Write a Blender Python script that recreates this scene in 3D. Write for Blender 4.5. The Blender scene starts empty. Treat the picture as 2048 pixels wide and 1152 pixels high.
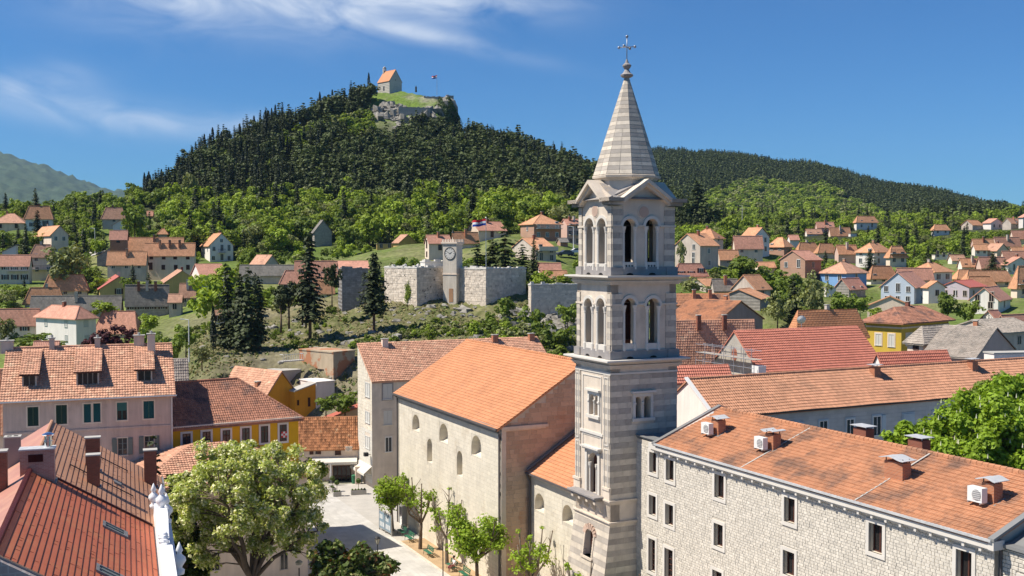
import bpy, bmesh, math, random
import numpy as np
from math import sin, cos, pi, radians, atan, atan2, sqrt
from mathutils import Vector, Matrix, noise

# ------------------------------------------------------------------ camera, sky, sun, exposure
SC = bpy.context.scene
COL = SC.collection
FPX, HZ, CH = 2150.0, 505.0, 30.0          # focal length in photo pixels, eye-level row, camera height in metres
PITCH = atan((576 - HZ) / FPX)
cd = bpy.data.cameras.new('camera'); cam = bpy.data.objects.new('camera', cd); COL.objects.link(cam)
cam.location = (0, 0, CH); cam.rotation_euler = (pi / 2 - PITCH, 0, 0)
cd.lens = 36 * FPX / 2048; cd.sensor_width = 36; cd.clip_start = .5; cd.clip_end = 40000
SC.camera = cam
SUN_EL = radians(54); SUN_AZ = radians(-99)   # azimuth measured from +Y towards +X
sdir = Vector((sin(SUN_AZ) * cos(SUN_EL), cos(SUN_AZ) * cos(SUN_EL), sin(SUN_EL)))
ld = bpy.data.lights.new('sun', 'SUN'); ld.energy = 4.4; ld.angle = radians(.5); ld.color = (1, .93, .82)
sun = bpy.data.objects.new('sun', ld); COL.objects.link(sun)
sun.rotation_euler = sdir.to_track_quat('Z', 'Y').to_euler(); sun.location = (0, 0, 200)
wd = bpy.data.worlds.new('World'); SC.world = wd; wd.use_nodes = True
SC.view_settings.view_transform = 'Standard'; SC.view_settings.look = 'None'
SC.view_settings.exposure = .72; SC.view_settings.gamma = 1; SC.view_settings.use_curve_mapping = False
SC.cycles.max_bounces = 5; SC.cycles.diffuse_bounces = 3; SC.cycles.transparent_max_bounces = 4
SC.cycles.use_denoising = True
SC.cycles.volume_bounces = 0
def world_sky():
    nt = wd.node_tree; nt.nodes.clear(); L = nt.links.new
    def nd(t, **k):
        n = nt.nodes.new(t)
        for a, b in k.items(): setattr(n, a, b)
        return n
    def mth(op, a, b=None, c=None):
        n = nd('ShaderNodeMath', operation=op)
        for i, x in enumerate((a, b, c)):
            if x is None: continue
            if isinstance(x, (int, float)): n.inputs[i].default_value = x
            else: L(x, n.inputs[i])
        return n.outputs[0]
    sky = nd('ShaderNodeTexSky', sky_type='NISHITA', sun_disc=False, sun_elevation=SUN_EL, sun_rotation=SUN_AZ,
             altitude=300, air_density=1.0, dust_density=.15, ozone_density=4.0)
    tc = nd('ShaderNodeTexCoord'); sp = nd('ShaderNodeSeparateXYZ'); L(tc.outputs['Generated'], sp.inputs[0])
    ay = mth('MAXIMUM', mth('ABSOLUTE', sp.outputs[1]), .05)
    u = mth('DIVIDE', sp.outputs[0], ay); w = mth('DIVIDE', sp.outputs[2], ay)
    def blob(cu, cw, su, sw, sl=0.0):
        du = mth('SUBTRACT', u, cu); dw = mth('SUBTRACT', mth('SUBTRACT', w, cw), mth('MULTIPLY', du, sl))
        e = mth('ADD', mth('POWER', mth('ABSOLUTE', mth('DIVIDE', du, su)), 2.0), mth('POWER', mth('ABSOLUTE', mth('DIVIDE', dw, sw)), 2.0))
        return mth('EXPONENT', mth('MULTIPLY', e, -1.0))
    tot = None
    for b in ((-.215, .240, .15, .034, -.02, 1.1), (-.04, .232, .085, .016, -.05, .6), (-.36, .125, .10, .015, -.10, .55), (-.45, .155, .06, .016, .1, .4),
              (-.215, .118, .05, .010, 0, .45), (-.10, .205, .10, .008, -.22, .6), (.7, .35, .3, .05, .1, .8), (-.8, .4, .3, .06, .2, .8)):
        v = mth('MULTIPLY', blob(*b[:5]), b[5]); tot = v if tot is None else mth('ADD', tot, v)
    cv = nd('ShaderNodeCombineXYZ'); L(mth('MULTIPLY', u, 6.5), cv.inputs[0])
    L(mth('ADD', mth('MULTIPLY', w, 17.0), mth('MULTIPLY', u, 3.4)), cv.inputs[1])
    nz = nd('ShaderNodeTexNoise'); nz.inputs['Scale'].default_value = 1.6; nz.inputs['Detail'].default_value = 9; nz.inputs['Roughness'].default_value = .52
    nz.inputs['Distortion'].default_value = .9; L(cv.outputs[0], nz.inputs[0])
    amt = mth('MULTIPLY', tot, mth('MULTIPLY', mth('SUBTRACT', nz.outputs[0], .28), 2.5))
    cl = nd('ShaderNodeClamp'); L(amt, cl.inputs[0]); cl.inputs[2].default_value = .72
    mx = nd('ShaderNodeMix', data_type='RGBA'); L(cl.outputs[0], mx.inputs[0])
    tn = nd('ShaderNodeMix', data_type='RGBA', blend_type='MULTIPLY'); tn.inputs[0].default_value = 1
    L(sky.outputs[0], tn.inputs[6]); tn.inputs[7].default_value = (.33, .71, 1.08, 1)
    L(tn.outputs[2], mx.inputs[6]); mx.inputs[7].default_value = (8.5, 9.2, 10.2, 1)
    bg = nd('ShaderNodeBackground'); bg.inputs[1].default_value = .060; L(mx.outputs[2], bg.inputs[0])
    out = nd('ShaderNodeOutputWorld'); L(bg.outputs[0], out.inputs[0])
world_sky()
R0 = random.Random(7)

# ------------------------------------------------------------------ photo geometry helpers
def ray(px, py):
    a = (px - 1024) / FPX; b = -(py - 576) / FPX
    return Vector((a, cos(PITCH) + b * sin(PITCH), -sin(PITCH) + b * cos(PITCH)))
CAM = Vector((0, 0, CH))
def at(px, py, Y):
    d = ray(px, py); return CAM + d * (Y / d.y)
def proj(p):
    d = Vector(p) - CAM
    f = d.y * cos(PITCH) - d.z * sin(PITCH); up = d.y * sin(PITCH) + d.z * cos(PITCH)
    return 1024 + FPX * d.x / f, 576 - FPX * up / f
class Fr:
    "a building's own axes: u runs along the face towards camera right, v along the face going back left"
    def __init__(s, o, yaw):
        s.o = Vector(o); s.yaw = yaw; t = radians(yaw); s.U = Vector((cos(t), sin(t), 0)); s.V = Vector((-sin(t), cos(t), 0))
    def w(s, u, v, z): return s.o + s.U * u + s.V * v + Vector((0, 0, z))
    def loc(s, p):
        q = Vector(p) - s.o; return q.dot(s.U), q.dot(s.V), q.z
    def on_v(s, px, py, v=0):
        d = ray(px, py); t = (v - (CAM - s.o).dot(s.V)) / d.dot(s.V); q = s.loc(CAM + d * t); return q[0], q[2]
    def on_u(s, px, py, u=0):
        d = ray(px, py); t = (u - (CAM - s.o).dot(s.U)) / d.dot(s.U); q = s.loc(CAM + d * t); return q[1], q[2]
    def on_z(s, px, py, z=0):
        d = ray(px, py); t = (z + s.o.z - CAM.z) / d.z; q = s.loc(CAM + d * t); return q[0], q[1]

# ------------------------------------------------------------------ materials
MATS = {}
def srgb(c): return tuple(((x / 255) / 12.92 if x <= 10 else (((x / 255) + .055) / 1.055) ** 2.4) for x in c)
def M(name, col, rough=.85, var=.15, ns=.5, tint=0, objr=0, stain=None, bump=0, bs=12, metal=0, spec=.25, brick=None, uv=False, rows=None, trans=0, streak=0):
    if name in MATS: return MATS[name]
    m = bpy.data.materials.new(name); m.use_nodes = True; MATS[name] = m
    nt = m.node_tree; nt.nodes.clear(); L = nt.links.new
    def nd(t, **k):
        n = nt.nodes.new(t)
        for a, b in k.items(): setattr(n, a, b)
        return n
    out = nd('ShaderNodeOutputMaterial'); bs_ = nd('ShaderNodeBsdfPrincipled'); tc = nd('ShaderNodeTexCoord')
    co = tc.outputs['UV'] if uv else tc.outputs['Object']
    def noise_(sc, det=5, ro=.6, src=None, mapping=None):
        n = nd('ShaderNodeTexNoise'); n.inputs['Scale'].default_value = sc; n.inputs['Detail'].default_value = det; n.inputs['Roughness'].default_value = ro
        s = src or co
        if mapping:
            mp = nd('ShaderNodeMapping'); mp.inputs['Scale'].default_value = mapping; L(s, mp.inputs[0]); s = mp.outputs[0]
        L(s, n.inputs[0]); return n.outputs[0]
    def rng(v, a, b, c, d):
        n = nd('ShaderNodeMapRange'); L(v, n.inputs[0]); n.inputs[1].default_value = a; n.inputs[2].default_value = b; n.inputs[3].default_value = c; n.inputs[4].default_value = d
        return n.outputs[0]
    def mul(c, f):
        n = nd('ShaderNodeVectorMath', operation='SCALE'); L(c, n.inputs[0]); L(f, n.inputs['Scale']); return n.outputs[0]
    def mix(f, a, b):
        n = nd('ShaderNodeMix', data_type='RGBA'); L(f, n.inputs[0])
        for i, x in ((6, a), (7, b)):
            if isinstance(x, tuple): n.inputs[i].default_value = (*x, 1)
            else: L(x, n.inputs[i])
        return n.outputs[2]
    rgb = nd('ShaderNodeRGB'); rgb.outputs[0].default_value = (*col, 1); c = rgb.outputs[0]
    hgt = None
    if brick:
        b = nd('ShaderNodeTexBrick'); mp = nd('ShaderNodeMapping'); L(co, mp.inputs[0])
        if brick.get('rot'): mp.inputs['Rotation'].default_value = brick['rot']
        L(mp.outputs[0], b.inputs[0]); b.inputs['Scale'].default_value = 1
        b.inputs['Color1'].default_value = (*brick['a'], 1); b.inputs['Color2'].default_value = (*brick['b'], 1); b.inputs['Mortar'].default_value = (*brick['m'], 1)
        b.inputs['Mortar Size'].default_value = brick.get('ms', .012); b.inputs['Brick Width'].default_value = brick['w']; b.inputs['Row Height'].default_value = brick['h']
        c = b.outputs[0]; hgt = b.outputs[1]
    if var: c = mul(c, rng(noise_(ns), .3, .7, 1 - var, 1 + var))
    if streak: c = mul(c, rng(noise_(1, 4, .6, None, (2.2, 2.2, .25)), .35, .65, 1 - streak, 1 + streak * .5))
    if stain:
        sc_, ss, lo, hi = stain; c = mix(rng(noise_(ss, 6, .65), lo, hi, 0, 1), c, sc_)
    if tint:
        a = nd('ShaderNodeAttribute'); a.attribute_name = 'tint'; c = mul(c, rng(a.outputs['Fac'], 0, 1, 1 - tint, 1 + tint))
    if objr:
        oi = nd('ShaderNodeObjectInfo'); c = mul(c, rng(oi.outputs['Random'], 0, 1, 1 - objr, 1 + objr))
    bin_ = bs_.inputs['Normal']
    if rows:   # fine tile rows: a wave along uv
        wv = nd('ShaderNodeTexWave', wave_type='BANDS', bands_direction='Y', wave_profile='SAW'); wv.inputs['Scale'].default_value = rows; wv.inputs['Distortion'].default_value = .15; L(tc.outputs['UV'], wv.inputs[0])
        wv2 = nd('ShaderNodeTexWave', wave_type='BANDS', bands_direction='X'); wv2.inputs['Scale'].default_value = rows * 1.5; L(tc.outputs['UV'], wv2.inputs[0])
        ad = nd('ShaderNodeMath', operation='ADD'); L(wv.outputs[1], ad.inputs[0]); L(wv2.outputs[1], ad.inputs[1])
        bp = nd('ShaderNodeBump'); bp.inputs['Strength'].default_value = .55; bp.inputs['Distance'].default_value = .06; L(ad.outputs[0], bp.inputs['Height']); L(bp.outputs[0], bin_)
        wn = nd('ShaderNodeTexWhiteNoise', noise_dimensions='2D'); sn = nd('ShaderNodeVectorMath', operation='SNAP'); sn.inputs[1].default_value = (.3, .36, 1); L(tc.outputs['UV'], sn.inputs[0]); L(sn.outputs[0], wn.inputs[0])
        c = mul(c, rng(wn.outputs[0], 0, 1, .86, 1.14))
    if bump:
        bp = nd('ShaderNodeBump'); bp.inputs['Strength'].default_value = bump; bp.inputs['Distance'].default_value = .05; L(noise_(bs, 4), bp.inputs['Height'])
        if hgt is not None:
            b2 = nd('ShaderNodeBump', invert=True); b2.inputs['Strength'].default_value = .6; b2.inputs['Distance'].default_value = .02; L(hgt, b2.inputs['Height']); L(b2.outputs[0], bp.inputs['Normal'])
        L(bp.outputs[0], bin_)
    L(c, bs_.inputs['Base Color']); bs_.inputs['Roughness'].default_value = rough; bs_.inputs['Metallic'].default_value = metal; bs_.inputs['Specular IOR Level'].default_value = spec
    if trans:
        tr = nd('ShaderNodeBsdfTranslucent'); g = nd('ShaderNodeMix', data_type='RGBA', blend_type='MULTIPLY'); g.inputs[0].default_value = 1; L(c, g.inputs[6]); g.inputs[7].default_value = (1.5, 1.45, .5, 1)
        L(g.outputs[2], tr.inputs[0]); ms = nd('ShaderNodeMixShader'); ms.inputs[0].default_value = trans; L(bs_.outputs[0], ms.inputs[1]); L(tr.outputs[0], ms.inputs[2]); L(ms.outputs[0], out.inputs[0])
    else: L(bs_.outputs[0], out.inputs[0])
    return m
# stone
LIME = M('pale limestone', (.60, .515, .42), var=.12, ns=.7, stain=((.40, .33, .26), .5, .58, .85), bump=.25, bs=9, streak=.06)
WHITE_ST = M('white stone', (.60, .56, .50), var=.08, bump=.1)
GREY_ST = M('weathered grey stone', (.27, .25, .24), var=.15, ns=1.2, stain=((.42, .33, .22), .8, .55, .75), bump=.2)
BL_L = M('light course stone', (.56, .49, .40), var=.1, ns=1.5, objr=.10, streak=.08, stain=((.34, .27, .22), .6, .55, .8), bump=.15)
BL_D = M('dark course stone', (.39, .345, .295), var=.12, ns=1.5, objr=.13, streak=.08, stain=((.36, .28, .22), .6, .58, .8), bump=.15)
BL_S = M('light course stone joined', (.56, .49, .40), var=.1, ns=1.5, tint=.11, streak=.08, stain=((.34, .27, .22), .6, .55, .8), bump=.15)
BL_SD = M('dark course stone joined', (.39, .345, .295), var=.12, ns=1.5, tint=.12, bump=.15)
RUB = M('rubble stone', (.58, .53, .45), var=.10, ns=2, objr=.10, bump=.35, bs=6)
RUB_S = M('rubble stone joined', (.58, .53, .45), var=.10, ns=2, tint=.11, bump=.35, bs=6)
MORTAR = M('mortar', (.50, .45, .375), var=.15)
CHW = M('church ashlar joined', (.65, .59, .48), var=.08, ns=.5, tint=.05, stain=((.52, .44, .33), .45, .54, .78), bump=.12, streak=.07)
CHW_O = M('church ashlar', (.65, .59, .48), var=.08, ns=.5, objr=.06, bump=.12)
CHJ = M('church joints', (.54, .49, .40), var=.1)
CHG = M('church gable ashlar joined', (.50, .36, .25), var=.12, ns=.3, tint=.14, stain=((.42, .23, .14), .35, .5, .7), bump=.15)
CHG_O = M('church gable ashlar', (.50, .36, .25), var=.12, ns=.3, objr=.14, bump=.15)
PLA_P = M('aged pinkish plaster', (.58, .44, .37), var=.10, ns=.35, stain=((.33, .24, .20), .45, .55, .78), streak=.14, bump=.1)
YEL = M('ochre yellow plaster', (.72, .42, .02), var=.06, streak=.05)
YEL2 = M('bright yellow plaster', (.55, .38, .06), var=.06, streak=.06)
ORA = M('orange ochre plaster', (.70, .31, .03), var=.08, streak=.05)
CRM = M('cream plaster', (.72, .585, .47), var=.07, streak=.08, ns=.4)
WHI = M('white plaster', (.77, .71, .65), var=.05, streak=.07, ns=.4)
GRYP = M('grey cement plaster', (.53, .45, .38), var=.12, streak=.12, ns=.4)
BLU = M('blue plaster', (.20, .36, .62), var=.05)
GBL = M('grey blue plaster', (.46, .52, .60), var=.05)
LIL = M('lilac plaster', (.48, .42, .46), var=.05)
PNK = M('pink plaster', (.60, .42, .35), var=.06, streak=.05)
GRN_P = M('pale green plaster', (.40, .50, .36), var=.05)
OCH = M('ochre plaster', (.55, .38, .15), var=.08, streak=.08)
STW = M('rough stone wall far', (.42, .38, .33), var=.2, ns=1.5, brick=dict(a=(.42, .38, .33), b=(.34, .31, .27), m=(.26, .24, .21), w=.6, h=.3, rot=(pi / 2, 0, 0)), bump=.3)
BRK = M('red brick far', (.45, .18, .09), var=.1, brick=dict(a=(.48, .19, .10), b=(.38, .14, .07), m=(.42, .33, .26), w=.28, h=.09, rot=(pi / 2, 0, 0)), bump=.15)
FTW = M('fort wall plaster', (.62, .53, .43), var=.2, ns=.9, stain=((.33, .27, .22), 1.1, .52, .68), bump=.35, bs=4, streak=.05)
FTD = M('dark fort stone', (.26, .25, .24), var=.25, ns=1, brick=dict(a=(.30, .29, .28), b=(.22, .21, .2), m=(.13, .12, .11), w=.7, h=.35, rot=(pi / 2, 0, 0)), bump=.5, bs=4)
# roofs
T_ORG = M('orange roof tile', (.52, .235, .115), var=.08, ns=.35, tint=.10, rough=.75, stain=((.40, .20, .12), .9, .58, .8))
T_SAL = M('salmon roof tile', (.53, .285, .185), var=.12, ns=.3, tint=.22, stain=((.62, .42, .28), 1.2, .55, .7))
T_OLD = M('weathered roof tile', (.44, .205, .11), var=.08, ns=.3, tint=.12, stain=((.20, .115, .08), .42, .48, .64))
T_BRN = M('brown old roof tile', (.36, .17, .11), var=.12, ns=.3, tint=.20, stain=((.17, .10, .08), .45, .5, .62))
T_RED = M('new red roof tile', (.50, .185, .125), var=.05, ns=.2, tint=.10, rough=.6)
T_TAN = M('tan roof tile', (.47, .24, .145), var=.10, ns=.3, tint=.14, stain=((.30, .17, .11), .25, .55, .75))
T_MIX = M('mottled roof tile', (.46, .21, .10), var=.12, ns=.5, tint=.45, stain=((.62, .46, .28), .8, .6, .72))
T_GRY = M('grey roof tile', (.36, .31, .26), var=.15, ns=.4, tint=.14, stain=((.22, .2, .17), .6, .5, .7))
F_ORG = M('far orange tile', (.55, .28, .155), var=.14, ns=.5, objr=.14, rows=.9, stain=((.36, .17, .10), .35, .55, .75))
F_SAL = M('far salmon tile', (.53, .265, .185), var=.12, ns=.5, objr=.10, rows=.9)
F_BRN = M('far faded tile', (.50, .28, .185), var=.14, ns=.5, objr=.12, rows=.9, stain=((.26, .14, .10), .5, .5, .7))
F_GRY = M('far grey slate', (.22, .20, .175), var=.2, ns=.6, objr=.1, rows=.9)
F_RED = M('far red sheet', (.45, .13, .09), var=.05, rough=.5)
MET_R = M('red painted sheet', (.46, .135, .07), rough=.6, var=.08, ns=.5, spec=.15, stain=((.47, .17, .08), .7, .5, .7))
MET_B = M('brown painted sheet', (.45, .235, .14), rough=.6, var=.07, ns=.5, spec=.15)
MET_P = M('sunlit pink sheet', (.42, .20, .15), rough=.5, var=.08, ns=.5, stain=((.5, .27, .18), .6, .45, .7))  # paler pink puts the sunlight on the left slope into the colour
SEAM = M('dark seam', (.06, .022, .02), rough=.6, var=0)
# others
DARK = M('dark interior', (.012, .011, .010), rough=.9, var=0)
GLASS = M('window glass', (.035, .040, .045), rough=.08, var=0, spec=.6)
GLASSD = M('dark window glass', (.02, .018, .018), rough=.15, var=0, spec=.5)
FRM_W = M('white frame paint', (.70, .69, .66), rough=.5, var=.04)
FRM_B = M('brown frame wood', (.09, .035, .025), rough=.6, var=.1)
SH_G = M('green shutter paint', (.05, .085, .055), rough=.6, var=.15)
SH_T = M('teal shutter paint', (.035, .12, .11), rough=.6, var=.15)
SH_B = M('brown shutter paint', (.07, .03, .02), rough=.6, var=.1)
SH_W = M('pale shutter paint', (.55, .54, .50), rough=.6, var=.08)
ZINC = M('zinc sheet', (.55, .55, .54), rough=.5, metal=.25, var=.15, ns=3)
STEEL = M('galvanised steel', (.45, .46, .47), rough=.4, metal=.7, var=.1)
IRON = M('dark iron', (.035, .035, .035), rough=.6, var=.1)
GUT = M('dark gutter', (.10, .09, .09), rough=.5, var=.1)
LEAD = M('grey flashing', (.20, .20, .195), rough=.5, var=.15)
BRKC = M('chimney brick', (.42, .15, .07), var=.12, ns=1, brick=dict(a=(.50, .18, .08), b=(.34, .11, .05), m=(.40, .30, .22), w=.25, h=.075, rot=(pi / 2, 0, 0)), bump=.1)
BRKD = M('dark chimney brick', (.26, .085, .05), var=.14, ns=1, brick=dict(a=(.28, .09, .055), b=(.20, .07, .045), m=(.22, .13, .09), w=.25, h=.075, rot=(pi / 2, 0, 0)), bump=.1)
BRKP = M('pinkish chimney brick', (.45, .24, .19), var=.12, ns=1, brick=dict(a=(.46, .26, .20), b=(.38, .17, .13), m=(.46, .33, .28), w=.25, h=.075, rot=(pi / 2, 0, 0)), bump=.1)
BARK = M('bark', (.13, .095, .065), var=.25, ns=3, bump=.5, bs=15)
BARKL = M('grey bark', (.20, .16, .12), var=.25, ns=3, bump=.5, bs=15)
ROCK = M('rock', (.27, .25, .215), var=.3, ns=.8, bump=.8, bs=2, stain=((.20, .19, .16), 1.5, .5, .7))
WOODG = M('green bench wood', (.03, .14, .08), rough=.5, var=.15)
CLOTH = M('pale canvas', (.62, .58, .50), rough=.9, var=.04)
CONC = M('concrete', (.42, .40, .36), var=.1)
def leafmat(name, col, tint=.35, objr=.18, tr=.28): return M(name, col, rough=.6, var=0, tint=tint, objr=objr, trans=tr, spec=.2)
LF_PINE = leafmat('pine needles', (.048, .062, .024), .45, .25, .08)
LF_CYP = leafmat('cypress needles', (.018, .030, .014), .35, .2, .05)
LF_DARKW = leafmat('dark wood foliage', (.080, .102, .033), .4, .3, .1)
LF_BR = leafmat('bright spring leaves', (.225, .295, .035), .35, .28)
LF_MID = leafmat('mid green leaves', (.15, .205, .035), .35, .25)
LF_OLV = leafmat('olive leaves', (.22, .24, .09), .35, .2, .2)
LF_CHN = leafmat('chestnut leaves', (.23, .34, .03), .35, 0, .3)
LF_ACA = leafmat('acacia leaves', (.36, .42, .11), .35, 0, .3)
LF_BLS = leafmat('white blossom', (.80, .78, .52), .2, 0, .3)
LF_DK = leafmat('glossy dark leaves', (.08, .12, .022), .4, .1, .2)
LF_PUR = leafmat('purple plum leaves', (.085, .026, .032), .35, 0, .15)
LF_IVY = leafmat('ivy leaves', (.035, .07, .014), .4, .1, .1)

# ------------------------------------------------------------------ mesh builder
class MB:
    def __init__(s): s.v = []; s.f = []; s.m = []; s.t = []; s.uv = {}
    def face(s, pts, mat=0, tint=None, uv=None):
        n = len(s.v); s.v += [tuple(p) for p in pts]; s.f.append(tuple(range(n, n + len(pts)))); s.m.append(mat); s.t.append(R0.random() if tint is None else tint)
        if uv: s.uv[len(s.f) - 1] = uv
    def box(s, x0, x1, y0, y1, z0, z1, mat=0, tint=None):
        n = len(s.v); t = R0.random() if tint is None else tint
        s.v += [(x, y, z) for z in (z0, z1) for y in (y0, y1) for x in (x0, x1)]
        for q in ((0, 1, 5, 4), (1, 3, 7, 5), (3, 2, 6, 7), (2, 0, 4, 6), (4, 5, 7, 6), (2, 3, 1, 0)):
            s.f.append(tuple(n + i for i in q)); s.m.append(mat); s.t.append(t)
    def prism(s, poly, d, mat=0, tint=None):
        "poly: 3d points of one flat face; d: Vector it is extruded by"
        t = R0.random() if tint is None else tint; d = Vector(d); a = [Vector(p) for p in poly]; b = [p + d for p in a]; n = len(a)
        s.face(a, mat, t); s.face(b[::-1], mat, t)
        for i in range(n): j = (i + 1) % n; s.face((a[i], b[i], b[j], a[j]), mat, t)
    def tube(s, p, q, r0, r1=None, n=8, mat=0, cap=True):
        p = Vector(p); q = Vector(q); r1 = r0 if r1 is None else r1; d = (q - p)
        if d.length < 1e-6: return
        d.normalize(); a = d.orthogonal().normalized(); b = d.cross(a)
        A = [p + (a * cos(2 * pi * i / n) + b * sin(2 * pi * i / n)) * r0 for i in range(n)]
        B = [q + (a * cos(2 * pi * i / n) + b * sin(2 * pi * i / n)) * r1 for i in range(n)]
        k = len(s.v); s.v += [tuple(x) for x in A + B]; t = R0.random()
        for i in range(n):
            j = (i + 1) % n; s.f.append((k + i, k + j, k + n + j, k + n + i)); s.m.append(mat); s.t.append(t)
        if cap:
            s.f.append(tuple(k + i for i in range(n))[::-1]); s.m.append(mat); s.t.append(t)
            s.f.append(tuple(k + n + i for i in range(n))); s.m.append(mat); s.t.append(t)
    def lathe(s, c, prof, n=12, mat=0, sx=1, sy=1, ph=0):
        c = Vector(c); k = len(s.v)
        for r, z in prof:
            for i in range(n): s.v.append((c.x + r * sx * cos(2 * pi * i / n + ph), c.y + r * sy * sin(2 * pi * i / n + ph), c.z + z))
        for j in range(len(prof) - 1):
            t = R0.random()
            for i in range(n):
                i2 = (i + 1) % n; s.f.append((k + j * n + i, k + j * n + i2, k + (j + 1) * n + i2, k + (j + 1) * n + i)); s.m.append(mat); s.t.append(t)
        s.f.append(tuple(k + i for i in range(n))[::-1]); s.m.append(mat); s.t.append(.5)
        s.f.append(tuple(k + (len(prof) - 1) * n + i for i in range(n))); s.m.append(mat); s.t.append(.5)
    def blob(s, c, r, seed=0, mat=0, n=8, jit=.25, sz=(1, 1, 1)):
        c = Vector(c); k = len(s.v); h = n // 2 + 1
        for j in range(h + 1):
            th = pi * j / h
            for i in range(n):
                d = Vector((sin(th) * cos(2 * pi * i / n), sin(th) * sin(2 * pi * i / n), cos(th)))
                rr = r * (1 + jit * noise.noise(d * 1.7 + Vector((seed * 3.1, seed, 0))) + (jit > .5) * .5 * noise.noise(d * 4 + Vector((seed, 2, 5)))) * (1 + (R0.random() - .5) * jit * .5 if 0 < j < h else 1)
                s.v.append((c.x + d.x * rr * sz[0], c.y + d.y * rr * sz[1], c.z + d.z * rr * sz[2]))
        for j in range(h):
            for i in range(n):
                i2 = (i + 1) % n; s.f.append((k + j * n + i, k + j * n + i2, k + (j + 1) * n + i2, k + (j + 1) * n + i)); s.m.append(mat); s.t.append(.5)
    def mesh(s, name, mats, smooth=False):
        me = bpy.data.meshes.new(name); me.from_pydata(s.v, [], s.f)
        for m in (mats if isinstance(mats, (list, tuple)) else [mats]): me.materials.append(m)
        if s.f:
            me.polygons.foreach_set('material_index', s.m)
            a = me.attributes.new('tint', 'FLOAT', 'FACE'); a.data.foreach_set('value', s.t)
            if smooth: me.polygons.foreach_set('use_smooth', [True] * len(s.f))
            if s.uv:
                ul = me.uv_layers.new(name='UVMap')
                for fi, uvs in s.uv.items():
                    st = me.polygons[fi].loop_start
                    for k, x in enumerate(uvs): ul.data[st + k].uv = x
        me.update(); return me
    def build(s, name, mats, parent=None, smooth=False, stuff=False, label=None):
        return link(name, s.mesh(name, mats, smooth), parent, stuff, label)
def link(name, me=None, parent=None, stuff=False, label=None):
    o = bpy.data.objects.new(name, me); COL.objects.link(o)
    if parent is not None: o.parent = parent
    if stuff: o['kind'] = 'stuff'
    if label: o['label'] = label
    return o
def tag(o, label=None, cat=None, group=None, kind=None):
    if label: o['label'] = label
    if cat: o['category'] = cat
    if group: o['group'] = group
    if kind: o['kind'] = kind
    return o
def thing(name, label, cat, fr=None, loc=None, group=None):
    o = bpy.data.objects.new(name, None); COL.objects.link(o); o.empty_display_size = .2
    if fr: o.location = fr.o; o.rotation_euler = (0, 0, radians(fr.yaw))
    if loc is not None: o.location = loc
    return tag(o, label, cat, group)

# ------------------------------------------------------------------ walls, stones, tiles
def wallmesh(mb, ax, plane, s0, s1, z0, top, ops=(), t=.35, inward=1, mat=0, rmat=None, back=True):
    "ax 'u': wall at v=plane; ax 'v': wall at u=plane. ops: (s0,s1,z0,z1,arch). top: number or function of s"
    P = (lambda s, z, d: (s, plane + d * inward, z)) if ax == 'u' else (lambda s, z, d: (plane + d * inward, s, z))
    tf = top if callable(top) else (lambda s: top)
    rmat = mat if rmat is None else rmat
    br = {s0, s1}
    if callable(top):
        for k in range(1, 8): br.add(s0 + (s1 - s0) * k / 8)
    def otop(o, s):
        a, b, lo, hi, arch = o
        if not arch: return hi
        r = (b - a) / 2; h = hi - arch; x = max(-1, min(1, (s - (a + r)) / r)); return arch + h * sqrt(max(0, 1 - x * x))
    for o in ops:
        if o[4]:
            n = 8; br.update(o[0] + (o[1] - o[0]) * (1 - cos(pi * k / n)) / 2 for k in range(n + 1))
        else: br.update(o[:2])
    br = sorted(b for b in br if s0 - 1e-6 <= b <= s1 + 1e-6); br = [b for i, b in enumerate(br) if i == 0 or b - br[i - 1] > 1e-5]
    for a, b in zip(br, br[1:]):
        mid = (a + b) / 2; cur = (z0, z0)
        for o in sorted((o for o in ops if o[0] < mid < o[1]), key=lambda o: o[2]):
            lo = o[2]
            if lo > cur[0] + 1e-5:
                for d in ((0, t) if back else (0,)): mb.face((P(a, cur[0], d), P(b, cur[1], d), P(b, lo, d), P(a, lo, d)), mat)
            ta, tb = otop(o, a), otop(o, b); cur = (ta, tb)
            mb.face((P(a, ta, 0), P(b, tb, 0), P(b, tb, t), P(a, ta, t)), rmat)
            mb.face((P(a, lo, 0), P(b, lo, 0), P(b, lo, t), P(a, lo, t)), rmat)
        for d in ((0, t) if back else (0,)): mb.face((P(a, cur[0], d), P(b, cur[1], d), P(b, tf(b), d), P(a, tf(a), d)), mat)
        if back: mb.face((P(a, tf(a), 0), P(b, tf(b), 0), P(b, tf(b), t), P(a, tf(a), t)), mat)
    for o in ops:
        for s in o[:2]: mb.face((P(s, o[2], 0), P(s, o[4] or o[3], 0), P(s, o[4] or o[3], t), P(s, o[2], t)), rmat)
    if back:
        for s in (s0, s1): mb.face((P(s, z0, 0), P(s, tf(s), 0), P(s, tf(s), t), P(s, z0, t)), mat)
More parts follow.
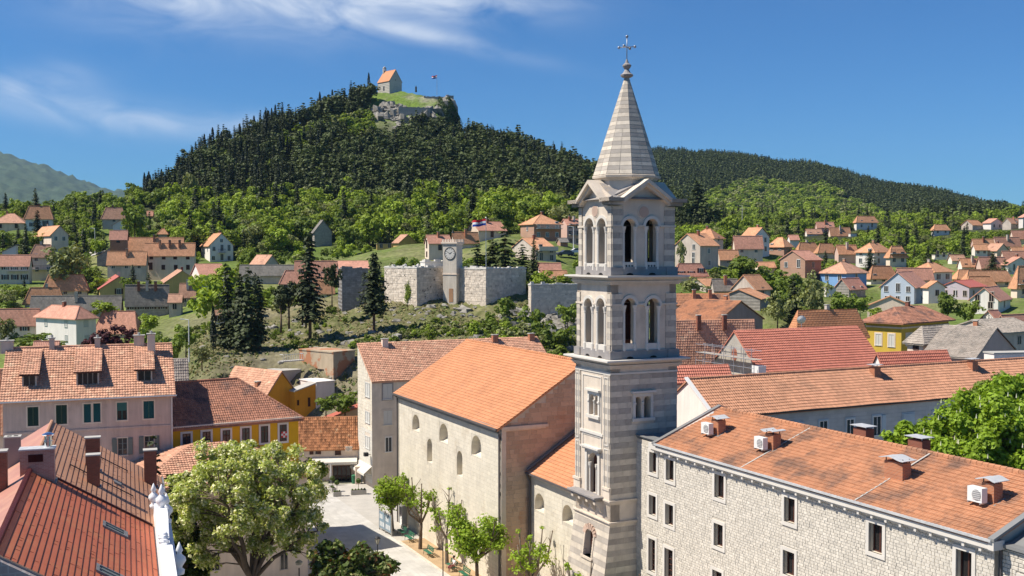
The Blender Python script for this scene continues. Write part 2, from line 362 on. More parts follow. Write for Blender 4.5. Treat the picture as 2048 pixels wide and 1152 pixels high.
def stones(s0, s1, z0, z1, ch, bw, gap=.012, ops=(), top=None, marg=.0, chj=0, rnd=None):
    "courses of blocks as rectangles (a,b,lo,hi,row), trimmed round openings"
    rnd = rnd or R0; out = []; z = z0; row = 0
    while z < z1 - .05:
        h = min(ch * (1 + rnd.uniform(-chj, chj)), z1 - z); s = s0 - rnd.random() * bw[0]
        while s < s1:
            w = rnd.uniform(*bw); a, b = max(s, s0), min(s + w, s1); s += w
            if b - a < .06: continue
            segs = [(a, b)]
            for o in ops:
                if o[2] - marg < z + h - .02 and o[3] + marg > z + .02:
                    ns_ = []
                    for x, y in segs:
                        if y <= o[0] - marg or x >= o[1] + marg: ns_.append((x, y)); continue
                        if x < o[0] - marg: ns_.append((x, o[0] - marg))
                        if y > o[1] + marg: ns_.append((o[1] + marg, y))
                    segs = ns_
            for x, y in segs:
                if y - x < .06: continue
                if top and min(top(x), top(y)) < z + h: continue
                out.append((x + gap / 2, y - gap / 2, z + gap / 2, z + h - gap / 2, row))
        z += h; row += 1
    return out
UNIT = {}
def unit(mat, soft=.0):
    "a block with bevelled front: x 0..1, y 0 (front) .. 1, z 0..1"
    k = (mat.name, soft)
    if k not in UNIT:
        mb = MB(); e = soft
        F = [(e, 0, e), (1 - e, 0, e), (1 - e, 0, 1 - e), (e, 0, 1 - e)]; B = [(0, .4, 0), (1, .4, 0), (1, .4, 1), (0, .4, 1)]; C = [(0, 1, 0), (1, 1, 0), (1, 1, 1), (0, 1, 1)]
        mb.face(F)
        for i in range(4): j = (i + 1) % 4; mb.face((F[i], B[i], B[j], F[j])); mb.face((B[i], C[i], C[j], B[j]))
        UNIT[k] = mb.mesh('stone_block', [mat])
    return UNIT[k]
def emit(parent, name, recs, ax, plane, th, omats, smats, limit, key=None, soft=.0, rows=2, stuffname='stone_blocks', rnd=None):
    "recs from stones(): the first ones (by key) become parts, the rest one joined part; th = how far proud"
    rnd = rnd or R0
    recs = sorted(recs, key=key) if key else recs
    for i, (a, b, lo, hi, row) in enumerate(recs[:limit]):
        o = bpy.data.objects.new(name, unit(omats[row % len(omats)], soft)); COL.objects.link(o); o.parent = parent
        t = th * (1 + rnd.uniform(-.3, .3) * (soft > 0))
        if ax == 'u': o.location = (a, plane - t, lo); o.scale = (b - a, t, hi - lo)
        else: o.location = (plane - t, b, lo); o.rotation_euler = (0, 0, -pi / 2); o.scale = (b - a, t, hi - lo)
    rest = recs[limit:]
    if rest:
        mb = MB(); n_ = 0
        for a, b, lo, hi, row in rest:
            t = th * (1 + rnd.uniform(-.3, .3) * (soft > 0)); e = soft * min(b - a, hi - lo); tt = rnd.random(); m = row % len(smats)
            P = (lambda s, z, d: (s, plane - d, z)) if ax == 'u' else (lambda s, z, d: (plane - d, s, z))
            F = [P(a + e, lo + e, t), P(b - e, lo + e, t), P(b - e, hi - e, t), P(a + e, hi - e, t)]; B = [P(a, lo, 0 if not soft else t * .6), P(b, lo, 0 if not soft else t * .6), P(b, hi, 0 if not soft else t * .6), P(a, hi, 0 if not soft else t * .6)]
            mb.face(F, m, tt)
            for i in range(4): j = (i + 1) % 4; mb.face((F[i], B[i], B[j], F[j]), m, tt)
        mb.build(stuffname, smats, parent, stuff=True)
def tiles(parent, poly, mat, tw=.26, th=.36, amp=.035, step=.035, name='roof_tiles', K=4, rough=0, lift=.06, seed=1):
    "real tile rows on a flat roof polygon: poly[0]->poly[1] is the eave; polygon in the parent's coordinates"
    P = [Vector(p) for p in poly]; eu = (P[1] - P[0]).normalized(); n = None
    for q in P[2:]:
        c = eu.cross(q - P[0])
        if c.length > 1e-3: n = c.normalized(); break
    if n.z < 0: n = -n
    es = n.cross(eu).normalized()
    if es.z < 0: es = -es
    c2 = [((p - P[0]).dot(eu), (p - P[0]).dot(es)) for p in P]
    u0 = min(c[0] for c in c2); u1 = max(c[0] for c in c2); S = max(c[1] for c in c2)
    C = max(1, round((u1 - u0) / tw)); Rr = max(1, round(S / th)); tw = (u1 - u0) / C; th = S / Rr
    rs = np.random.RandomState(seed); nx = C * K + 1
    xs = u0 + np.arange(nx) * tw / K; ph = (np.arange(nx) % K) / K
    prof = np.where(ph < .75, np.sin(ph / .75 * pi), 0) * amp if amp else np.zeros(nx)
    E = np.array(eu); Sv = np.array(es); Nn = np.array(n); O = np.array(P[0])
    V = np.zeros((Rr, 3, nx, 3))
    jit = rs.uniform(-1, 1, (Rr, C)) * rough; jit = np.repeat(jit, K, axis=1); jit = np.concatenate([jit, jit[:, -1:]], axis=1)
    for r in range(Rr):
        y0 = r * th; y1 = (r + 1) * th
        for k, (y, h) in enumerate(((y0, 0), (y0, step), (y1, .002))):
            V[r, k] = O + xs[:, None] * E + (y + (jit[r][:, None] * .3 if k < 2 else 0)) * Sv + (prof * (1 if k else .15) + h + lift + (jit[r] * .25 if k else 0))[:, None] * Nn
    V = V + ((.03 * np.sin(V[..., 0] * .75 + V[..., 1] * .4) * np.cos(V[..., 1] * .55 + V[..., 2]))[..., None]) * Nn
    V = V.reshape(-1, 3); idx = np.arange(Rr * 3 * nx).reshape(Rr, 3, nx)
    f1 = np.stack([idx[:, 0, :-1], idx[:, 0, 1:], idx[:, 1, 1:], idx[:, 1, :-1]], -1).reshape(-1, 4)
    f2 = np.stack([idx[:, 1, :-1], idx[:, 1, 1:], idx[:, 2, 1:], idx[:, 2, :-1]], -1).reshape(-1, 4)
    tn = np.repeat(rs.rand(Rr, C), K, axis=1).reshape(-1)
    me = bpy.data.meshes.new(name); me.from_pydata(V.tolist(), [], np.concatenate([f1, f2]).tolist())
    me.materials.append(mat); a = me.attributes.new('tint', 'FLOAT', 'FACE'); a.data.foreach_set('value', np.concatenate([tn, tn]).astype(np.float32))
    rect = len(P) == 4 and abs(c2[2][0] - c2[1][0]) < .02 and abs(c2[3][0]) < .02 and abs(c2[2][1] - c2[3][1]) < .02
    if not rect:
        bm = bmesh.new(); bm.from_mesh(me); cen = sum(P, Vector()) / len(P)
        for i in range(len(P)):
            a_, b_ = P[i], P[(i + 1) % len(P)]; no = (b_ - a_).cross(n).normalized()
            if no.dot(cen - a_) > 0: no = -no
            if i == 0: continue
            bmesh.ops.bisect_plane(bm, geom=bm.verts[:] + bm.edges[:] + bm.faces[:], plane_co=a_, plane_no=no, clear_outer=True)
        bm.to_mesh(me); bm.free()
    return link(name, me, parent, True)
def ridge_caps(mb, p, q, r=.13, L=.38, mat=0):
    p = Vector(p); q = Vector(q); n = max(1, int((q - p).length / L)); d = (q - p) / n
    for i in range(n): mb.tube(p + d * i, p + d * (i + 1.06), r * 1.12, r * .92, 7, mat)

# ------------------------------------------------------------------ windows
def near_window(parent, ax, plane, s0, s1, z0, z1, fmat=FRM_B, pmat=GLASSD, depth=.3, bars=(1, 0), name='window', arch=0, lbl=None):
    "frame set back in an opening, pane a sub-part"
    mb = MB(); P = (lambda s, z, d: (s, plane + d, z)) if ax == 'u' else (lambda s, z, d: (plane + d, s, z)); e = .06
    def bx(a, b, lo, hi, d0, d1, m=0):
        p = P(a, lo, d0); q = P(b, hi, d1); mb.box(min(p[0], q[0]), max(p[0], q[0]), min(p[1], q[1]), max(p[1], q[1]), lo, hi, m)
    d = depth
    bx(s0, s0 + e, z0, z1, d - .05, d + .03); bx(s1 - e, s1, z0, z1, d - .05, d + .03); bx(s0 + e, s1 - e, z0, z0 + e, d - .05, d + .03); bx(s0 + e, s1 - e, z1 - e, z1, d - .05, d + .03)
    for k in range(1, bars[0] + 1): c = s0 + (s1 - s0) * k / (bars[0] + 1); bx(c - .04, c + .04, z0 + e, z1 - e, d - .045, d + .025)
    for k in range(1, bars[1] + 1): c = z0 + (z1 - z0) * k / (bars[1] + 1); bx(s0 + e, s1 - e, c - .02, c + .02, d - .04, d + .02)
    o = mb.build(name, fmat, parent, label=lbl)
    pm = MB(); pm.face((P(s0, z0, d + .01), P(s1, z0, d + .01), P(s1, z1, d + .01), P(s0, z1, d + .01))); pm.build('pane', pmat, o)
    if depth == .34:
        w_ = s1 - s0; cm = MB(); cm.face((P(s0 + w_ * .12, z0 + .1, d + .006), P(s0 + w_ * .36, z0 + .1, d + .006), P(s0 + w_ * .30, z1 - .1, d + .006), P(s0 + w_ * .12, z1 - .1, d + .006))); cm.build('curtain', M('grey curtain', (.26, .24, .22), streak=.3), o)
    return o
def surround(mb, ax, plane, s0, s1, z0, z1, w=.16, proud=.05, mat=0, sill=.08):
    P = (lambda s, d: (s, plane - d)) if ax == 'u' else (lambda s, d: (plane - d, s))
    def bx(a, b, lo, hi, pr):
        p, q = P(a, pr), P(b, -.1); mb.box(min(p[0], q[0]), max(p[0], q[0]), min(p[1], q[1]), max(p[1], q[1]), lo, hi, mat)
    bx(s0 - w, s0, z0, z1, proud); bx(s1, s1 + w, z0, z1, proud); bx(s0 - w, s1 + w, z1, z1 + w, proud + .002); bx(s0 - w, s1 + w, z0 - w, z0, proud + .01)
WT = {}
def wtemplate(style):
    "far window: x -.5...5, z 0..1, sticks out towards -y"
    if style in WT: return WT[style]
    fr, pn, sh = {'w': (FRM_W, GLASS, None), 'd': (GRYP, GLASSD, None), 'b': (FRM_B, GLASSD, None), 'g': (FRM_W, GLASS, SH_G), 't': (FRM_W, GLASSD, SH_B), 's': (SH_W, SH_W, None), 'k': (SH_B, SH_B, None)}[style]
    mb = MB()
    mb.box(-.5, .5, -.02, .3, 0, 1, 1)
    mb.box(-.5, -.42, -.07, .3, 0, 1, 0); mb.box(.42, .5, -.07, .3, 0, 1, 0); mb.box(-.42, .42, -.07, .3, .94, 1, 0); mb.box(-.54, .54, -.12, .3, -.05, 0, 0); mb.box(-.03, .03, -.06, .3, 0, .94, 0)
    if sh: mb.box(-.95, -.51, -.06, .0, 0, 1, 2); mb.box(.51, .95, -.06, .0, 0, 1, 2)
    WT[style] = mb.mesh('window', [fr, pn, sh or fr]); return WT[style]
def far_window(parent, face, s, z, w, h, style='w', plane=0, name='window'):
    o = bpy.data.objects.new(name, wtemplate(style)); COL.objects.link(o); o.parent = parent; o.scale = (w, 1, h)
    if face == 'R': o.location = (s, plane, z)
    else: o.location = (plane, s, z); o.rotation_euler = (0, 0, -pi / 2)
    return o

# ------------------------------------------------------------------ terrain
PR = {  # per photo column: (distance, ground height)
 -900: [(60,0),(130,0),(200,8),(300,22),(400,40),(500,50),(700,30),(1500,20),(3500,60),(6000,720),(7500,650),(9500,600)],
 0: [(60,0),(135,0),(165,6),(200,12),(250,19),(290,23),(320,31),(370,39),(430,45),(500,40),(700,25),(1500,20),(3500,60),(6000,600),(7500,560),(9500,500)],
 100: [(60,0),(135,0),(165,6),(200,12),(250,19),(290,23.5),(330,31),(370,38),(440,47),(520,40),(700,25),(1500,20),(3500,50),(6000,512),(7500,460),(9500,400)],
 200: [(60,0),(135,0),(165,7),(200,12),(250,18.5),(290,23.5),(330,30),(370,38),(440,50),(520,42),(700,25),(1500,20),(3500,50),(6000,402),(7500,350),(9500,300)],
 300: [(60,0),(138,0),(165,7),(200,13),(250,19),(300,24),(350,34),(400,44),(450,53),(520,45),(700,25),(1500,20),(3500,40),(6000,345),(9500,250)],
 430: [(60,0),(145,0),(165,14),(180,15),(200,16.6),(240,19.4),(290,25),(330,30.8),(380,40),(410,46),(450,58),(490,75),(560,64),(700,30),(6000,250),(9500,150)],
 560: [(60,0),(148,0),(165,14),(182,15),(200,17.6),(220,19),(260,23),(300,28),(330,32),(380,39.7),(410,47),(450,62),(490,81),(515,91),(570,78),(700,30),(9500,60)],
 680: [(60,0),(148,0),(164,14.4),(182,16),(197,18.6),(215,20.5),(250,25),(300,30),(340,35),(400,45),(450,64),(500,86),(530,101),(560,98),(700,40),(9500,60)],
 760: [(60,0),(146,0),(163,14.8),(182,17),(194,19.8),(205,21.8),(240,26),(290,31),(340,36),(400,45),(450,63),(500,85),(530,101),(548,112),(590,104),(750,40),(9500,60)],
 810: [(60,0),(140,0),(162,15),(182,17),(192,20),(205,23.5),(240,26),(280,31),(340,36),(400,45),(450,62),(490,76),(520,93),(533,106),(548,112),(590,104),(750,40),(9500,60)],
 870: [(60,0),(140,0),(162,15),(178,17),(189,20),(205,24),(240,26),(280,31),(340,36),(400,45),(450,62),(490,75),(522,87),(528,104),(545,110),(590,100),(750,40),(9500,60)],
 905: [(60,0),(140,0),(162,15),(180,17.5),(190,20),(205,24),(240,26),(280,31),(340,36),(400,45),(450,62),(490,75),(532,88),(538,105),(545,107),(570,88),(750,40),(9500,60)],
 935: [(60,0),(140,0),(162,15),(182,18),(192,21),(205,24),(240,27),(280,32),(340,37),(400,45),(450,61),(490,73),(530,85),(560,92),(600,84),(750,40),(9500,60)],
 1000: [(60,0),(130,0),(160,15),(182,18.7),(195,22.8),(207,25),(250,31),(290,34.7),(350,40),(400,46),(450,58),(500,73),(560,88),(620,75),(800,40),(1500,40),(9500,60)],
 1110: [(60,0),(130,0),(160,12),(185,18),(197,22),(212,26),(250,30),(300,35),(400,45),(450,54),(520,67),(580,77),(650,62),(850,45),(1500,120),(2200,90),(9500,60)],
 1250: [(60,0),(130,0),(170,8),(200,15),(250,25),(300,31),(400,42),(500,56),(590,64),(700,48),(900,65),(1200,120),(1500,168),(1800,150),(2600,60),(9500,100)],
 1400: [(60,0),(125,0),(150,6),(175,12),(200,16),(230,23),(260,26.5),(300,30),(330,32),(400,36.5),(500,42),(600,47),(800,56),(1000,84),(1250,132),(1500,164),(1800,140),(2600,60),(9500,130)],
 1600: [(60,0),(125,0),(150,8),(175,12.5),(200,16),(230,19.5),(260,22),(300,25),(350,29),(400,33),(480,39.5),(600,46),(800,53),(1000,76),(1250,118),(1500,148),(1800,120),(2600,50),(9500,150)],
 1800: [(60,0),(125,0),(150,8),(175,13.5),(200,17.5),(230,19.3),(260,22),(300,25),(350,29),(420,35),(500,40.5),(600,46),(800,51),(1000,66),(1250,97),(1500,118),(1800,95),(2600,50),(6000,200),(9500,160)],
 2000: [(60,0),(125,0),(150,9),(175,15),(200,18.5),(230,20),(260,22),(300,25),(350,29.5),(420,35.5),(500,41),(600,47),(800,52),(1000,60),(1250,78),(1500,90),(1800,75),(2600,60),(6000,262),(9500,200)],
 2120: [(60,0),(125,0),(150,9),(175,15),(200,18.5),(230,20),(260,22),(300,26),(350,31),(420,38),(500,45),(600,50),(800,52),(1000,54),(1500,70),(2600,60),(6000,270),(9500,200)],
 3000: [(60,0),(125,0),(150,9),(175,15),(200,19),(260,24),(350,34),(500,46),(1000,60),(2600,80),(6000,280),(9500,200)],
}
PK = sorted(PR); PU = np.array([(k - 1024) / FPX for k in PK])
LD = np.linspace(np.log(20), np.log(9500), 420)
PT = np.array([np.interp(LD, np.log([a for a, b in PR[k]]), [b for a, b in PR[k]]) for k in PK])
ker = np.exp(-np.linspace(-2, 2, 5) ** 2 / 2); ker /= ker.sum()
PT = np.array([np.convolve(np.pad(r, 2, 'edge'), ker, 'valid') for r in PT])
TC = []      # (X, Y, z) of building bases pull the ground to them
_tc = None
def ground(X, Y, fine=True):
    "vectorised ground height"
    X = np.asarray(X, float); Y = np.maximum(np.asarray(Y, float), 20.0)
    u = X / Y; l = np.log(Y); li = np.clip((l - LD[0]) / (LD[1] - LD[0]), 0, len(LD) - 1.001); i = li.astype(int); fl = li - i
    k = np.clip(np.searchsorted(PU, u) - 1, 0, len(PU) - 2); fu = np.clip((u - PU[k]) / (PU[k + 1] - PU[k]), 0, 1); fu = np.where(Y > 2500, fu, fu * fu * (3 - 2 * fu))
    g = lambda a: PT[a, i] * (1 - fl) + PT[a, i + 1] * fl
    z = g(k) * (1 - fu) + g(k + 1) * fu
    if _tc is not None and len(_tc):
        num = np.zeros_like(z); den = np.full_like(z, .35)
        for x, y, dz, r in _tc:
            w = np.exp(-((X - x) ** 2 + (Y - y) ** 2) / (r * r)); num += w * dz; den += w
        z = z + num / den
    if fine:
        q = lambda f, a, b: np.sin(X * f + a + 2 * np.sin(Y * f * .7 + b)) * np.cos(Y * f * 1.1 + b + 1.5 * np.sin(X * f * .6))
        amp = np.clip((Y - 145) / 60, 0, 1) * np.clip(Y / 400, .25, 30)
        z = z + amp * (q(.045, 1, 2) * .9 + q(.11, 3, 1) * .45 + q(.25, 0, 4) * .2)
        far = np.clip((Y - 2500) / 2500, 0, 1); z = z + far * (q(.0025, 1, 5) * 5 + q(.009, 2, 2) * 2 + q(.04, 2, 7) * 2)
    return z
def gz(x, y): return float(ground(np.array([x]), np.array([y]))[0])

# ------------------------------------------------------------------ far and middle houses
HB = []       # what each building covers in the photo, so that trees keep clear
HOUSES = []
def flen(X, D, d, px):
    k = ((px - 1024) / FPX) / (cos(PITCH)); return (k * D - X) / (d.x - k * d.y)
def roof_polys(kind, a, b, ze, zr, oh):
    "a = length along u, b = along v; returns slopes as polygons (eave first) and gables"
    if kind == 'hip':
        r = min(a, b) / 2; s = (zr - ze) / r; e = ze - s * oh; c = [(-oh, -oh, e), (a + oh, -oh, e), (a + oh, b + oh, e), (-oh, b + oh, e)]
        if a >= b: r1, r2 = (r, b / 2, zr), (a - r, b / 2, zr); return [[c[0], c[1], r2, r1], [c[1], c[2], r2], [c[2], c[3], r1, r2], [c[3], c[0], r1]]
        r1, r2 = (a / 2, r, zr), (a / 2, b - r, zr); return [[c[0], c[1], r1], [c[1], c[2], r2, r1], [c[2], c[3], r2], [c[3], c[0], r1, r2]]
    if kind == 'gl':
        s = (zr - ze) / (b / 2); e = ze - s * oh; g = oh * .5
        return [[(-g, -oh, e), (a + g, -oh, e), (a + g, b / 2, zr), (-g, b / 2, zr)], [(a + g, b + oh, e), (-g, b + oh, e), (-g, b / 2, zr), (a + g, b / 2, zr)]]
    if kind == 'gr':
        s = (zr - ze) / (a / 2); e = ze - s * oh; g = oh * .5
        return [[(-oh, b + g, e), (-oh, -g, e), (a / 2, -g, zr), (a / 2, b + g, zr)], [(a + oh, -g, e), (a + oh, b + g, e), (a / 2, b + g, zr), (a / 2, -g, zr)]]
    if kind == 'hr':
        r = b / 2; s = (zr - ze) / r; e = ze - s * oh; r1, r2 = (0, b / 2, zr), (a - r, b / 2, zr)
        return [[(0, -oh, e), (a + oh, -oh, e), r2, r1], [(a + oh, -oh, e), (a + oh, b + oh, e), r2], [(a + oh, b + oh, e), (0, b + oh, e), r1, r2]]
    if kind == 'sv':
        s = (zr - ze) / b; g = oh * .5; return [[(-g, -oh, ze - s * oh), (a + g, -oh, ze - s * oh), (a + g, b + g, zr + s * g), (-g, b + g, zr + s * g)]]
    if kind == 'su':
        s = (zr - ze) / a; g = oh * .5; return [[(-oh, b + g, ze - s * oh), (-oh, -g, ze - s * oh), (a + g, -g, zr + s * g), (a + g, b + g, zr + s * g)]]
    return [[(-.1, -.1, ze), (a + .1, -.1, ze), (a + .1, b + .1, ze), (-.1, b + .1, ze)]]
def roof_build(parent, kind, a, b, ze, zr, oh, rmat, th=.14, name='roof', caps=True, label=None):
    mb = MB()
    for P in roof_polys(kind, a, b, ze, zr, oh):
        P = [Vector(p) for p in P]; eu = (P[1] - P[0]).normalized(); n = eu.cross(P[2] - P[0]).normalized(); es = n.cross(eu)
        if n.z < 0: n = -n
        uv = [((p - P[0]).dot(eu), abs((p - P[0]).dot(es))) for p in P]
        up = [p + Vector((0, 0, .03)) for p in P]; dn = [p - Vector((0, 0, th)) for p in P]
        mb.face(up, 0, .5, uv); mb.face(dn[::-1], 1, .5)
        for i in range(len(P)): j = (i + 1) % len(P); mb.face((up[i], dn[i], dn[j], up[j]), 0, .5, [(0, 0)] * 4)
    if caps and kind in ('hip', 'gl', 'gr'):
        ps = roof_polys(kind, a, b, ze, zr, oh)
        if kind == 'hip':
            for P in ps:
                mb.tube(P[1], P[2], .11, .11, 5, 0)
            mb.tube(ps[0][-1], ps[2][-1] if a >= b else ps[2][-1], .11, .11, 5, 0)
            if a >= b: mb.tube(ps[0][3], ps[0][2], .11, .11, 5, 0)
        else: mb.tube(ps[0][2], ps[0][3], .11, .11, 5, 0)
    return mb.build(name, [rmat, FRM_B], parent, label=label)
def chimney(parent, x, y, z0, z1, w=.6, d=.6, mat=BRKC, cap=CONC, name='chimney'):
    mb = MB(); mb.box(x - w / 2, x + w / 2, y - d / 2, y + d / 2, z0, z1, 0); mb.box(x - w / 2 - .07, x + w / 2 + .07, y - d / 2 - .07, y + d / 2 + .07, z1, z1 + .1, 1)
    return mb.build(name, [mat, cap], parent)
def balcony(parent, face, s0, s1, z, dep=1.1, mat=FRM_W, solid=False, plane=0):
    mb = MB(); B = (lambda a, b, c0, c1, lo, hi, m: mb.box(a, b, plane - c1, plane - c0, lo, hi, m)) if face == 'R' else (lambda a, b, c0, c1, lo, hi, m: mb.box(plane - c1, plane - c0, a, b, lo, hi, m))
    B(s0, s1, -.05, dep, z - .15, z, 1)
    if solid: B(s0, s1, dep - .1, dep - .003, z, z + .9, 0)
    else:
        B(s0, s1, dep - .06, dep - .01, z + .9, z + .97, 0); n = max(3, int((s1 - s0) / .35))
        for k in range(n + 1): x = s0 + (s1 - s0 - .04) * k / n; B(x, x + .04, dep - .05, dep - .02, z, z + .9, 0)
        for x in (s0, s1 - .04): B(x, x + .04, 0, dep, z + .9, z + .97, 0)
    return mb.build('balcony', [mat, CONC], parent)
def house(name, label, xl, xc, xr, yr, ye, yb, D, yaw=26, kind='hip', wall=None, rf=None, win='', cat='house', dl=8, dr=9, ch=1, oh=.45, group=None, wname='wall', gx=None, found=5):
    wall = wall or CRM; rf = rf or F_ORG
    base = at(xc, yb, D); fr = Fr(base, yaw)
    b = flen(base.x, D, fr.V, xl) if xl < xc else dl
    a = flen(base.x, D, fr.U, xr) if xr > xc else dr
    a = max(2, min(a, 60)); b = max(2, min(b, 40))
    ze = at(xc, ye, D).z - base.z; mid = fr.w(a / 2, b / 2, 0) if kind != 'gl' else fr.w(0, b / 2, 0)
    if kind == 'gr': mid = fr.w(a / 2, 0, 0)
    if kind in ('sv',): mid = fr.w(0, b, 0)
    zr = at(gx or 1024, yr, mid.y).z - base.z; zr = max(zr, ze + .3) if kind != 'flat' else ze
    t = thing(name, label, cat, fr, group=group)
    mb = MB(); f0 = -found
    gl = (lambda s: ze + (zr - ze) * (1 - abs(s - b / 2) / (b / 2))) if kind == 'gl' else ((lambda s: ze + (zr - ze) * s / b) if kind == 'sv' else ze)
    gr = (lambda s: ze + (zr - ze) * (1 - abs(s - a / 2) / (a / 2))) if kind == 'gr' else ((lambda s: ze + (zr - ze) * s / a) if kind == 'su' else ze)
    for ax, pl, L_, tp in (('u', 0, a, gr), ('v', 0, b, gl), ('u', b, a, gr), ('v', a, b, gl)):
        if kind == 'sv' and ax == 'u' and pl: tp = zr
        if kind == 'su' and ax == 'v' and pl: tp = zr
        P = (lambda s, z: (s, pl, z)) if ax == 'u' else (lambda s, z: (pl, s, z)); tf = tp if callable(tp) else (lambda s, q=tp: q)
        pts = [P(0, f0), P(L_, f0), P(L_, tf(L_) - .02)] + ([P(L_ / 2, tf(L_ / 2) - .02)] if callable(tp) else []) + [P(0, tf(0) - .02)]
        mb.face(pts)
    mb.face([(0, 0, ze - .05), (a, 0, ze - .05), (a, b, ze - .05), (0, b, ze - .05)])
    mb.build(wname, wall, t)
    roof_build(t, kind, a, b, ze, zr, oh, rf)
    for tok in win.split():
        face = tok[0]; L_ = a if face == 'R' else b
        body, _, st = tok[1:].partition(':')
        if body[0] == '@':
            lo, hi, fl = [float(q) for q in body[1:].split(',')]; balcony(t, face, L_ * lo, L_ * hi, fl * 2.8 + .3, mat={'d': IRON, 's': CRM}.get(st, FRM_W), solid=st == 's'); continue
        if body[0] == '^':   # gable window
            far_window(t, face, L_ / 2, ze + (zr - ze) * .2, .9, 1.0, st or 'w'); continue
        nx, nz = [int(q) for q in body.split('x')]
        for j in range(nz):
            zz = ze - (nz - j) * (ze / max(nz, 1) if ze / nz < 3 else 2.8) + .85
            for i in range(nx): far_window(t, face, L_ * (i + .5) / nx + R0.uniform(-.15, .15), zz, .95, 1.25 if R0.random() < .8 else 1.9, st or 'w')
    for k in range(ch):
        if kind == 'hip': x, y = a / 2 + R0.uniform(-.3, .3) * a * .5, b / 2 + .2
        elif kind == 'gl': x, y = a * (.2 + .6 * (k + .5) / ch), b * .5 - .5
        else: x, y = a * .5 + .4, b * (.3 + .5 * R0.random())
        zc = zr if kind not in ('sv', 'su', 'flat') else ze
        chimney(t, x, y, zc - 1.3, zc + .75, .55, .55, R0.choice((BRKC, BRKD, GRYP)))
    HB.append((min(xl, xc) - 3, max(xr, xc + 3) + 3, yr - 3, yb, D)); TC.append((base.x + (fr.U.x * a + fr.V.x * b) / 2, base.y + (fr.U.y * a + fr.V.y * b) / 2, base.z, max(a, b) * .8))
    TC.append((base.x, base.y, base.z, 5))
    HOUSES.append((t, fr, a, b, ze, zr)); return t, fr, a, b, ze, zr
H = house
# left hillside, far to near
H('house', 'hip roofed house at the far left edge of the upper hillside, partly cut off', -14, -14, 50, 427, 444, 462, 365, 12, 'hip', CRM, F_BRN, 'R2x1:b')
H('house', 'tall grey-white house with orange pyramid roof beside a dark fir, upper left hillside', 47, 51, 106, 412, 430, 458, 352, 12, 'hip', WHI, F_ORG, 'R2x2:t')
H('house', 'grey house with faded pink pyramid roof above a white gable, below the wood', 203, 205, 251, 415, 431, 450, 350, 10, 'hip', GRYP, F_BRN, 'R1x1:d')
H('cottage', 'small cottage with a red roof half hidden at the edge of the wood', 291, 294, 307, 422, 429, 440, 400, 10, 'gl', GRYP, F_SAL, '', ch=0)
H('house', 'narrow white gabled house with a red front door stair, under the pink pyramid roof', 222, 226, 257, 440, 449, 474, 335, 20, 'gr', WHI, F_SAL, '', ch=0)
H('house', 'cream house with white balcony and awning on the upper left slope', 70, 103, 138, 451, 468, 497, 320, 35, 'gr', CRM, F_ORG, 'R2x1:w L1x1:t L@0.1,0.8,0')
H('shelter', 'tiny open shelter with an orange pyramid roof on the slope', 316, 317, 335, 457, 465, 476, 335, 10, 'hip', GRYP, F_ORG, '', cat='hut', ch=0)
H('house', 'small brick house with a pink shed roof beside the dark round tree', 217, 220, 255, 461, 474, 491, 308, 12, 'gl', BRK, F_SAL, 'R1x1:b', ch=0)
H('shed', 'white shed with a slanting roof at the left edge above the pink roofed house', 2, 4, 33, 490, 503, 512, 290, 10, 'su', WHI, F_GRY, '', cat='shed', ch=0)
H('apartment_house', 'long low building with an orange roof behind the shuttered block', 248, 250, 366, 475, 493, 512, 312, 4, 'gl', CRM, F_ORG, 'R1x1:t', cat='house', dl=9, ch=1)
H('house', 'cream house with dark balcony railing and small hip roof, left slope', 58, 62, 109, 489, 507, 562, 283, 14, 'hip', CRM, F_BRN, 'R2x2:w R@0.05,0.9,1:d')
H('house', 'long cream house with pink roof and corner balcony at the left edge', -40, -38, 59, 510, 526, 566, 272, 6, 'gl', CRM, F_SAL, 'R5x2:t R@0.55,0.98,1', ch=0)
H('cottage', 'narrow stone gable cottage beside the orange roofed grey house', 192, 194, 221, 495, 513, 527, 295, 20, 'su', STW, F_BRN, '', ch=0)
H('house', 'white gabled house with arched attic window and small balcony, right of the shuttered block', 403, 420, 467, 466, 489, 526, 315, 26, 'gr', WHI, F_ORG, 'R3x2:w R^:w R@0.35,0.65,1:d L2x1:w', gx=443)
H('apartment_block', 'cream block with two rows of brown shuttered windows and three chimneys', 288, 290, 389, 486, 504, 562, 292, 4, 'gl', CRM, F_ORG, 'R4x2:k', cat='apartment block', dl=9, ch=3)
H('house', 'grey-cream house with orange roof and white awning, left of the shuttered block', 213, 215, 292, 503, 522, 552, 285, 4, 'gl', GRYP, F_ORG, 'R3x1:w', dl=8, ch=1)
H('cottage', 'small gabled cottage with pink roof in the grass above the cypresses', 503, 532, 556, 510, 525, 534, 275, 40, 'gr', GRYP, F_BRN, '', ch=0, gx=533)
H('house', 'salmon roofed house with a white gable beside the light green tree', 383, 401, 452, 528, 549, 572, 262, 30, 'gl', WHI, F_SAL, '', ch=0, gx=385)
H('house', 'yellow gabled house with skylights in front of the shuttered block', 325, 332, 397, 541, 563, 586, 255, 20, 'gr', OCH, F_BRN, 'R1x1:w', gx=365)
H('house', 'cream house with large orange hip roof and three white windows, left valley', 84, 88, 174, 549, 572, 599, 252, 14, 'hip', CRM, F_ORG, 'R3x1:w', ch=0)
H('house', 'pair of small red roofed gables with yellowish walls beside the palm', 196, 200, 276, 553, 577, 596, 246, 22, 'gr', OCH, F_RED, 'R1x1:t', gx=250)
H('house', 'low orange hip roofed annex left of the big hip roofed house', 44, 50, 126, 575, 598, 614, 240, 14, 'hip', WHI, F_ORG, '', ch=1)
H('house', 'weathered house with patched orange roof next to the slate roofed house', 355, 360, 390, 567, 587, 612, 232, 8, 'gl', GRYP, F_BRN, 'R2x1:w')
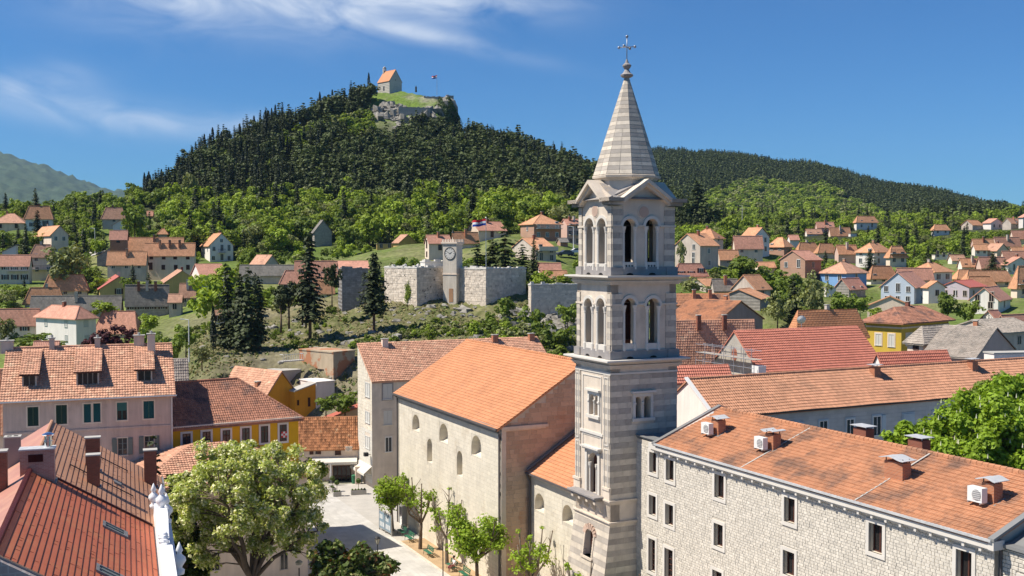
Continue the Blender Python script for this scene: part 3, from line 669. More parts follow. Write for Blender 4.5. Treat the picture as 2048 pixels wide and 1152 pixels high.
H('house', 'stone house with wide grey slate roof, chimneys and white end gable', 228, 252, 336, 570, 600, 634, 226, 14, 'gl', STW, F_GRY, 'R4x1:t', ch=3, gx=236)
H('house', 'small lean-to house with white awning right of the slate roofed house', 336, 338, 362, 588, 600, 634, 224, 8, 'gl', GRYP, F_BRN, 'R1x1:d', ch=0)
H('house', 'long low house with dark slate roof and small cross gable behind the pink roofs', 60, 62, 240, 592, 613, 632, 226, 8, 'gl', STW, F_GRY, 'R1x1:d', ch=1)
H('house', 'red roofed wing with two skylights at the far left behind the white hip roofed house', -30, -28, 74, 618, 642, 680, 208, 8, 'gl', CRM, F_SAL, 'R2x1:t', dl=9, ch=0)
H('house', 'low red roofed wing right of the white hip roofed house', 184, 192, 272, 622, 652, 672, 210, -16, 'hip', CRM, F_SAL, '', ch=0)
H('house', 'white house with pink-red hip roof and small shuttered windows behind the big tiled block', 71, 153, 191, 611, 634, 700, 200, 55, 'hip', WHI, F_SAL, 'L2x2:s R1x2:s', ch=1)
# behind and around the fort
H('house', 'old stone gable with a red wall half hidden in trees above the fort', 626, 629, 664, 440, 462, 492, 325, 30, 'gr', STW, F_GRY, '', ch=0, gx=652)
H('shed', 'ochre shed with flat roof beside the ochre gabled house', 752, 754, 788, 484, 487, 502, 310, 8, 'flat', OCH, F_GRY, 'R2x1:d', cat='shed', ch=0)
H('house', 'small ochre gabled house above the fort walls', 787, 800, 831, 469, 483, 504, 305, 35, 'gr', OCH, F_BRN, '', ch=0, gx=812)
H('house', 'cream house with red roof left of the clock tower', 850, 858, 902, 470, 484, 520, 262, 20, 'gl', CRM, F_SAL, 'L1x2:b R1x1:b', gx=853, ch=1)
H('house', 'low house with pinkish tile roof right of the clock tower', 906, 908, 957, 464, 480, 500, 275, 20, 'gl', CRM, F_ORG, '', ch=1)
H('house', 'cream house with salmon roof behind the fort flagpole', 934, 957, 1012, 443, 459, 484, 290, 30, 'gl', CRM, F_SAL, 'L2x1:b R1x1:b', gx=940)
H('house', 'brick red two storey house with orange hip roof and long balcony', 1041, 1068, 1122, 429, 446, 480, 285, 26, 'hip', BRK, F_ORG, 'L1x1:w R3x2:w R@0.05,0.98,1', ch=1)
H('house', 'pink house with three balconies just left of the bell tower', 1121, 1134, 1162, 438, 448, 492, 292, 26, 'gl', PNK, F_SAL, 'R2x3:d R@0.1,1,1:d R@0.1,1,2:d', ch=2, gx=1124)
H('shed', 'small orange shed with grey roof below the pink house', 1114, 1121, 1135, 476, 482, 493, 270, 20, 'gl', BRK, F_GRY, '', cat='shed', ch=0)
H('house', 'grey house with orange roof and white balcony behind the fort conifers', 1021, 1072, 1112, 476, 497, 528, 245, 26, 'gl', GRYP, F_ORG, 'L1x1:w R2x2:d R@0.05,1,1:s', ch=1, gx=1037)
H('house', 'low house with dusty pink roof beside the bell tower', 1078, 1080, 1122, 526, 541, 552, 222, 12, 'gl', WHI, F_SAL, '', ch=0)
H('house', 'low white house with orange roof under the dusty pink roof', 1086, 1088, 1134, 541, 552, 560, 216, 12, 'gl', WHI, F_ORG, '', ch=0)
H('house', 'long low house with grey slate roof in the valley left of the fort', 478, 480, 592, 530, 545, 562, 248, 4, 'gl', GRYP, F_GRY, '', ch=0, dl=9)
H('house', 'long house with salmon roof behind the dark fir, left of the fort', 588, 590, 682, 522, 546, 562, 244, 4, 'gl', CRM, F_SAL, 'R4x1:d', ch=0, dl=10)
H('house', 'white walled house with orange hip roof seen between the pines', 560, 562, 598, 541, 560, 585, 236, 10, 'hip', WHI, F_SAL, 'R2x1:d', ch=0)
H('house', 'white house with two tiered orange roof right of the dark fir', 626, 628, 668, 555, 578, 600, 226, 16, 'gl', WHI, F_ORG, 'R2x1:d', ch=0)
H('house', 'white house hidden behind the trunks of the cypress group', 430, 432, 476, 604, 622, 652, 205, 14, 'gl', WHI, F_BRN, 'R3x1:t', ch=0)
# right side, far to near
H('house', 'pale house with salmon roof and wide terrace high on the right slope', 1632, 1634, 1667, 444, 452, 463, 455, 6, 'gl', PNK, F_SAL, 'R2x1:w', dl=8)
H('house', 'low house with brown-orange roof right of the pale terrace house', 1659, 1661, 1700, 455, 467, 474, 445, 10, 'gl', CRM, F_ORG, 'R1x1:w')
H('house', 'low house left of the pale terrace house on the right slope', 1612, 1614, 1643, 458, 465, 474, 450, 8, 'gl', WHI, F_BRN, 'R2x1:w', ch=0)
H('house', 'white house with orange hip roof standing alone under the ridge', 1710, 1713, 1753, 432, 441, 458, 470, 14, 'hip', WHI, F_ORG, 'R2x2:w', ch=0)
H('hut', 'small white hut beside the low brown-orange roof', 1700, 1701, 1712, 464, 467, 472, 440, 6, 'flat', WHI, F_GRY, '', cat='hut', ch=0)
H('house', 'small pavilion-like house with pyramid roof among bushes on the right', 1866, 1868, 1897, 449, 457, 470, 450, 14, 'hip', WHI, F_ORG, 'R2x1:w', ch=0)
H('house', 'house with bright orange roof and dark gable at the foot of the ridge', 1921, 1945, 1964, 440, 449, 460, 480, 35, 'gl', GRYP, F_ORG, '', ch=0, gx=1925)
H('house', 'white house with terrace near the right end of the ridge', 1964, 1982, 2004, 437, 445, 458, 480, 30, 'gr', WHI, F_SAL, 'R2x1:d', ch=0)
H('house', 'pinkish roofed house at the upper right beside the white terrace house', 2003, 2022, 2042, 436, 445, 458, 475, 40, 'gl', GRYP, F_BRN, 'R1x2:w', ch=1)
H('house', 'white gable at the right edge on the skyline', 2038, 2046, 2075, 425, 434, 452, 470, 35, 'gr', WHI, F_SAL, '', ch=0)
H('house', 'orange roofed house cut by the right edge, upper slope', 2024, 2026, 2080, 461, 473, 490, 400, 10, 'gl', CRM, F_SAL, 'R2x1:w')
H('house', 'long house with salmon roof, upper right cluster', 1990, 1992, 2040, 474, 487, 500, 370, 16, 'gl', CRM, F_SAL, 'R2x1:w')
H('house', 'house with wide brownish orange roof, left of the upper right cluster', 1946, 1948, 1988, 478, 489, 504, 365, 10, 'gl', PNK, F_ORG, 'R2x1:w')
H('house', 'cream gabled house in front of the upper right cluster', 1969, 1994, 2016, 487, 500, 514, 345, 35, 'gr', CRM, F_BRN, 'R1x1:w')
H('house', 'small house with orange roof left of the cream gabled house', 1948, 1950, 1974, 489, 497, 512, 345, 8, 'gl', WHI, F_ORG, 'R2x1:w', ch=0)
H('house', 'low house with bright orange roof at the right edge above the white gable', 2024, 2026, 2075, 494, 503, 514, 335, 10, 'gl', CRM, F_ORG, '')
H('shed', 'row of white flat sheds among the bushes', 1868, 1870, 1905, 507, 509, 519, 335, 6, 'flat', WHI, F_GRY, 'R3x1:d', cat='shed', ch=0)
H('house', 'brownish roofed house with white wall right of the white sheds', 1900, 1904, 1930, 510, 518, 530, 325, 14, 'gl', WHI, F_BRN, 'R1x1:w', ch=0)
H('house', 'white house with red-orange roof and dark garage openings, right middle', 1921, 1924, 1968, 517, 529, 542, 300, 10, 'gl', WHI, F_ORG, 'R3x1:d')
H('house', 'house with long salmon roof right of the garage house', 1958, 1962, 2012, 514, 530, 548, 295, 14, 'gl', PNK, F_SAL, 'R2x1:t')
H('house', 'white gable house with salmon roof at the right edge, middle height', 2004, 2016, 2062, 514, 528, 548, 285, 30, 'gr', WHI, F_SAL, 'L1x1:w R2x1:w')
H('house', 'orange roofed house between fir and right edge', 2006, 2008, 2050, 502, 515, 530, 320, 8, 'gl', CRM, F_SAL, '', ch=0)
H('house', 'grey stone house with steep gable directly right of the bell tower', 1350, 1400, 1436, 467, 489, 538, 262, 40, 'gl', GRYP, F_ORG, 'L2x3:w R1x2:w', gx=1376)
H('house', 'cream house with orange hip roof behind the grey stone gable house', 1384, 1428, 1446, 458, 474, 504, 285, 50, 'hip', CRM, F_ORG, 'L2x1:w R1x2:w')
H('house', 'low orange roofed house between the grey gable house and the cream house', 1438, 1440, 1477, 500, 514, 532, 272, 8, 'gl', GRYP, F_ORG, 'R1x1:d', ch=0)
H('house', 'cream house with wide salmon roof and small white windows, right centre', 1467, 1470, 1525, 472, 490, 520, 282, 6, 'gl', CRM, F_SAL, 'R2x1:w', ch=0)
H('house', 'tall white gabled house behind the wide salmon roof', 1482, 1508, 1538, 455, 472, 508, 295, 40, 'gr', WHI, F_ORG, 'R2x2:d', gx=1520)
H('house', 'brick coloured house with broken orange roof planes behind the blue house lane', 1536, 1568, 1583, 475, 490, 506, 300, 40, 'hip', BRK, F_ORG, 'L2x1:w', ch=0)
H('cottage', 'tiny cottage with red roof right of the brick coloured house', 1578, 1580, 1597, 470, 477, 487, 330, 8, 'gl', WHI, F_SAL, '', ch=0)
H('house', 'bungalow with double orange hip roof, middle right', 1594, 1597, 1638, 485, 499, 512, 315, 14, 'hip', CRM, F_ORG, '', ch=1)
H('house', 'bungalow with single orange hip roof right of the double one', 1634, 1637, 1672, 487, 500, 512, 310, 12, 'hip', CRM, F_ORG, '', ch=0)
H('house', 'house with pinkish gable and red chimney beside the tall fir', 1674, 1677, 1714, 490, 503, 520, 300, 14, 'gl', PNK, F_ORG, '', ch=1)
H('house', 'brick and cream house with salmon roof and brown end gable, centre right', 1560, 1610, 1642, 501, 518, 546, 252, 40, 'gl', BRK, F_SAL, 'L2x1:w R1x1:d', gx=1566, ch=0)
H('villa', 'white villa with orange hip roof behind the dark fir', 1711, 1748, 1782, 486, 502, 532, 290, 45, 'hip', WHI, F_ORG, 'L2x2:w R2x2:d', cat='villa')
H('house', 'balconied house attached to the right of the white villa', 1778, 1780, 1812, 492, 508, 530, 286, 12, 'hip', CRM, F_ORG, 'R2x2:d R@0,1,1:d', ch=0)
H('house', 'pale green-white house with low salmon pyramid roof beside the tower', 1348, 1352, 1413, 527, 545, 562, 232, 14, 'hip', GRN_P, F_SAL, 'R3x1:t', ch=0)
H('house', 'low house with orange roof peeping between bushes, right centre', 1514, 1517, 1550, 524, 532, 542, 262, 10, 'gl', CRM, F_ORG, '', ch=0)
H('house', 'blue house with faded hip roof', 1640, 1692, 1733, 524, 544, 575, 248, 42, 'hip', BLU, F_BRN, 'L2x1:w R1x1:w', ch=1)
H('house', 'white house with orange hip roof right of the blue house', 1738, 1742, 1792, 532, 550, 570, 262, 14, 'hip', WHI, F_ORG, 'R3x1:w', ch=0)
H('house', 'white house with large orange hip roof and chimney, right middle', 1818, 1868, 1904, 525, 542, 566, 258, 42, 'hip', WHI, F_ORG, 'L2x1:w R2x1:t', ch=1)
H('house', 'house with orange gable roof behind the grey-blue block', 1796, 1798, 1866, 536, 553, 566, 256, 8, 'gl', CRM, F_SAL, '', ch=0)
H('house', 'long bungalow with big orange hip roof at the right', 1930, 1934, 2024, 541, 557, 578, 262, 14, 'hip', CRM, F_ORG, 'R4x1:w', ch=0)
H('house', 'house with wide orange hip roof left of the long bungalow', 1912, 1915, 1972, 539, 552, 562, 275, 12, 'hip', CRM, F_ORG, '', ch=0)
H('house', 'orange roofed house at the right edge beside the balconies', 2030, 2034, 2090, 532, 563, 596, 238, 14, 'hip', CRM, F_ORG, 'R2x2:d R@0,1,1:d', ch=0)
H('house', 'faded gabled cottage in front of the blue house', 1669, 1698, 1731, 557, 575, 592, 234, 45, 'gl', STW, F_SAL, 'R2x1:w', gx=1680, ch=0)
H('shed', 'small white flat shed left of the faded gabled cottage', 1650, 1652, 1672, 573, 575, 592, 232, 6, 'flat', WHI, F_GRY, '', cat='shed', ch=0)
H('apartment_house', 'tall grey-blue block with red-orange gable roof and few small windows', 1762, 1828, 1856, 544, 572, 612, 230, 55, 'gl', GBL, F_SAL, 'L3x2:w R1x2:w', cat='house', gx=1795, ch=0)
H('house', 'narrow pale gabled house between the grey-blue block and the lilac house', 1855, 1857, 1890, 562, 573, 602, 228, 14, 'gr', WHI, F_ORG, 'R1x1:d', ch=0)
H('house', 'lilac-white house with flat red roof and garden lamp post', 1882, 1938, 1972, 561, 573, 600, 236, 45, 'gl', LIL, F_RED, 'L3x1:d R2x1:d', ch=0, gx=1890)
H('house', 'orange roof rising behind the lilac-white house', 1932, 1934, 1992, 553, 570, 580, 250, 8, 'hip', CRM, F_ORG, '', ch=0)
H('house', 'white gabled house with pale door on the far right lane', 1941, 1996, 2021, 575, 598, 626, 205, 55, 'gl', WHI, F_SAL, 'L2x2:d R1x1:d', gx=1968, ch=0)
H('house', 'orange roofed house with ivy covered green gable', 1735, 1826, 1852, 592, 612, 632, 200, 70, 'gl', CRM, F_ORG, '', gx=1740, ch=0)
H('shed', 'small white garden house with orange roof near the right edge', 1972, 1988, 2006, 621, 633, 652, 186, 40, 'gl', WHI, F_SAL, '', cat='shed', ch=0, gx=1976)
H('house', 'house with wide salmon roof and orange trimmed gable at the right edge', 1990, 2016, 2090, 630, 652, 676, 180, 30, 'gl', WHI, F_SAL, 'L1x1:w', gx=2002, ch=0)
H('house', 'grey slate roofed house right of the bell tower below the blossom trees', 1425, 1428, 1476, 558, 575, 592, 222, 8, 'gl', GRYP, F_GRY, '', ch=1)
H('house', 'house with double orange roof and brown gable right of the slate roof', 1465, 1510, 1541, 550, 576, 596, 215, 40, 'gl', GRYP, F_ORG, 'R1x1:d', gx=1478, ch=0)
H('house', 'house with orange roof hidden by blossom, right of the tower', 1378, 1412, 1440, 557, 570, 586, 226, 40, 'gl', GRYP, F_ORG, '', ch=0, gx=1385)
H('house', 'long low orange roof below the slate roof, right of the tower', 1436, 1520, 1541, 578, 596, 612, 205, 60, 'gl', STW, F_ORG, '', ch=0, gx=1445)

# ------------------------------------------------------------------ the ground
_tc = [(x, y, z - gz(x, y), r) for x, y, z, r in TC]
def build_terrain():
    rows = np.concatenate([np.linspace(20, 138, 14), np.exp(np.linspace(np.log(141), np.log(240), 170)), np.exp(np.linspace(np.log(241), np.log(640), 230))[0:], np.exp(np.linspace(np.log(645), np.log(1700), 110)), np.exp(np.linspace(np.log(1730), np.log(9500), 90))])
    us = np.linspace(-1.05, 1.05, 560)
    U, Yv = np.meshgrid(us, rows); X = U * Yv
    Z = ground(X, Yv) - .06
    rs = np.random.RandomState(3)
    px = 1024 + U * FPX * 1.0
    fort = np.exp(-((px - 760) / 420) ** 4) * ((Yv > 148) & (Yv < 222))
    Z = Z + fort * rs.normal(0, .22, Z.shape) * np.clip((Yv - 150) / 8, 0, 1)
    crag = np.exp(-((px - 850) / 75) ** 4) * ((Yv > 505) & (Yv < 552)); Z = Z + crag * rs.normal(0, .45, Z.shape)
    nr, nc = Z.shape
    V = np.stack([X, Yv, Z], -1).reshape(-1, 3)
    idx = np.arange(nr * nc).reshape(nr, nc)
    F = np.stack([idx[:-1, :-1], idx[:-1, 1:], idx[1:, 1:], idx[1:, :-1]], -1).reshape(-1, 4)
    me = bpy.data.meshes.new('ground'); me.vertices.add(len(V)); me.vertices.foreach_set('co', V.ravel())
    me.loops.add(F.size); me.loops.foreach_set('vertex_index', F.ravel().astype(np.int32)); me.polygons.add(len(F))
    me.polygons.foreach_set('loop_start', (np.arange(len(F)) * 4).astype(np.int32)); me.update(calc_edges=True)
    me.polygons.foreach_set('use_smooth', np.ones(len(F), bool))
    # ground cover: what grows or lies there
    q = lambda f, a, b: np.sin(X * f + a + 2 * np.sin(Yv * f * .7 + b)) * np.cos(Yv * f * 1.1 + b + 1.5 * np.sin(X * f * .6))
    n = (q(.05, 1, 2) + q(.13, 4, 1) * .6 + q(.31, 2, 5) * .4 + rs.normal(0, .35, Z.shape)) / 2
    s = lambda v: np.clip(v, 0, 1)
    def mixc(c, d, f): return c * (1 - f[..., None]) + np.array(d) * f[..., None]
    C = np.zeros((nr, nc, 3)) + np.array((.12, .155, .04))                       # meadow and gardens
    C = mixc(C, (.20, .20, .09), s(n * 1.3)); C = mixc(C, (.08, .12, .025), s(-n * 1.5))
    C = mixc(C, (.30, .275, .235), s((142 - Yv) / 4))                           # town yards
    C = mixc(C, (.19, .165, .09), fort * .9); C = mixc(C, (.12, .14, .045), fort * s(n * 2 + .1) * .9); C = mixc(C, (.24, .21, .15), fort * s(-n * 2.2 - .3) * .6)
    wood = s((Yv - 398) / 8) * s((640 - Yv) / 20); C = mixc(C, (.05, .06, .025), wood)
    top = np.exp(-((px - 800) / 150) ** 4) * s((Yv - 500) / 12) * (Yv < 575); C = mixc(C, (.12, .175, .035), top); C = mixc(C, (.22, .21, .12), top * s(n * 1.4))
    C = mixc(C, (.27, .25, .21), crag * s(n + .2) * .6)
    C = mixc(C, (.075, .10, .03), s((Yv - 640) / 40)); C = mixc(C, (.07, .10, .05), s((Yv - 2600) / 800))
    far = s((Yv - 2600) / 800); C = mixc(C, (.11, .13, .085), far * s(n * .6 - .1)); C = mixc(C, (.045, .07, .04), far * s(-n * .9 + .05))
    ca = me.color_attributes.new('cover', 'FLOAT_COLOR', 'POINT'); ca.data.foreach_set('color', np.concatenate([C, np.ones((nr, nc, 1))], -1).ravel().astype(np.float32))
    m = bpy.data.materials.new('ground cover'); m.use_nodes = True; nt = m.node_tree; L = nt.links.new; b = nt.nodes['Principled BSDF']; b.inputs['Roughness'].default_value = .95; b.inputs['Specular IOR Level'].default_value = .1
    at_ = nt.nodes.new('ShaderNodeAttribute'); at_.attribute_name = 'cover'; tc = nt.nodes.new('ShaderNodeTexCoord')
    prev = at_.outputs['Color']
    for sc_, lo, hi in ((.9, .72, 1.3), (.12, .82, 1.18), (.012, .75, 1.25)):
        nz = nt.nodes.new('ShaderNodeTexNoise'); nz.inputs['Scale'].default_value = sc_; nz.inputs['Detail'].default_value = 6; L(tc.outputs['Object'], nz.inputs[0])
        mr = nt.nodes.new('ShaderNodeMapRange'); mr.inputs[1].default_value = .3; mr.inputs[2].default_value = .7; mr.inputs[3].default_value = lo; mr.inputs[4].default_value = hi; L(nz.outputs[0], mr.inputs[0])
        vm = nt.nodes.new('ShaderNodeVectorMath'); vm.operation = 'SCALE'; L(prev, vm.inputs[0]); L(mr.outputs[0], vm.inputs['Scale']); prev = vm.outputs[0]
    L(prev, b.inputs['Base Color'])
    nz = nt.nodes.new('ShaderNodeTexNoise'); nz.inputs['Scale'].default_value = .6; nz.inputs['Detail'].default_value = 8; L(tc.outputs['Object'], nz.inputs[0])
    bp = nt.nodes.new('ShaderNodeBump'); bp.inputs['Strength'].default_value = .7; bp.inputs['Distance'].default_value = .8; L(nz.outputs[0], bp.inputs['Height']); L(bp.outputs[0], b.inputs['Normal'])
    me.materials.append(m); o = link('ground', me); o['kind'] = 'structure'; o['label'] = 'grassy and stony ground rising from the town to the castle hill and ridges'
build_terrain()

# ------------------------------------------------------------------ foliage
def leafmesh(name, P, Nrm, size, tint, mats, asp=1.7, up=None, mi=None, seed=0, extra=None):
    "P (n,3) leaf centres, Nrm (n,3) rough normals; diamond leaves; extra: an MB with the wood"
    rs = np.random.RandomState(seed); n = len(P)
    Nn = Nrm / np.maximum(np.linalg.norm(Nrm, axis=1, keepdims=True), 1e-6)
    r = rs.normal(size=(n, 3)) if up is None else up + rs.normal(size=(n, 3)) * .25
    T = np.cross(Nn, r); T /= np.maximum(np.linalg.norm(T, axis=1, keepdims=True), 1e-6)
    if up is not None: T = np.cross(T, Nn)
    B = np.cross(Nn, T); s = np.asarray(size).reshape(-1, 1) * np.ones((n, 1))
    a = T * s * asp / 2; b = B * s / 2; bend = Nn * s * .12
    V = np.stack([P - a, P + b + bend, P + a, P - b + bend], 1).reshape(-1, 3)
    F = np.arange(n * 4).reshape(-1, 4)
    ev = extra.v if extra else []; ef = extra.f if extra else []
    allv = np.concatenate([V, np.array(ev).reshape(-1, 3)]) if len(ev) else V
    me = bpy.data.meshes.new(name)
    lv = [F.ravel()] + [np.array(f) + len(V) for f in ef]; ls = [4] * n + [len(f) for f in ef]
    lv = np.concatenate(lv).astype(np.int32); st = np.concatenate([[0], np.cumsum(ls)[:-1]]).astype(np.int32)
    me.vertices.add(len(allv)); me.vertices.foreach_set('co', allv.ravel()); me.loops.add(len(lv)); me.loops.foreach_set('vertex_index', lv)
    me.polygons.add(len(ls)); me.polygons.foreach_set('loop_start', st); me.update(calc_edges=True)
    for m in mats: me.materials.append(m)
    mi_ = np.zeros(n, np.int32) if mi is None else np.asarray(mi, np.int32)
    me.polygons.foreach_set('material_index', np.concatenate([mi_, np.full(len(ef), len(mats) - 1, np.int32)]))
    t = me.attributes.new('tint', 'FLOAT', 'FACE'); t.data.foreach_set('value', np.concatenate([np.asarray(tint).reshape(-1) * np.ones(n), np.full(len(ef), .5)]).astype(np.float32))
    return me
def broad_crown(rs, h, r, K, per, leaf, z0=.28, sq=1.0):
    "clumpy crown: clump centres on and in an ovoid, leaves on the clumps' skins"
    P = []; N = []; T = []
    cz = h * (z0 + 1) / 2; hz = h * (1 - z0) / 2
    for k in range(K):
        d = rs.normal(size=3); d /= np.linalg.norm(d); d[2] = d[2] * .9 + .12; q = rs.uniform(.45, .95) if k % 4 else rs.uniform(0, .45)
        c = np.array((d[0] * r * q, d[1] * r * q, cz + d[2] * hz * q * .95)); rc = rs.uniform(.22, .40) * r
        e = rs.normal(size=(per, 3)); e /= np.linalg.norm(e, axis=1, keepdims=True); e[:, 2] = np.abs(e[:, 2]) * np.where(rs.rand(per) < .72, 1, -1)
        P.append(c + e * rc * rs.uniform(.55, 1.05, (per, 1)) * (1, 1, .8)); N.append(e + rs.normal(size=(per, 3)) * .45 + (0, 0, .25)); T.append(np.clip(rs.normal(.5 + rs.uniform(-.15, .15), .18, per), 0, 1))
    return np.concatenate(P), np.concatenate(N), np.concatenate(T)
def T_broad(seed, h, r, mat, K=26, per=34, leaf=.5, z0=.2):
    rs = np.random.RandomState(seed); P, N, T = broad_crown(rs, h, r, K, per, leaf, z0)
    mb = MB(); mb.tube((0, 0, -1.5), (0, 0, h * .55), .05 * r + .08, .06, 6)
    return leafmesh('tree', P, N, leaf * rs.uniform(.7, 1.3, len(P)), T, [mat, BARK], 1.4, None, None, seed, mb)
def conifer_pts(rs, h, r, layers, per, z0=.08, pw=.8, irr=.25, droop=.25):
    P = []; N = []; T = []
    for i in range(layers):
        f = i / (layers - 1); z = h * (z0 + (1 - z0) * f); rr = r * (1 - f) ** pw * (.35 + .65 * min(1, (f + .08) / .16)) + .12
        nb = max(3, int(per * (rr / r) + 3))
        for j in range(nb):
            a = rs.uniform(0, 2 * pi); L_ = rr * rs.uniform(1 - irr * 2, 1 + irr * .6); m = max(2, int(5 * L_ / r + 2))
            for k in range(m):
                g = (k + .6) / m; d = np.array((cos(a), sin(a), 0))
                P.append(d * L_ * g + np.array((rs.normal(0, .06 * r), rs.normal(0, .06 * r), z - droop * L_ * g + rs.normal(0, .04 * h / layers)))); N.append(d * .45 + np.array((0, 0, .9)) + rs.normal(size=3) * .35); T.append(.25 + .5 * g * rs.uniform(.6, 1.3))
    return np.array(P), np.array(N), np.clip(np.array(T), 0, 1)
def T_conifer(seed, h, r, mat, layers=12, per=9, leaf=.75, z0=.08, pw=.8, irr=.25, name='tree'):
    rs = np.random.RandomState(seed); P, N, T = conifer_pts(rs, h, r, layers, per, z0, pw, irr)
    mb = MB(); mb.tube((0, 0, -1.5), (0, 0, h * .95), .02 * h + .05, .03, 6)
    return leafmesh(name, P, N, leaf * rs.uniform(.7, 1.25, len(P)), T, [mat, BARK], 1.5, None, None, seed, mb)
def T_cypress(seed, h, r, n=420):
    rs = np.random.RandomState(seed); z = rs.uniform(.03, 1, n) ** .8; rr = r * np.sin(np.clip(z * 1.05 + .12, 0, 1.17) / 1.17 * pi) ** .55 * (1 - z * .35); a = rs.uniform(0, 2 * pi, n)
    q = rs.uniform(.65, 1.05, n); P = np.stack([np.cos(a) * rr * q, np.sin(a) * rr * q, z * h], 1); N = np.stack([np.cos(a), np.sin(a), .35 * np.ones(n)], 1) + rs.normal(size=(n, 3)) * .3
    mb = MB(); mb.tube((0, 0, -1.5), (0, 0, h * .5), .16, .08, 6)
    return leafmesh('tree', P, N, .42 * rs.uniform(.7, 1.2, n), rs.uniform(.2, .8, n), [LF_CYP, BARK], 1.9, np.array((0, 0, 1.0)), None, seed, mb)
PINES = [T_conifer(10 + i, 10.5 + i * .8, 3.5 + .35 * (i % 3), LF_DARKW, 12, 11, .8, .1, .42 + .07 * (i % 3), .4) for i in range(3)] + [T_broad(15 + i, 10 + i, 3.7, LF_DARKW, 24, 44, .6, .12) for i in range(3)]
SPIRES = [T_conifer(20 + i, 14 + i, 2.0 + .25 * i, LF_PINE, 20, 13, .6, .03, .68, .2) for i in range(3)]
CYPS = [T_cypress(30 + i, 12, 1.05 + .1 * i) for i in range(2)]
BROADS = [T_broad(40 + i, 7.5 + (i % 3) * .8, 3.4 + .3 * (i % 2), LF_BR, 26, 36, .55, .12) for i in range(4)]
MIDS = [T_broad(50 + i, 7.0 + i * .5, 3.3, LF_MID, 26, 36, .52, .12) for i in range(3)]
OLIVES = [T_broad(60 + i, 6.5, 3.1, LF_OLV, 26, 36, .42, .15) for i in range(2)]
SCRUB = [T_broad(70 + i, 5, 3.2, (LF_BR, LF_MID, LF_OLV)[i], 16, 22, .8, .0) for i in range(3)]
FARPINE = [T_conifer(80 + i, 10, 3.6, LF_DARKW, 7, 7, 1.3, .05, .6, .3) for i in range(3)]
NTREE = []
DENSE = [T_conifer(95 + i, 13, 2.3 + .3 * i, LF_PINE, 24, 15, .55, .1, .62, .3) for i in range(3)]
def rnd_pts(rs, n, d0, d1, p0, p1):
    D = np.sqrt(rs.uniform(d0 ** 2, d1 ** 2, n)); px = rs.uniform(p0, p1, n); x = (px - 1024) / FPX * D; z = ground(x, D)
    return [(a, b, c, proj((a, b, c))[1], q) for a, b, c, q in zip(x.tolist(), D.tolist(), z.tolist(), px.tolist())]
def put(me, name, x, y, s, label, cat='tree', group=None, z=None, sz=None, rz=None):
    o = bpy.data.objects.new(name, me); COL.objects.link(o); o.location = (x, y, gz(x, y) if z is None else z); o.rotation_euler = (0, 0, R0.uniform(0, 6.28) if rz is None else rz)
    o.scale = (s, s, sz or s); tag(o, label, cat, group); NTREE.append((x, y)); return o
def scatter(name, label, pts, templates, kind='stuff'):
    "one object of uncounted growth: templates set out on points (x,y,z,scale,template)"
    col = bpy.data.collections.new(name + '_kinds')
    for i, me in enumerate(templates): o = bpy.data.objects.new(f'{name}_kind', me); col.objects.link(o)
    me = bpy.data.meshes.new(name); me.from_pydata([p[:3] for p in pts], [], []); n = len(pts)
    rs = np.random.RandomState(n)
    a = me.attributes.new('siz', 'FLOAT', 'POINT'); a.data.foreach_set('value', [p[3] for p in pts]); a = me.attributes.new('pick', 'INT', 'POINT'); a.data.foreach_set('value', [int(p[4]) for p in pts])
    a = me.attributes.new('spin', 'FLOAT', 'POINT'); a.data.foreach_set('value', rs.uniform(0, 6.28, n).astype(np.float32))
    o = link(name, me); tag(o, label, None, None, kind)
    ng = bpy.data.node_groups.new(name, 'GeometryNodeTree'); ng.interface.new_socket('Geometry', in_out='INPUT', socket_type='NodeSocketGeometry'); ng.interface.new_socket('Geometry', in_out='OUTPUT', socket_type='NodeSocketGeometry')
    N = ng.nodes.new; L = ng.links.new; gi = N('NodeGroupInput'); go = N('NodeGroupOutput'); ip = N('GeometryNodeInstanceOnPoints'); ci = N('GeometryNodeCollectionInfo'); ci.inputs[0].default_value = col
    ci.inputs['Separate Children'].default_value = True; ci.inputs['Reset Children'].default_value = True; ip.inputs['Pick Instance'].default_value = True
    def nat(nm, ty): x = N('GeometryNodeInputNamedAttribute'); x.data_type = ty; x.inputs[0].default_value = nm; return x.outputs[0]
    L(gi.outputs[0], ip.inputs['Points']); L(ci.outputs[0], ip.inputs['Instance']); L(nat('pick', 'INT'), ip.inputs['Instance Index'])
    cx = N('ShaderNodeCombineXYZ'); L(nat('spin', 'FLOAT'), cx.inputs[2]); L(cx.outputs[0], ip.inputs['Rotation']); cs = N('ShaderNodeCombineXYZ'); s_ = nat('siz', 'FLOAT')
    for i in range(3): L(s_, cs.inputs[i])
    L(cs.outputs[0], ip.inputs['Scale']); L(ip.outputs[0], go.inputs[0]); mod = o.modifiers.new('set out', 'NODES'); mod.node_group = ng
    return o
def inpoly(x, y, P):
    c = False
    for (x1, y1), (x2, y2) in zip(P, P[1:] + P[:1]):
        if (y1 > y) != (y2 > y) and x < (x2 - x1) * (y - y1) / (y2 - y1) + x1: c = not c
    return c
def blocks_house(px, pt, pb, rpx, D, slack=0):
    for xl, xr, yr, yb, dh in HB:
        if px + rpx > xl and px - rpx < xr:
            if dh > D - 2 and pt < yb - slack and pb > yr: return True
            if abs(dh - D) < 9: return True
    return False
SUMMIT = [(548, 278), (600, 262), (650, 246), (700, 240), (735, 226), (752, 192), (775, 182), (920, 180), (925, 262), (905, 268), (830, 262), (775, 300), (740, 300), (700, 285), (640, 282), (600, 300), (560, 290)]
MEADOW = [(735, 432), (800, 430), (870, 450), (860, 500), (780, 520), (500, 560), (500, 500), (620, 490), (700, 455)]
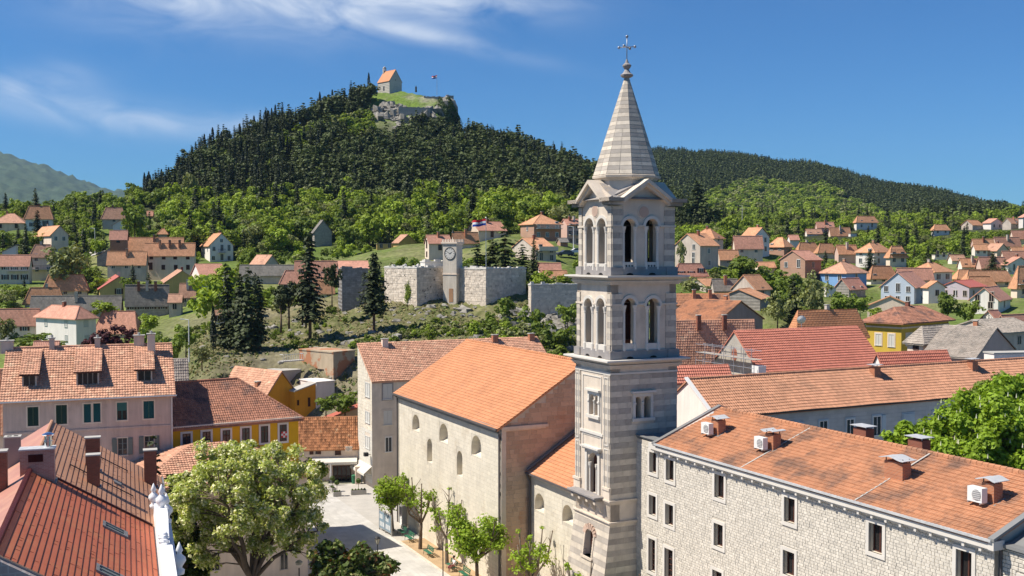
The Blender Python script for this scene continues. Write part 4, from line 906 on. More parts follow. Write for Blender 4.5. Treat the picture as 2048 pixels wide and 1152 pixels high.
def forest():
    rs = np.random.RandomState(5); P = []
    for _ in range(9000):
        Y = rs.uniform(396, 640); u = rs.uniform(-.375, .215); P.append((u * Y, Y))
    P = np.array(P); Z = ground(P[:, 0], P[:, 1]); keep = []; cell = {}
    for (x, y), z in zip(P, Z):
        px, py = proj((x, y, z)); low = 408 + 14 * sin(px * .02) + 8 * sin(px * .071)
        if px < 288 or px > 1445: continue
        if px < 300 and y < 430: continue
        left_low = {True: 400 + (px - 288) * .06, False: low}[px < 560]
        if py > left_low + 14: continue
        if inpoly(px, py, SUMMIT): continue
        if 748 < px < 935 and y > 528: continue
        if 738 < px < 812 and y > 536: continue
        k = (int(x / 3.6), int(y / 3.9))
        if k in cell: continue
        cell[k] = 1; keep.append((x, y, z, px, py))
    keep.sort(key=lambda t: t[1]); one = []; rest = []
    for i, (x, y, z, px, py) in enumerate(keep):
        spire = px < 590 and rs.rand() < .72 or rs.rand() < .08
        cyp = rs.rand() < (.2 if px < 560 else .05)
        s = rs.uniform(.68, 1.2) * (.92 if py < 300 else 1)
        if px > 900 and py < 300: s *= .8
        t = 0 if cyp else (1 if spire else 2); s *= .86 if t == 1 else 1
        me = (CYPS, SPIRES, PINES)[t]; j = rs.randint(len(me))
        if i < 290: one.append((x, y, s, t, j, px))
        else: rest.append((x, y, z - .3, s, (0, 2, 5)[t] + j if py < 300 or rs.rand() > .07 else 11 + rs.randint(2)))
    for x, y, s, t, j, px in one:
        side = 'left' if px < 560 else ('middle' if px < 900 else 'right')
        nm = ('cypress_tree', 'fir_tree', 'pine_tree')[t]; kd = ('slim dark cypress', 'dark pointed fir', 'broad dark pine')[t]
        put((CYPS, SPIRES, PINES)[t][j], nm, x, y, s, f'{kd} at the front edge of the castle hill wood, {side} part', group=f'{kd}{"es" if t == 0 else "s"} fronting the castle hill wood, {side}', z=gz(x, y) - .3)
    scatter('castle_hill_wood', 'dark pine and cypress wood covering the castle hill', rest, CYPS + SPIRES + PINES + BROADS[:2])
    # bright growth on the summit and below the wood
    pts = []
    for _ in range(900):
        Y = rs.uniform(470, 556); u = rs.uniform(-.24, -.03); x = u * Y; z = gz(x, Y); px, py = proj((x, Y, z))
        if px > 748 and px < 935 or not inpoly(px, py, SUMMIT): continue
        if rs.rand() < .45: continue
        pts.append((x, Y, z - .3, rs.uniform(.55, 1.0), rs.choice([0, 0, 1, 2])))
    scatter('summit_scrub', 'bright scrub and small trees on the castle hill below the chapel', pts, SCRUB)
forest()
def ridge():
    rs = np.random.RandomState(6); dark = []; bright = []
    BR = [(1390, 475), (1395, 420), (1430, 385), (1500, 362), (1560, 368), (1600, 378), (1640, 368), (1690, 395), (1740, 420), (1790, 442), (1850, 446), (2100, 440), (2100, 480)]
    cell = {}
    for _ in range(60000):
        Y = sqrt(rs.uniform(560 ** 2, 1640 ** 2)); u = rs.uniform(.02, .62); x = u * Y
        if u < .13 and Y < 640: continue
        s = 5.2 if Y > 900 else 4.4; k = (int(x / s), int(Y / s))
        if k in cell: continue
        cell[k] = 1; dark.append((x, Y))
    A = np.array(dark); Z = ground(A[:, 0], A[:, 1]); D_ = []; B_ = []
    for (x, Y), z in zip(A, Z):
        px, py = proj((x, Y, z))
        if px > 2010 and Y > 900 and rs.rand() < .3: continue
        if inpoly(px, py, BR) or py > 452 or px > 2015:
            if Y > 610 or rs.rand() < .5: B_.append((x, Y, z - .4, rs.uniform(.7, 1.5), rs.choice([0, 0, 1, 1, 2])))
        else: D_.append((x, Y, z - .4, rs.uniform(.75, 1.1), rs.randint(3)))
    scatter('ridge_wood', 'far dark pine wood covering the long right-hand ridge', D_, FARPINE)
    scatter('ridge_scrub', 'bright green scrub on the slope below the dark ridge wood', B_, SCRUB)
ridge()

# ------------------------------------------------------------------ near town
def gfr(px, D, yaw, z=0): return Fr((at(px, 900, D).x, D, z), yaw)
def opx(fr, face, xa, xb, ya, yb, plane=0, arch=True):
    "opening rectangle in wall coordinates from its outline in the photo"
    xm, ym = (xa + xb) / 2, (ya + yb) / 2
    f = (lambda x, y: fr.on_u(x, y, plane)) if face == 'L' else (lambda x, y: fr.on_v(x, y, plane))
    s = sorted((f(xa, ym)[0], f(xb, ym)[0])); z1, z0 = f(xm, ya)[1], f(xm, yb)[1]
    return (s[0], s[1], z0, z1, z1 - (s[1] - s[0]) / 2 if arch else 0)
def add_tiles(h, mat, which=(0,), **k):
    t, fr, a, b, ze, zr = h[:6]; kind, oh = h[6], h[7]
    for i, w in enumerate(which): tiles(t, roof_polys(kind, a, b, ze, zr, oh)[w], mat, seed=i + 3, **k)
def HT(mat, *args, which=(0,), tk={}, **k):
    h = H(*args, **k); kind = args[10] if len(args) > 10 else k.get('kind', 'hip'); add_tiles((*h, kind, k.get('oh', .45)), mat, which, **tk); return h
YW = 25.9

# church nave
def church():
    fr = gfr(1003, 95, YW); a, b, ze, zr = 16.7, 26.8, 14.62, 19.9
    t = thing('church', 'large cream church nave with bright orange tile roof beside the bell tower', 'church', fr)
    ops = [opx(fr, 'L', *q) for q in ((825, 839, 829, 862), (879, 896, 847, 885), (943, 962.6, 871, 913), (854.5, 864.4, 877.5, 925), (914, 925, 901.7, 952))]
    mb = MB(); wallmesh(mb, 'v', 0, 0, b, -1, ze, ops, t=.9, mat=0, rmat=1)
    for o in ops:
        mb.face([(.85, o[0] - .1, o[2] - .1), (.85, o[1] + .1, o[2] - .1), (.85, o[1] + .1, o[3] + .1), (.85, o[0] - .1, o[3] + .1)], 1)
        mb.face([(-.01, o[0], o[2] - .25), (-.01, o[1], o[2] - .25), (.84, o[1], o[2] + .25), (.84, o[0], o[2] + .25)], 1)
        for s in o[:2]: mb.face([(-.01, s, o[2] - .25), (.84, s, o[2] + .25), (.84, s, o[2] - .3)], 1)
    mb.build('wall', [CHJ, CHW], t)
    rd = random.Random(2); rec = stones(0, b, 0, ze - .5, .36, (.5, 1.0), .015, ops, marg=.02, rnd=rd)
    emit(t, 'stone_block', rec, 'v', 0, .02, [CHW_O], [CHW], 160, key=lambda r: r[0] - r[2] * .5, rnd=rd)
    g = lambda s: ze + (zr - ze) * (1 - abs(s - a / 2) / (a / 2))
    mb = MB(); wallmesh(mb, 'u', 0, 0.9, a, -1, g, (), t=.8, mat=0); mb.face([(0, 0, -1), (.9, 0, -1), (.9, 0, g(.9)), (0, 0, ze)], 0)
    wallmesh(mb, 'u', b, 0, a, -1, g, (), t=.8, inward=-1); wallmesh(mb, 'v', a, 0.8, b, -1, ze, (), t=.8, inward=-1); mb.build('gable_wall', [CHJ], t, label='brownish ashlar gable wall')
    rec = stones(.4, a - .2, 0, zr, .40, (.4, 1.1), .02, (), top=g, rnd=rd)
    emit(t, 'stone_block', rec, 'u', 0, .02, [CHG_O], [CHG], 130, key=lambda r: r[0] - r[2] * .4, rnd=rd)
    mb = MB(); mb.box(-.02, .42, -.08, .35, -1, ze, 0); mb.box(-.08, 4.6, -.22, .0, ze - .35, ze - .1, 0); mb.box(-.02, 4.4, -.12, .0, ze - .5, ze - .35, 0); mb.build('corner_pilaster', [LIME], t)
    mb = MB(); mb.box(-.4, 0, .0, b, ze - .5, ze - .12, 0); mb.box(-.25, 0, 0, b, ze - .75, ze - .5, 0); mb.build('eaves_cornice', [LEAD], t)
    roof_build(t, 'gr', a, b, ze, zr, .5, T_ORG)
    tiles(t, roof_polys('gr', a, b, ze, zr, .5)[0], T_ORG, tw=.24, th=.38, amp=.03, step=.05)
    mb = MB(); ridge_caps(mb, (a / 2, -.2, zr + .1), (a / 2, b + .2, zr + .1), .14, .4); mb.build('ridge_caps', [T_ORG], t, stuff=True)
    mb = MB(); mb.box(-.68, -.5, -.2, b + .2, ze - .38, ze - .22); mb.build('gutter', [GUT], t)
    for y in (.12, b - .12): mb = MB(); mb.tube((-.18, y, -1), (-.18, y, ze - .7), .09); mb.tube((-.18, y, ze - .7), (-.58, y, ze - .35), .09); mb.build('downpipe', [GUT], t)
    HB.append((797, 1150, 683, 1200, 95)); return fr
CHF = church()
def chancel():
    o = CHF.w(2.82, -14.6, 0); fr = Fr(o, YW); a, b, ze, zr = 13.0, 14.4, 10.55, 14.7
    t = thing('church_side_wing', 'low church wing with orange tile roof between nave and bell tower', 'church wing', fr)
    ops = [opx(fr, 'L', *q) for q in ((1070, 1088.4, 987, 1023), (1125, 1146, 1010, 1047))]
    mb = MB(); wallmesh(mb, 'v', 0, 0, b, -1, ze, ops, t=.9, mat=0, rmat=1)
    for o_ in ops:
        mb.face([(.85, o_[0], o_[2] - .1), (.85, o_[1], o_[2] - .1), (.85, o_[1], o_[3]), (.85, o_[0], o_[3])], 1)
        mb.face([(-.01, o_[0], o_[2] - .3), (-.01, o_[1], o_[2] - .3), (.84, o_[1], o_[2] + .2), (.84, o_[0], o_[2] + .2)], 1)
    mb.face([(0, 0, -1), (a, 0, -1), (a, 0, ze), (a / 2, 0, zr), (0, 0, ze)], 0); mb.face([(a, 0, -1), (a, b, -1), (a, b, ze), (a, 0, ze)], 0); mb.build('wall', [CHJ, CHW], t)
    rd = random.Random(4); emit(t, 'stone_block', stones(0, b, 0, ze - .45, .36, (.5, 1.0), .015, ops, marg=.02, rnd=rd), 'v', 0, .02, [CHW_O], [CHW], 90, key=lambda r: -r[2], rnd=rd)
    roof_build(t, 'gr', a, b, ze, zr, .45, T_ORG); tiles(t, roof_polys('gr', a, b, ze, zr, .45)[0], T_ORG, tw=.24, th=.38, amp=.03, step=.05)
    mb = MB(); mb.box(-.35, 0, 0, b - .1, ze - .42, ze - .1); mb.build('eaves_cornice', [LIME], t)
    mb = MB(); mb.box(-.62, -.42, 0, b, ze - .34, ze - .2); mb.tube((-.52, b - .15, ze - .3), (-.2, b - .15, ze - 1.1), .1); mb.tube((-.2, b - .15, ze - 1.1), (-.2, b - .15, -1), .1); mb.build('gutter', [GUT], t)
    mb = MB(); mb.prism([(-.45, b - .25, ze - .1), (-.45, b - .02, ze - .1), (a / 2, b - .02, zr + .2), (a / 2, b - .25, zr + .2)], (0, 0, .16)); mb.build('flashing', [LEAD], t)
chancel()

# bell tower
def tower():
    fr = gfr(1221, 79, YW); U, V = 5.87, 5.24; z = lambda y: 30 - (y - HZ) * 79 / FPX + .05
    t = thing('bell_tower', 'tall striped stone bell tower with pointed spire and cross', 'bell tower', fr)
    zl2, zl1, zc2, zc1, zg = z(1050), z(1010), z(722), z(553), z(404)
    rd = random.Random(5); L1, L2 = [BL_L, BL_D], [BL_S, BL_SD]; CO = .425
    allrec = []
    def bl(ax, plane, s0, s1, z0, z1, ops=(), th=.03, row0=0, bw=(.5, 1.15), top=None, lim=0):
        rec = stones(s0, s1, z0, z1, CO, bw, .012, ops, top, .0, rnd=rd); rec = [(a, b, lo, hi, r + row0) for a, b, lo, hi, r in rec]; allrec.append((rec, ax, plane, th, lim))
    # shaft
    lw = opx(fr, 'L', 1180, 1187.5, 789, 829); lw2 = opx(fr, 'L', 1190, 1197.5, 791, 831); rw = opx(fr, 'R', 1270, 1282, 793.7, 836); rw2 = opx(fr, 'R', 1288.3, 1300.5, 792.5, 835)
    nd = opx(fr, 'L', 1176, 1197, 906, 996)
    mb = MB(); wallmesh(mb, 'v', 0, 0, V, zl2, zc2, [lw, lw2, nd], t=.8, mat=0); wallmesh(mb, 'u', 0, 0, U, zl2, zc2, [rw, rw2], t=.8, mat=0)
    wallmesh(mb, 'v', U, 0, V, zl2, zc2, (), t=.8, inward=-1); wallmesh(mb, 'u', V, 0, U, zl2, zc2, (), t=.8, inward=-1); mb.box(.8, U - .8, .8, V - .8, zl2, zl2 + .2, 0); mb.box(.8, U - .8, .8, V - .8, zc2 - .3, zc2, 0)
    mb.build('shaft_wall', [LIME], t)
    mb = MB(); mb.box(.82, 1.0, V * .15, V * .85, z(1000), z(780), 0); mb.build('interior_shade_sheet', [DARK], t)  # near-black sheets behind the openings stand in for the unlit shaft inside
    mb = MB(); mb.box(1.2, U - 1, .82, 1.0, z(840), z(785), 0); mb.build('interior_shade_sheet', [DARK], t)
    W = .98
    bl('u', 0, 0, U, zl1 + .15, zc2 - 1.15, [(rw[0] - .3, rw2[1] + .3, rw[2] - .25, rw[3] + .5)], .03, 0, (.55, 1.3), lim=150)
    for s0, s1 in ((0, W), (V - W * .85, V)): bl('v', 0, s0, s1, zl1 + .15, zc2 - 1.15, (), .07, 0, (.45, .98), lim=34)
    # plain panels and pilaster strips on the lit face
    mb = MB()
    for y0, y1 in ((.2, W - .2), (V - W * .85 + .2, V - .2)):
        for a, b in ((z(985), z(905)), (z(895), z(760))):
            mb.box(-.115, -.07, y0, y0 + .06, a, b); mb.box(-.115, -.07, y1 - .06, y1, a, b); mb.box(-.115, -.07, y0, y1, b, b + .07); mb.box(-.115, -.07, y0, y1, a - .07, a)
    for a, b in ((z(883), z(762)), (z(908), z(886))):
        y0, y1 = W + .3, V - W * .85 - .3; mb.box(-.05, 0, y0, y0 + .08, a, b); mb.box(-.05, 0, y1 - .08, y1, a, b); mb.box(-.05, 0, y0, y1, b, b + .08); mb.box(-.05, 0, y0, y1, a - .08, a)
    mb.box(-.12, 0, W, V - W * .85, z(880) - .05, z(876)); mb.box(-.06, 0, .0, V, zc2 - 1.15, zc2 - .95); mb.box(-.09, U, -.09, 0, zc2 - 1.12, zc2 - .98)
    mb.build('panel_moulding', [WHITE_ST], t)
    def win2(face, w1, w2, nm='twin_window'):
        s0, s1 = min(w1[0], w2[0]), max(w1[1], w2[1]); mb = MB(); lo, hi = w1[2], max(w1[3], w2[3])
        B = (lambda a, b, d0, d1, l, h: mb.box(-d1, -d0, a, b, l, h)) if face == 'L' else (lambda a, b, d0, d1, l, h: mb.box(a, b, -d1, -d0, l, h))
        B(s0 - .22, s0, 0, .1, lo, hi + .25); B(s1, s1 + .22, 0, .1, lo, hi + .25); B(s0, s1, 0, .1, hi + .03, hi + .25); B(s0 - .38, s1 + .38, 0, .3, hi + .3, hi + .45); B(s0 - .3, s1 + .3, 0, .22, lo - .22, lo)
        g0, g1 = sorted((w1[1], w2[0]))if w1[0] < w2[0] else sorted((w2[1], w1[0])); c = (g0 + g1) / 2
        if face == 'L': mb.lathe((-.02, c, lo), [(.1, 0), (.09, .1), (.065, .14), (.06, hi - lo - .6), (.11, hi - lo - .45), (.11, hi - lo - .38)], 8)
        else: mb.lathe((c, -.02, lo), [(.1, 0), (.09, .1), (.065, .14), (.06, hi - lo - .6), (.11, hi - lo - .45), (.11, hi - lo - .38)], 8)
        for s in (s0 - .1, s1 + .1): B(s - .13, s + .13, .08, .16, hi - .55, hi - .42)
        mb.build(nm, [WHITE_ST], t)
    win2('L', lw, lw2); win2('R', rw, rw2)
    # niche door with hood and columns, balcony on brackets
    mb = MB(); s0, s1, lo, hi, ar = nd
    for s in (s0 - .3, s1): mb.box(-.12, 0, s, s + .3, lo, hi + .35)
    mb.box(-.12, 0, s0 - .3, s1 + .3, hi + .1, hi + .35); mb.box(-.42, 0, s0 - .55, s1 + .55, hi + .38, hi + .52); mb.box(-.3, 0, s0 - .42, s1 + .42, hi + .25, hi + .38)
    for s in (s0 + .12, s1 - .12): mb.lathe((.12, s, lo), [(.13, 0), (.13, .25), (.09, .32), (.08, ar - lo - .45), (.14, ar - lo - .25), (.15, ar - lo)], 10)
    mb.lathe((.3, (s0 + s1) / 2, lo), [(.12, 0), (.12, .25), (.08, .32), (.07, ar - lo - .5), (.13, ar - lo - .3), (.13, ar - lo - .1)], 10)
    mb.build('niche_door', [WHITE_ST], t)
    mb = MB(); mb.box(.5, .55, s0, s1, lo, hi); mb.build('door_leaf', [FRM_B], t)
    bz = z(1003); mb = MB(); mb.box(-.95, 0, .75, V - .3, bz - .12, bz); mb.box(-.85, 0, .85, V - .4, bz - .22, bz - .12); mb.box(-.72, 0, .95, V - .5, bz - .34, bz - .22)
    mb.build('balcony_slab', [GREY_ST], t)
    for y in (1.15, 2.3, 3.45, 4.5):
        mb = MB(); pr = [(0, y - .14, bz - .36), (-.75, y - .14, bz - .36), (-.72, y - .14, bz - .6), (-.4, y - .14, bz - .75), (-.3, y - .14, bz - 1.05), (-.12, y - .14, bz - 1.25), (0, y - .14, bz - 1.3)]
        mb.prism(pr, (0, .28, 0)); mb.tube((-.6, y - .16, bz - .5), (-.6, y + .16, bz - .5), .14); mb.build('bracket', [LIME], t)
    # ledges
    def ledge(zt, pr, hgt, name='cornice', mat=LIME, cap=None):
        mb = MB(); n = 3
        for i in range(n):
            p = pr * (1 - i * .33) ; z1 = zt - hgt * i / n - .002 * i; z0 = zt - hgt * (i + 1) / n; mb.box(-p, U + p, -p, V + p, z0, z1, 0 if i else 1)
        mb.build(name, [mat, cap or mat], t)
    ledge(zl1 + .15, .22, .35, 'ledge'); ledge(zl2, .2, .28, 'ledge')
    for s in (0, V - W * .85):
        mb = MB(); mb.box(-.13, 0, s - .06, s + W * .9 + .06, zl1 + .15, z(988) + .05); mb.box(-.2, 0, s - .1, s + W * .9 + .1, z(988) + .05, z(984) + .1); mb.build('pedestal', [LIME], t)
    # flared base with arched window
    zb = 0; fl = 1.35
    q = lambda px, py: fr.on_u(px, py, -.3)
    aw = opx(fr, 'L', 1171, 1186, 1062, 1112, plane=-.25); mb = MB()
    def sp(s, zz, d=0): return (-fl * (zl2 - zz) / (zl2 - zb) + d, s * (1 + .12 * (zl2 - zz) / zl2) - .06 * (zl2 - zz) / zl2 * V * .5, zz)
    def rp(s, zz, d=0): k = (zl2 - zz) / (zl2 - zb); return (-fl * k + s * (1 + fl * k / U), -.35 * k + d, zz)
    zs = list(np.arange(zl2, zb, -CO)) + [zb]
    for i, (hi_, lo_) in enumerate(zip(zs, zs[1:])):
        s = 0.0
        while s < V - .01:
            w_ = min(rd.uniform(.6, 1.2), V - s); a_, b_ = s, s + w_; s += w_
            segs = [(a_, b_)]
            if lo_ < aw[3] and hi_ > aw[2]:
                segs = [x for x in ((a_, min(b_, aw[0])), (max(a_, aw[1]), b_)) if x[1] - x[0] > .02]
            for x, y in segs: mb.face([sp(x + .005, lo_ + .006), sp(y - .005, lo_ + .006), sp(y - .005, hi_ - .006), sp(x + .005, hi_ - .006)], 1 + i % 2)
        s = 0.0
        while s < U - .01:
            w_ = min(rd.uniform(.5, 1.2), U - s); mb.face([rp(s + .005, lo_ + .006), rp(s + w_ - .005, lo_ + .006), rp(s + w_ - .005, hi_ - .006), rp(s + .005, hi_ - .006)], 1 + i % 2); s += w_
    e = .02; mb.face([sp(0, zb, e), sp(aw[0], zb, e), sp(aw[0], zl2, e), sp(0, zl2, e)], 0); mb.face([sp(aw[1], zb, e), sp(V, zb, e), sp(V, zl2, e), sp(aw[1], zl2, e)], 0)
    mb.face([sp(aw[0], zb, e), sp(aw[1], zb, e), sp(aw[1], aw[2], e), sp(aw[0], aw[2], e)], 0); mb.face([sp(aw[0], aw[3], e), sp(aw[1], aw[3], e), sp(aw[1], zl2, e), sp(aw[0], zl2, e)], 0)
    mb.face([rp(0, zb, e), rp(U, zb, e), rp(U, zl2, e), rp(0, zl2, e)], 0); mb.face([(U, 0, zb), (U, V, zb), (U, V, zl2), (U, 0, zl2)], 0); mb.face([sp(V, zb), (U, V, zb), (U, V, zl2), (0, V, zl2)], 0)
    for s in aw[:2]: mb.face([sp(s, aw[2], -.02), sp(s, aw[3], -.02), (.5, s, aw[3]), (.5, s, aw[2])], 0)
    mb.face([sp(aw[0], aw[2], -.02), sp(aw[1], aw[2], -.02), (.5, aw[1], aw[2]), (.5, aw[0], aw[2])], 0)
    mb.build('battered_base', [LIME, BL_S, BL_SD], t)
    mb = MB(); mb.face([(.2, aw[0], aw[2]), (.2, aw[1], aw[2]), (.2, aw[1], aw[3]), (.2, aw[0], aw[3])], 0); mb.build('grille', [FRM_B], t)
    n_ = 9
    for k in range(n_):
        a = pi * (k + .5) / n_; c = (aw[0] + aw[1]) / 2; r = (aw[1] - aw[0]) / 2; zc = aw[3] - r * .5; mb = MB()
        p = Vector((sp(c, zc)[0] - .06, c + cos(a) * r * 1.0, zc + sin(a) * r * .75)); d = Vector((0, cos(a), sin(a))); e_ = Vector((0, -sin(a), cos(a))) * .075
        mb.prism([p - e_, p + e_, p + e_ * 1.25 + d * .42, p - e_ * 1.25 + d * .42], (.12, 0, 0)); mb.build('arch_stone', [M('warm arch stone', (.50, .36, .28))], t)
    for sd in (aw[0] - .2, aw[1] + .02):
        zz = aw[2]
        while zz < aw[3] - .35: w_ = .2; mb = MB(); mb.box(sp(0, zz + .1)[0] - .06, sp(0, zz + .1)[0] + .2, sd, sd + .18, zz + .01, zz + .2); mb.build('jamb_stone', [LIME], t); zz += .22
    mb = MB(); mb.box(sp(0, aw[2])[0] - .14, .1, aw[0] - .3, aw[1] + .3, aw[2] - .18, aw[2]); mb.build('sill', [LIME], t)
    # two open belfries
    def belfry(i0, z0, z1, inset, La, Ra, topf=None, pierced=False):
        u0, u1, v0, v1 = inset, U - inset, inset, V - inset; mb = MB(); tl = tr = z1
        if topf: tl = lambda s: topf(s, V); tr = lambda s: topf(s, U)
        wallmesh(mb, 'v', u0, v0, v1, z0, tl, La, t=.6); wallmesh(mb, 'u', v0, u0, u1, z0, tr, Ra, t=.6)
        mL = [(a, b, c, d, e) for a, b, c, d, e in La]
        wallmesh(mb, 'v', u1, v0, v1, z0, tl, mL, t=.6, inward=-1); wallmesh(mb, 'u', v1, u0, u1, z0, tr, Ra, t=.6, inward=-1)
        mb.box(u0 + .3, u1 - .3, v0 + .3, v1 - .3, z0 - .2, z0 + .1); mb.build('belfry_wall', [LIME], t)
        mb = MB()
        for (ax, ops, f0) in (('v', La, u0), ('u', Ra, v0)):
            for far in (0, 1):
                pl = f0 if not far else ((u1 - .0) if ax == 'v' else v1); sg = 1 if not far else -1
                for a, b, lo, hi, ar in ops:
                    # raised arch ring, columns with capitals, parapet
                    n = 12; r = (b - a) / 2; c = (a + b) / 2
                    for k in range(n):
                        a0, a1 = pi * k / n, pi * (k + 1) / n; pts = [(c + cos(q) * rr, ar + sin(q) * rr) for q, rr in ((a0, r + .03), (a1, r + .03), (a1, r + .26), (a0, r + .26))]
                        P = [((pl - .1 * sg, s, zz) if ax == 'v' else (s, pl - .1 * sg, zz)) for s, zz in pts]; mb.prism(P, ((.11 * sg, 0, 0) if ax == 'v' else (0, .11 * sg, 0)), 0, .5)
                    for s in (a + .03, b - .03):
                        P = (pl + .0 * sg, s, lo - .5) if ax == 'v' else (s, pl + .0 * sg, lo - .5); H_ = ar - lo + .5
                        mb.lathe(P, [(.15, 0), (.15, .5), (.11, .58), (.10, H_ - .5), (.13, H_ - .42), (.12, H_ - .36), (.18, H_ - .12), (.2, H_)], 10)
                    P0, P1 = (pl - .02, pl + .25) if not far else (pl - .25, pl + .02)
                    hh = .55
                    if ax == 'v': mb.box(P0, P1, a, b, lo - hh, lo + .03)
                    else: mb.box(a, b, P0, P1, lo - hh, lo + .03)
        mb.build('arcade', [WHITE_ST], t)
        if pierced:
            for a, b, lo, hi, ar in Ra + La:
                pass
            mb = MB()
            for ax, ops in (('u', Ra), ('v', La)):
                for a, b, lo, hi, ar in ops:
                    for k in (-1, 0, 1):
                        c = (a + b) / 2 + k * .25; q = [(c - .09, lo - .25), (c, lo - .34), (c + .09, lo - .25), (c, lo - .16)]
                        mb.prism([((s, v0 - .03, zz) if ax == 'u' else (u0 - .03, s, zz)) for s, zz in q], (0, .008, 0) if ax == 'u' else (.008, 0, 0))
            mb.build('pierced_pattern', [IRON], t)
        mb = MB(); mx, my = U / 2, V / 2
        for s in (-1, 1):
            mb.box(mx - 1.5, mx + 1.5, my + s * .8 - .12, my + s * .8 + .12, z0 + 1.0, z0 + 1.3); mb.box(mx - 1.5, mx + 1.5, my + s * .8 - .1, my + s * .8 + .1, z1 - 1.6, z1 - 1.3)
            for k in (-1.3, 0, 1.3): mb.box(mx + k - .12, mx + k + .12, my + s * .8 - .12, my + s * .8 + .12, z0 + .1, z1 - 1.3)
        mb.box(mx - .9, mx + 1.3, my - .5, my + .5, z0 + .1, z1 - 1.7); mb.build('bell_frame_and_shade_core', [DARK if pierced else FRM_B], t)  # solid dark block inside the frame stands in for the belfry's shade
        # impost band, plinth
        sp_ = Ra[0][4]; mb = MB()
        for a, b in ((u0, Ra[0][0] - .2), (Ra[0][1] + .2, Ra[1][0] - .2), (Ra[1][1] + .2, u1)): mb.box(a - (.06 if a == u0 else 0), b + (.06 if b == u1 else 0), v0 - .12, v0, sp_ - .02, sp_ + .12)
        for a, b in ((v0, La[0][0] - .1), (La[0][1] + .1, La[1][0] - .1), (La[1][1] + .1, v1)): mb.box(u0 - .12, u0, a - (.06 if a == v0 else 0), b + (.06 if b == v1 else 0), sp_ - .02, sp_ + .12)
        mb.build('impost_band', [LIME], t)
        pz = z0 + .62; mb = MB(); mb.box(u0 - .12, u1 + .12, v0 - .12, v0 - .002, z0, pz); mb.box(u0 - .12, u0 - .002, v0, v1 + .12, z0, pz); mb.box(u0 - .2, u0 + .8, v0 - .2, v0 + .6, z0, pz - .03); mb.box(u0 - .2, u0 + .6, v1 - .7, v1 + .2, z0, pz - .03); mb.box(u1 - .8, u1 + .2, v0 - .2, v0 + .6, z0, pz - .03)
        mb.build('plinth', [GREY_ST], t)
        for k, o_ in enumerate(Ra + La):
            mb = MB(); c = (o_[0] + o_[1]) / 2; P = [(c + .32 * cos(q), z0 + .02 + .16 * sin(q)) for q in (0, pi / 4, pi / 2, 3 * pi / 4, pi)]
            mb.prism([(s, v0 - .13, zz) if k < 2 else (u0 - .13, s, zz) for s, zz in P], (0, .02, 0) if k < 2 else (.02, 0, 0)); mb.build('drain_opening', [DARK], t)
        ztop = (z1 - .9) if not topf else zg - .3
        for s0_, s1_ in ((u0, u0 + .95), (u1 - .95, u1)): bl('u', v0, s0_, s1_, pz, ztop, (), .07, i0, (.95, 1.0), lim=30)
        for s0_, s1_ in ((v0, v0 + .55), (v1 - .5, v1)): bl('v', u0, s0_, s1_, pz, ztop, (), .07, i0, (.95, 1.0), lim=30)
    ra = [opx(fr, 'R', 1247, 1270, 597, 688, .08), opx(fr, 'R', 1293, 1317.5, 597, 687, .08)]; la = [opx(fr, 'L', 1170, 1186, 597, 686, .08), opx(fr, 'L', 1194.5, 1211, 597, 690, .08)]; la.sort(); ra.sort()
    belfry(1, zc2 + .02, zc1 - .45, .08, la, ra)
    sL = lambda s, L_: zg + .15 + (z(376) + .25 - zg) * (1 - abs(s - L_ / 2) / (L_ / 2))
    ra = [opx(fr, 'R', 1246, 1270.6, 438.5, 525, .18), opx(fr, 'R', 1291, 1315, 438.5, 525, .18)]; la = [opx(fr, 'L', 1171.6, 1188.5, 437, 527, .18), opx(fr, 'L', 1196, 1213, 437, 528, .18)]; la.sort(); ra.sort()
    belfry(0, zc1 + .02, zg, .18, la, ra, topf=sL, pierced=True)
    ledge(zc2, .72, .36, cap=WHITE_ST); ledge(zc1, .68, .36, cap=WHITE_ST); ledge(zc2 - .4, .3, .3, 'frieze'); ledge(zc1 - .38, .28, .3, 'frieze')
    # gable cornices: two faces and their backs, with roundels
    for ax, L_, pl, sg in (('u', U, 0, -1), ('v', V, 0, -1), ('u', U, V, 1), ('v', V, U, 1)):
        mb = MB(); e1, e2 = .5, .26
        for h0, h1, ex in ((0, .28, e1), (-.26, 0, e2)):
            pts = [(-ex, zg + h1 - .0), (.75, zg + h1), (L_ / 2, sL(L_ / 2, L_) + h1), (L_ - .75, zg + h1), (L_ + ex, zg + h1), (L_ + ex, zg + h0), (L_ - .75, zg + h0), (L_ / 2, sL(L_ / 2, L_) + h0), (.75, zg + h0), (-ex, zg + h0)]
            for i in range(4):
                q = [pts[i], pts[i + 1], pts[8 - i], pts[9 - i]]
                o0 = pl + sg * ex; P = [((s, o0, zz) if ax == 'u' else (o0, s, zz)) for s, zz in q]; d = -sg * (ex + .9)
                mb.prism(P, (0, d, 0) if ax == 'u' else (d, 0, 0), 0)
        mb.build('gable_cornice', [LIME], t)
        if sg < 0:
            mb = MB(); c = L_ / 2; zc = z(424) if ax == 'u' else z(421); P = [(c + .42 * cos(2 * pi * k / 20), zc + .42 * sin(2 * pi * k / 20)) for k in range(20)]
            mb.prism([((s, .12, zz) if ax == 'u' else (.12, s, zz)) for s, zz in P], (0, .1, 0) if ax == 'u' else (.1, 0, 0)); P2 = [(c + .52 * cos(2 * pi * k / 20), zc + .52 * sin(2 * pi * k / 20)) for k in range(20)]
            mb.prism([((s, .15, zz) if ax == 'u' else (.15, s, zz)) for s, zz in P2], (0, .08, 0) if ax == 'u' else (.08, 0, 0), 1); mb.build('roundel', [M('warm roundel stone', (.46, .33, .26)), LIME], t)
    mb = MB()   # cross roofs behind the gables
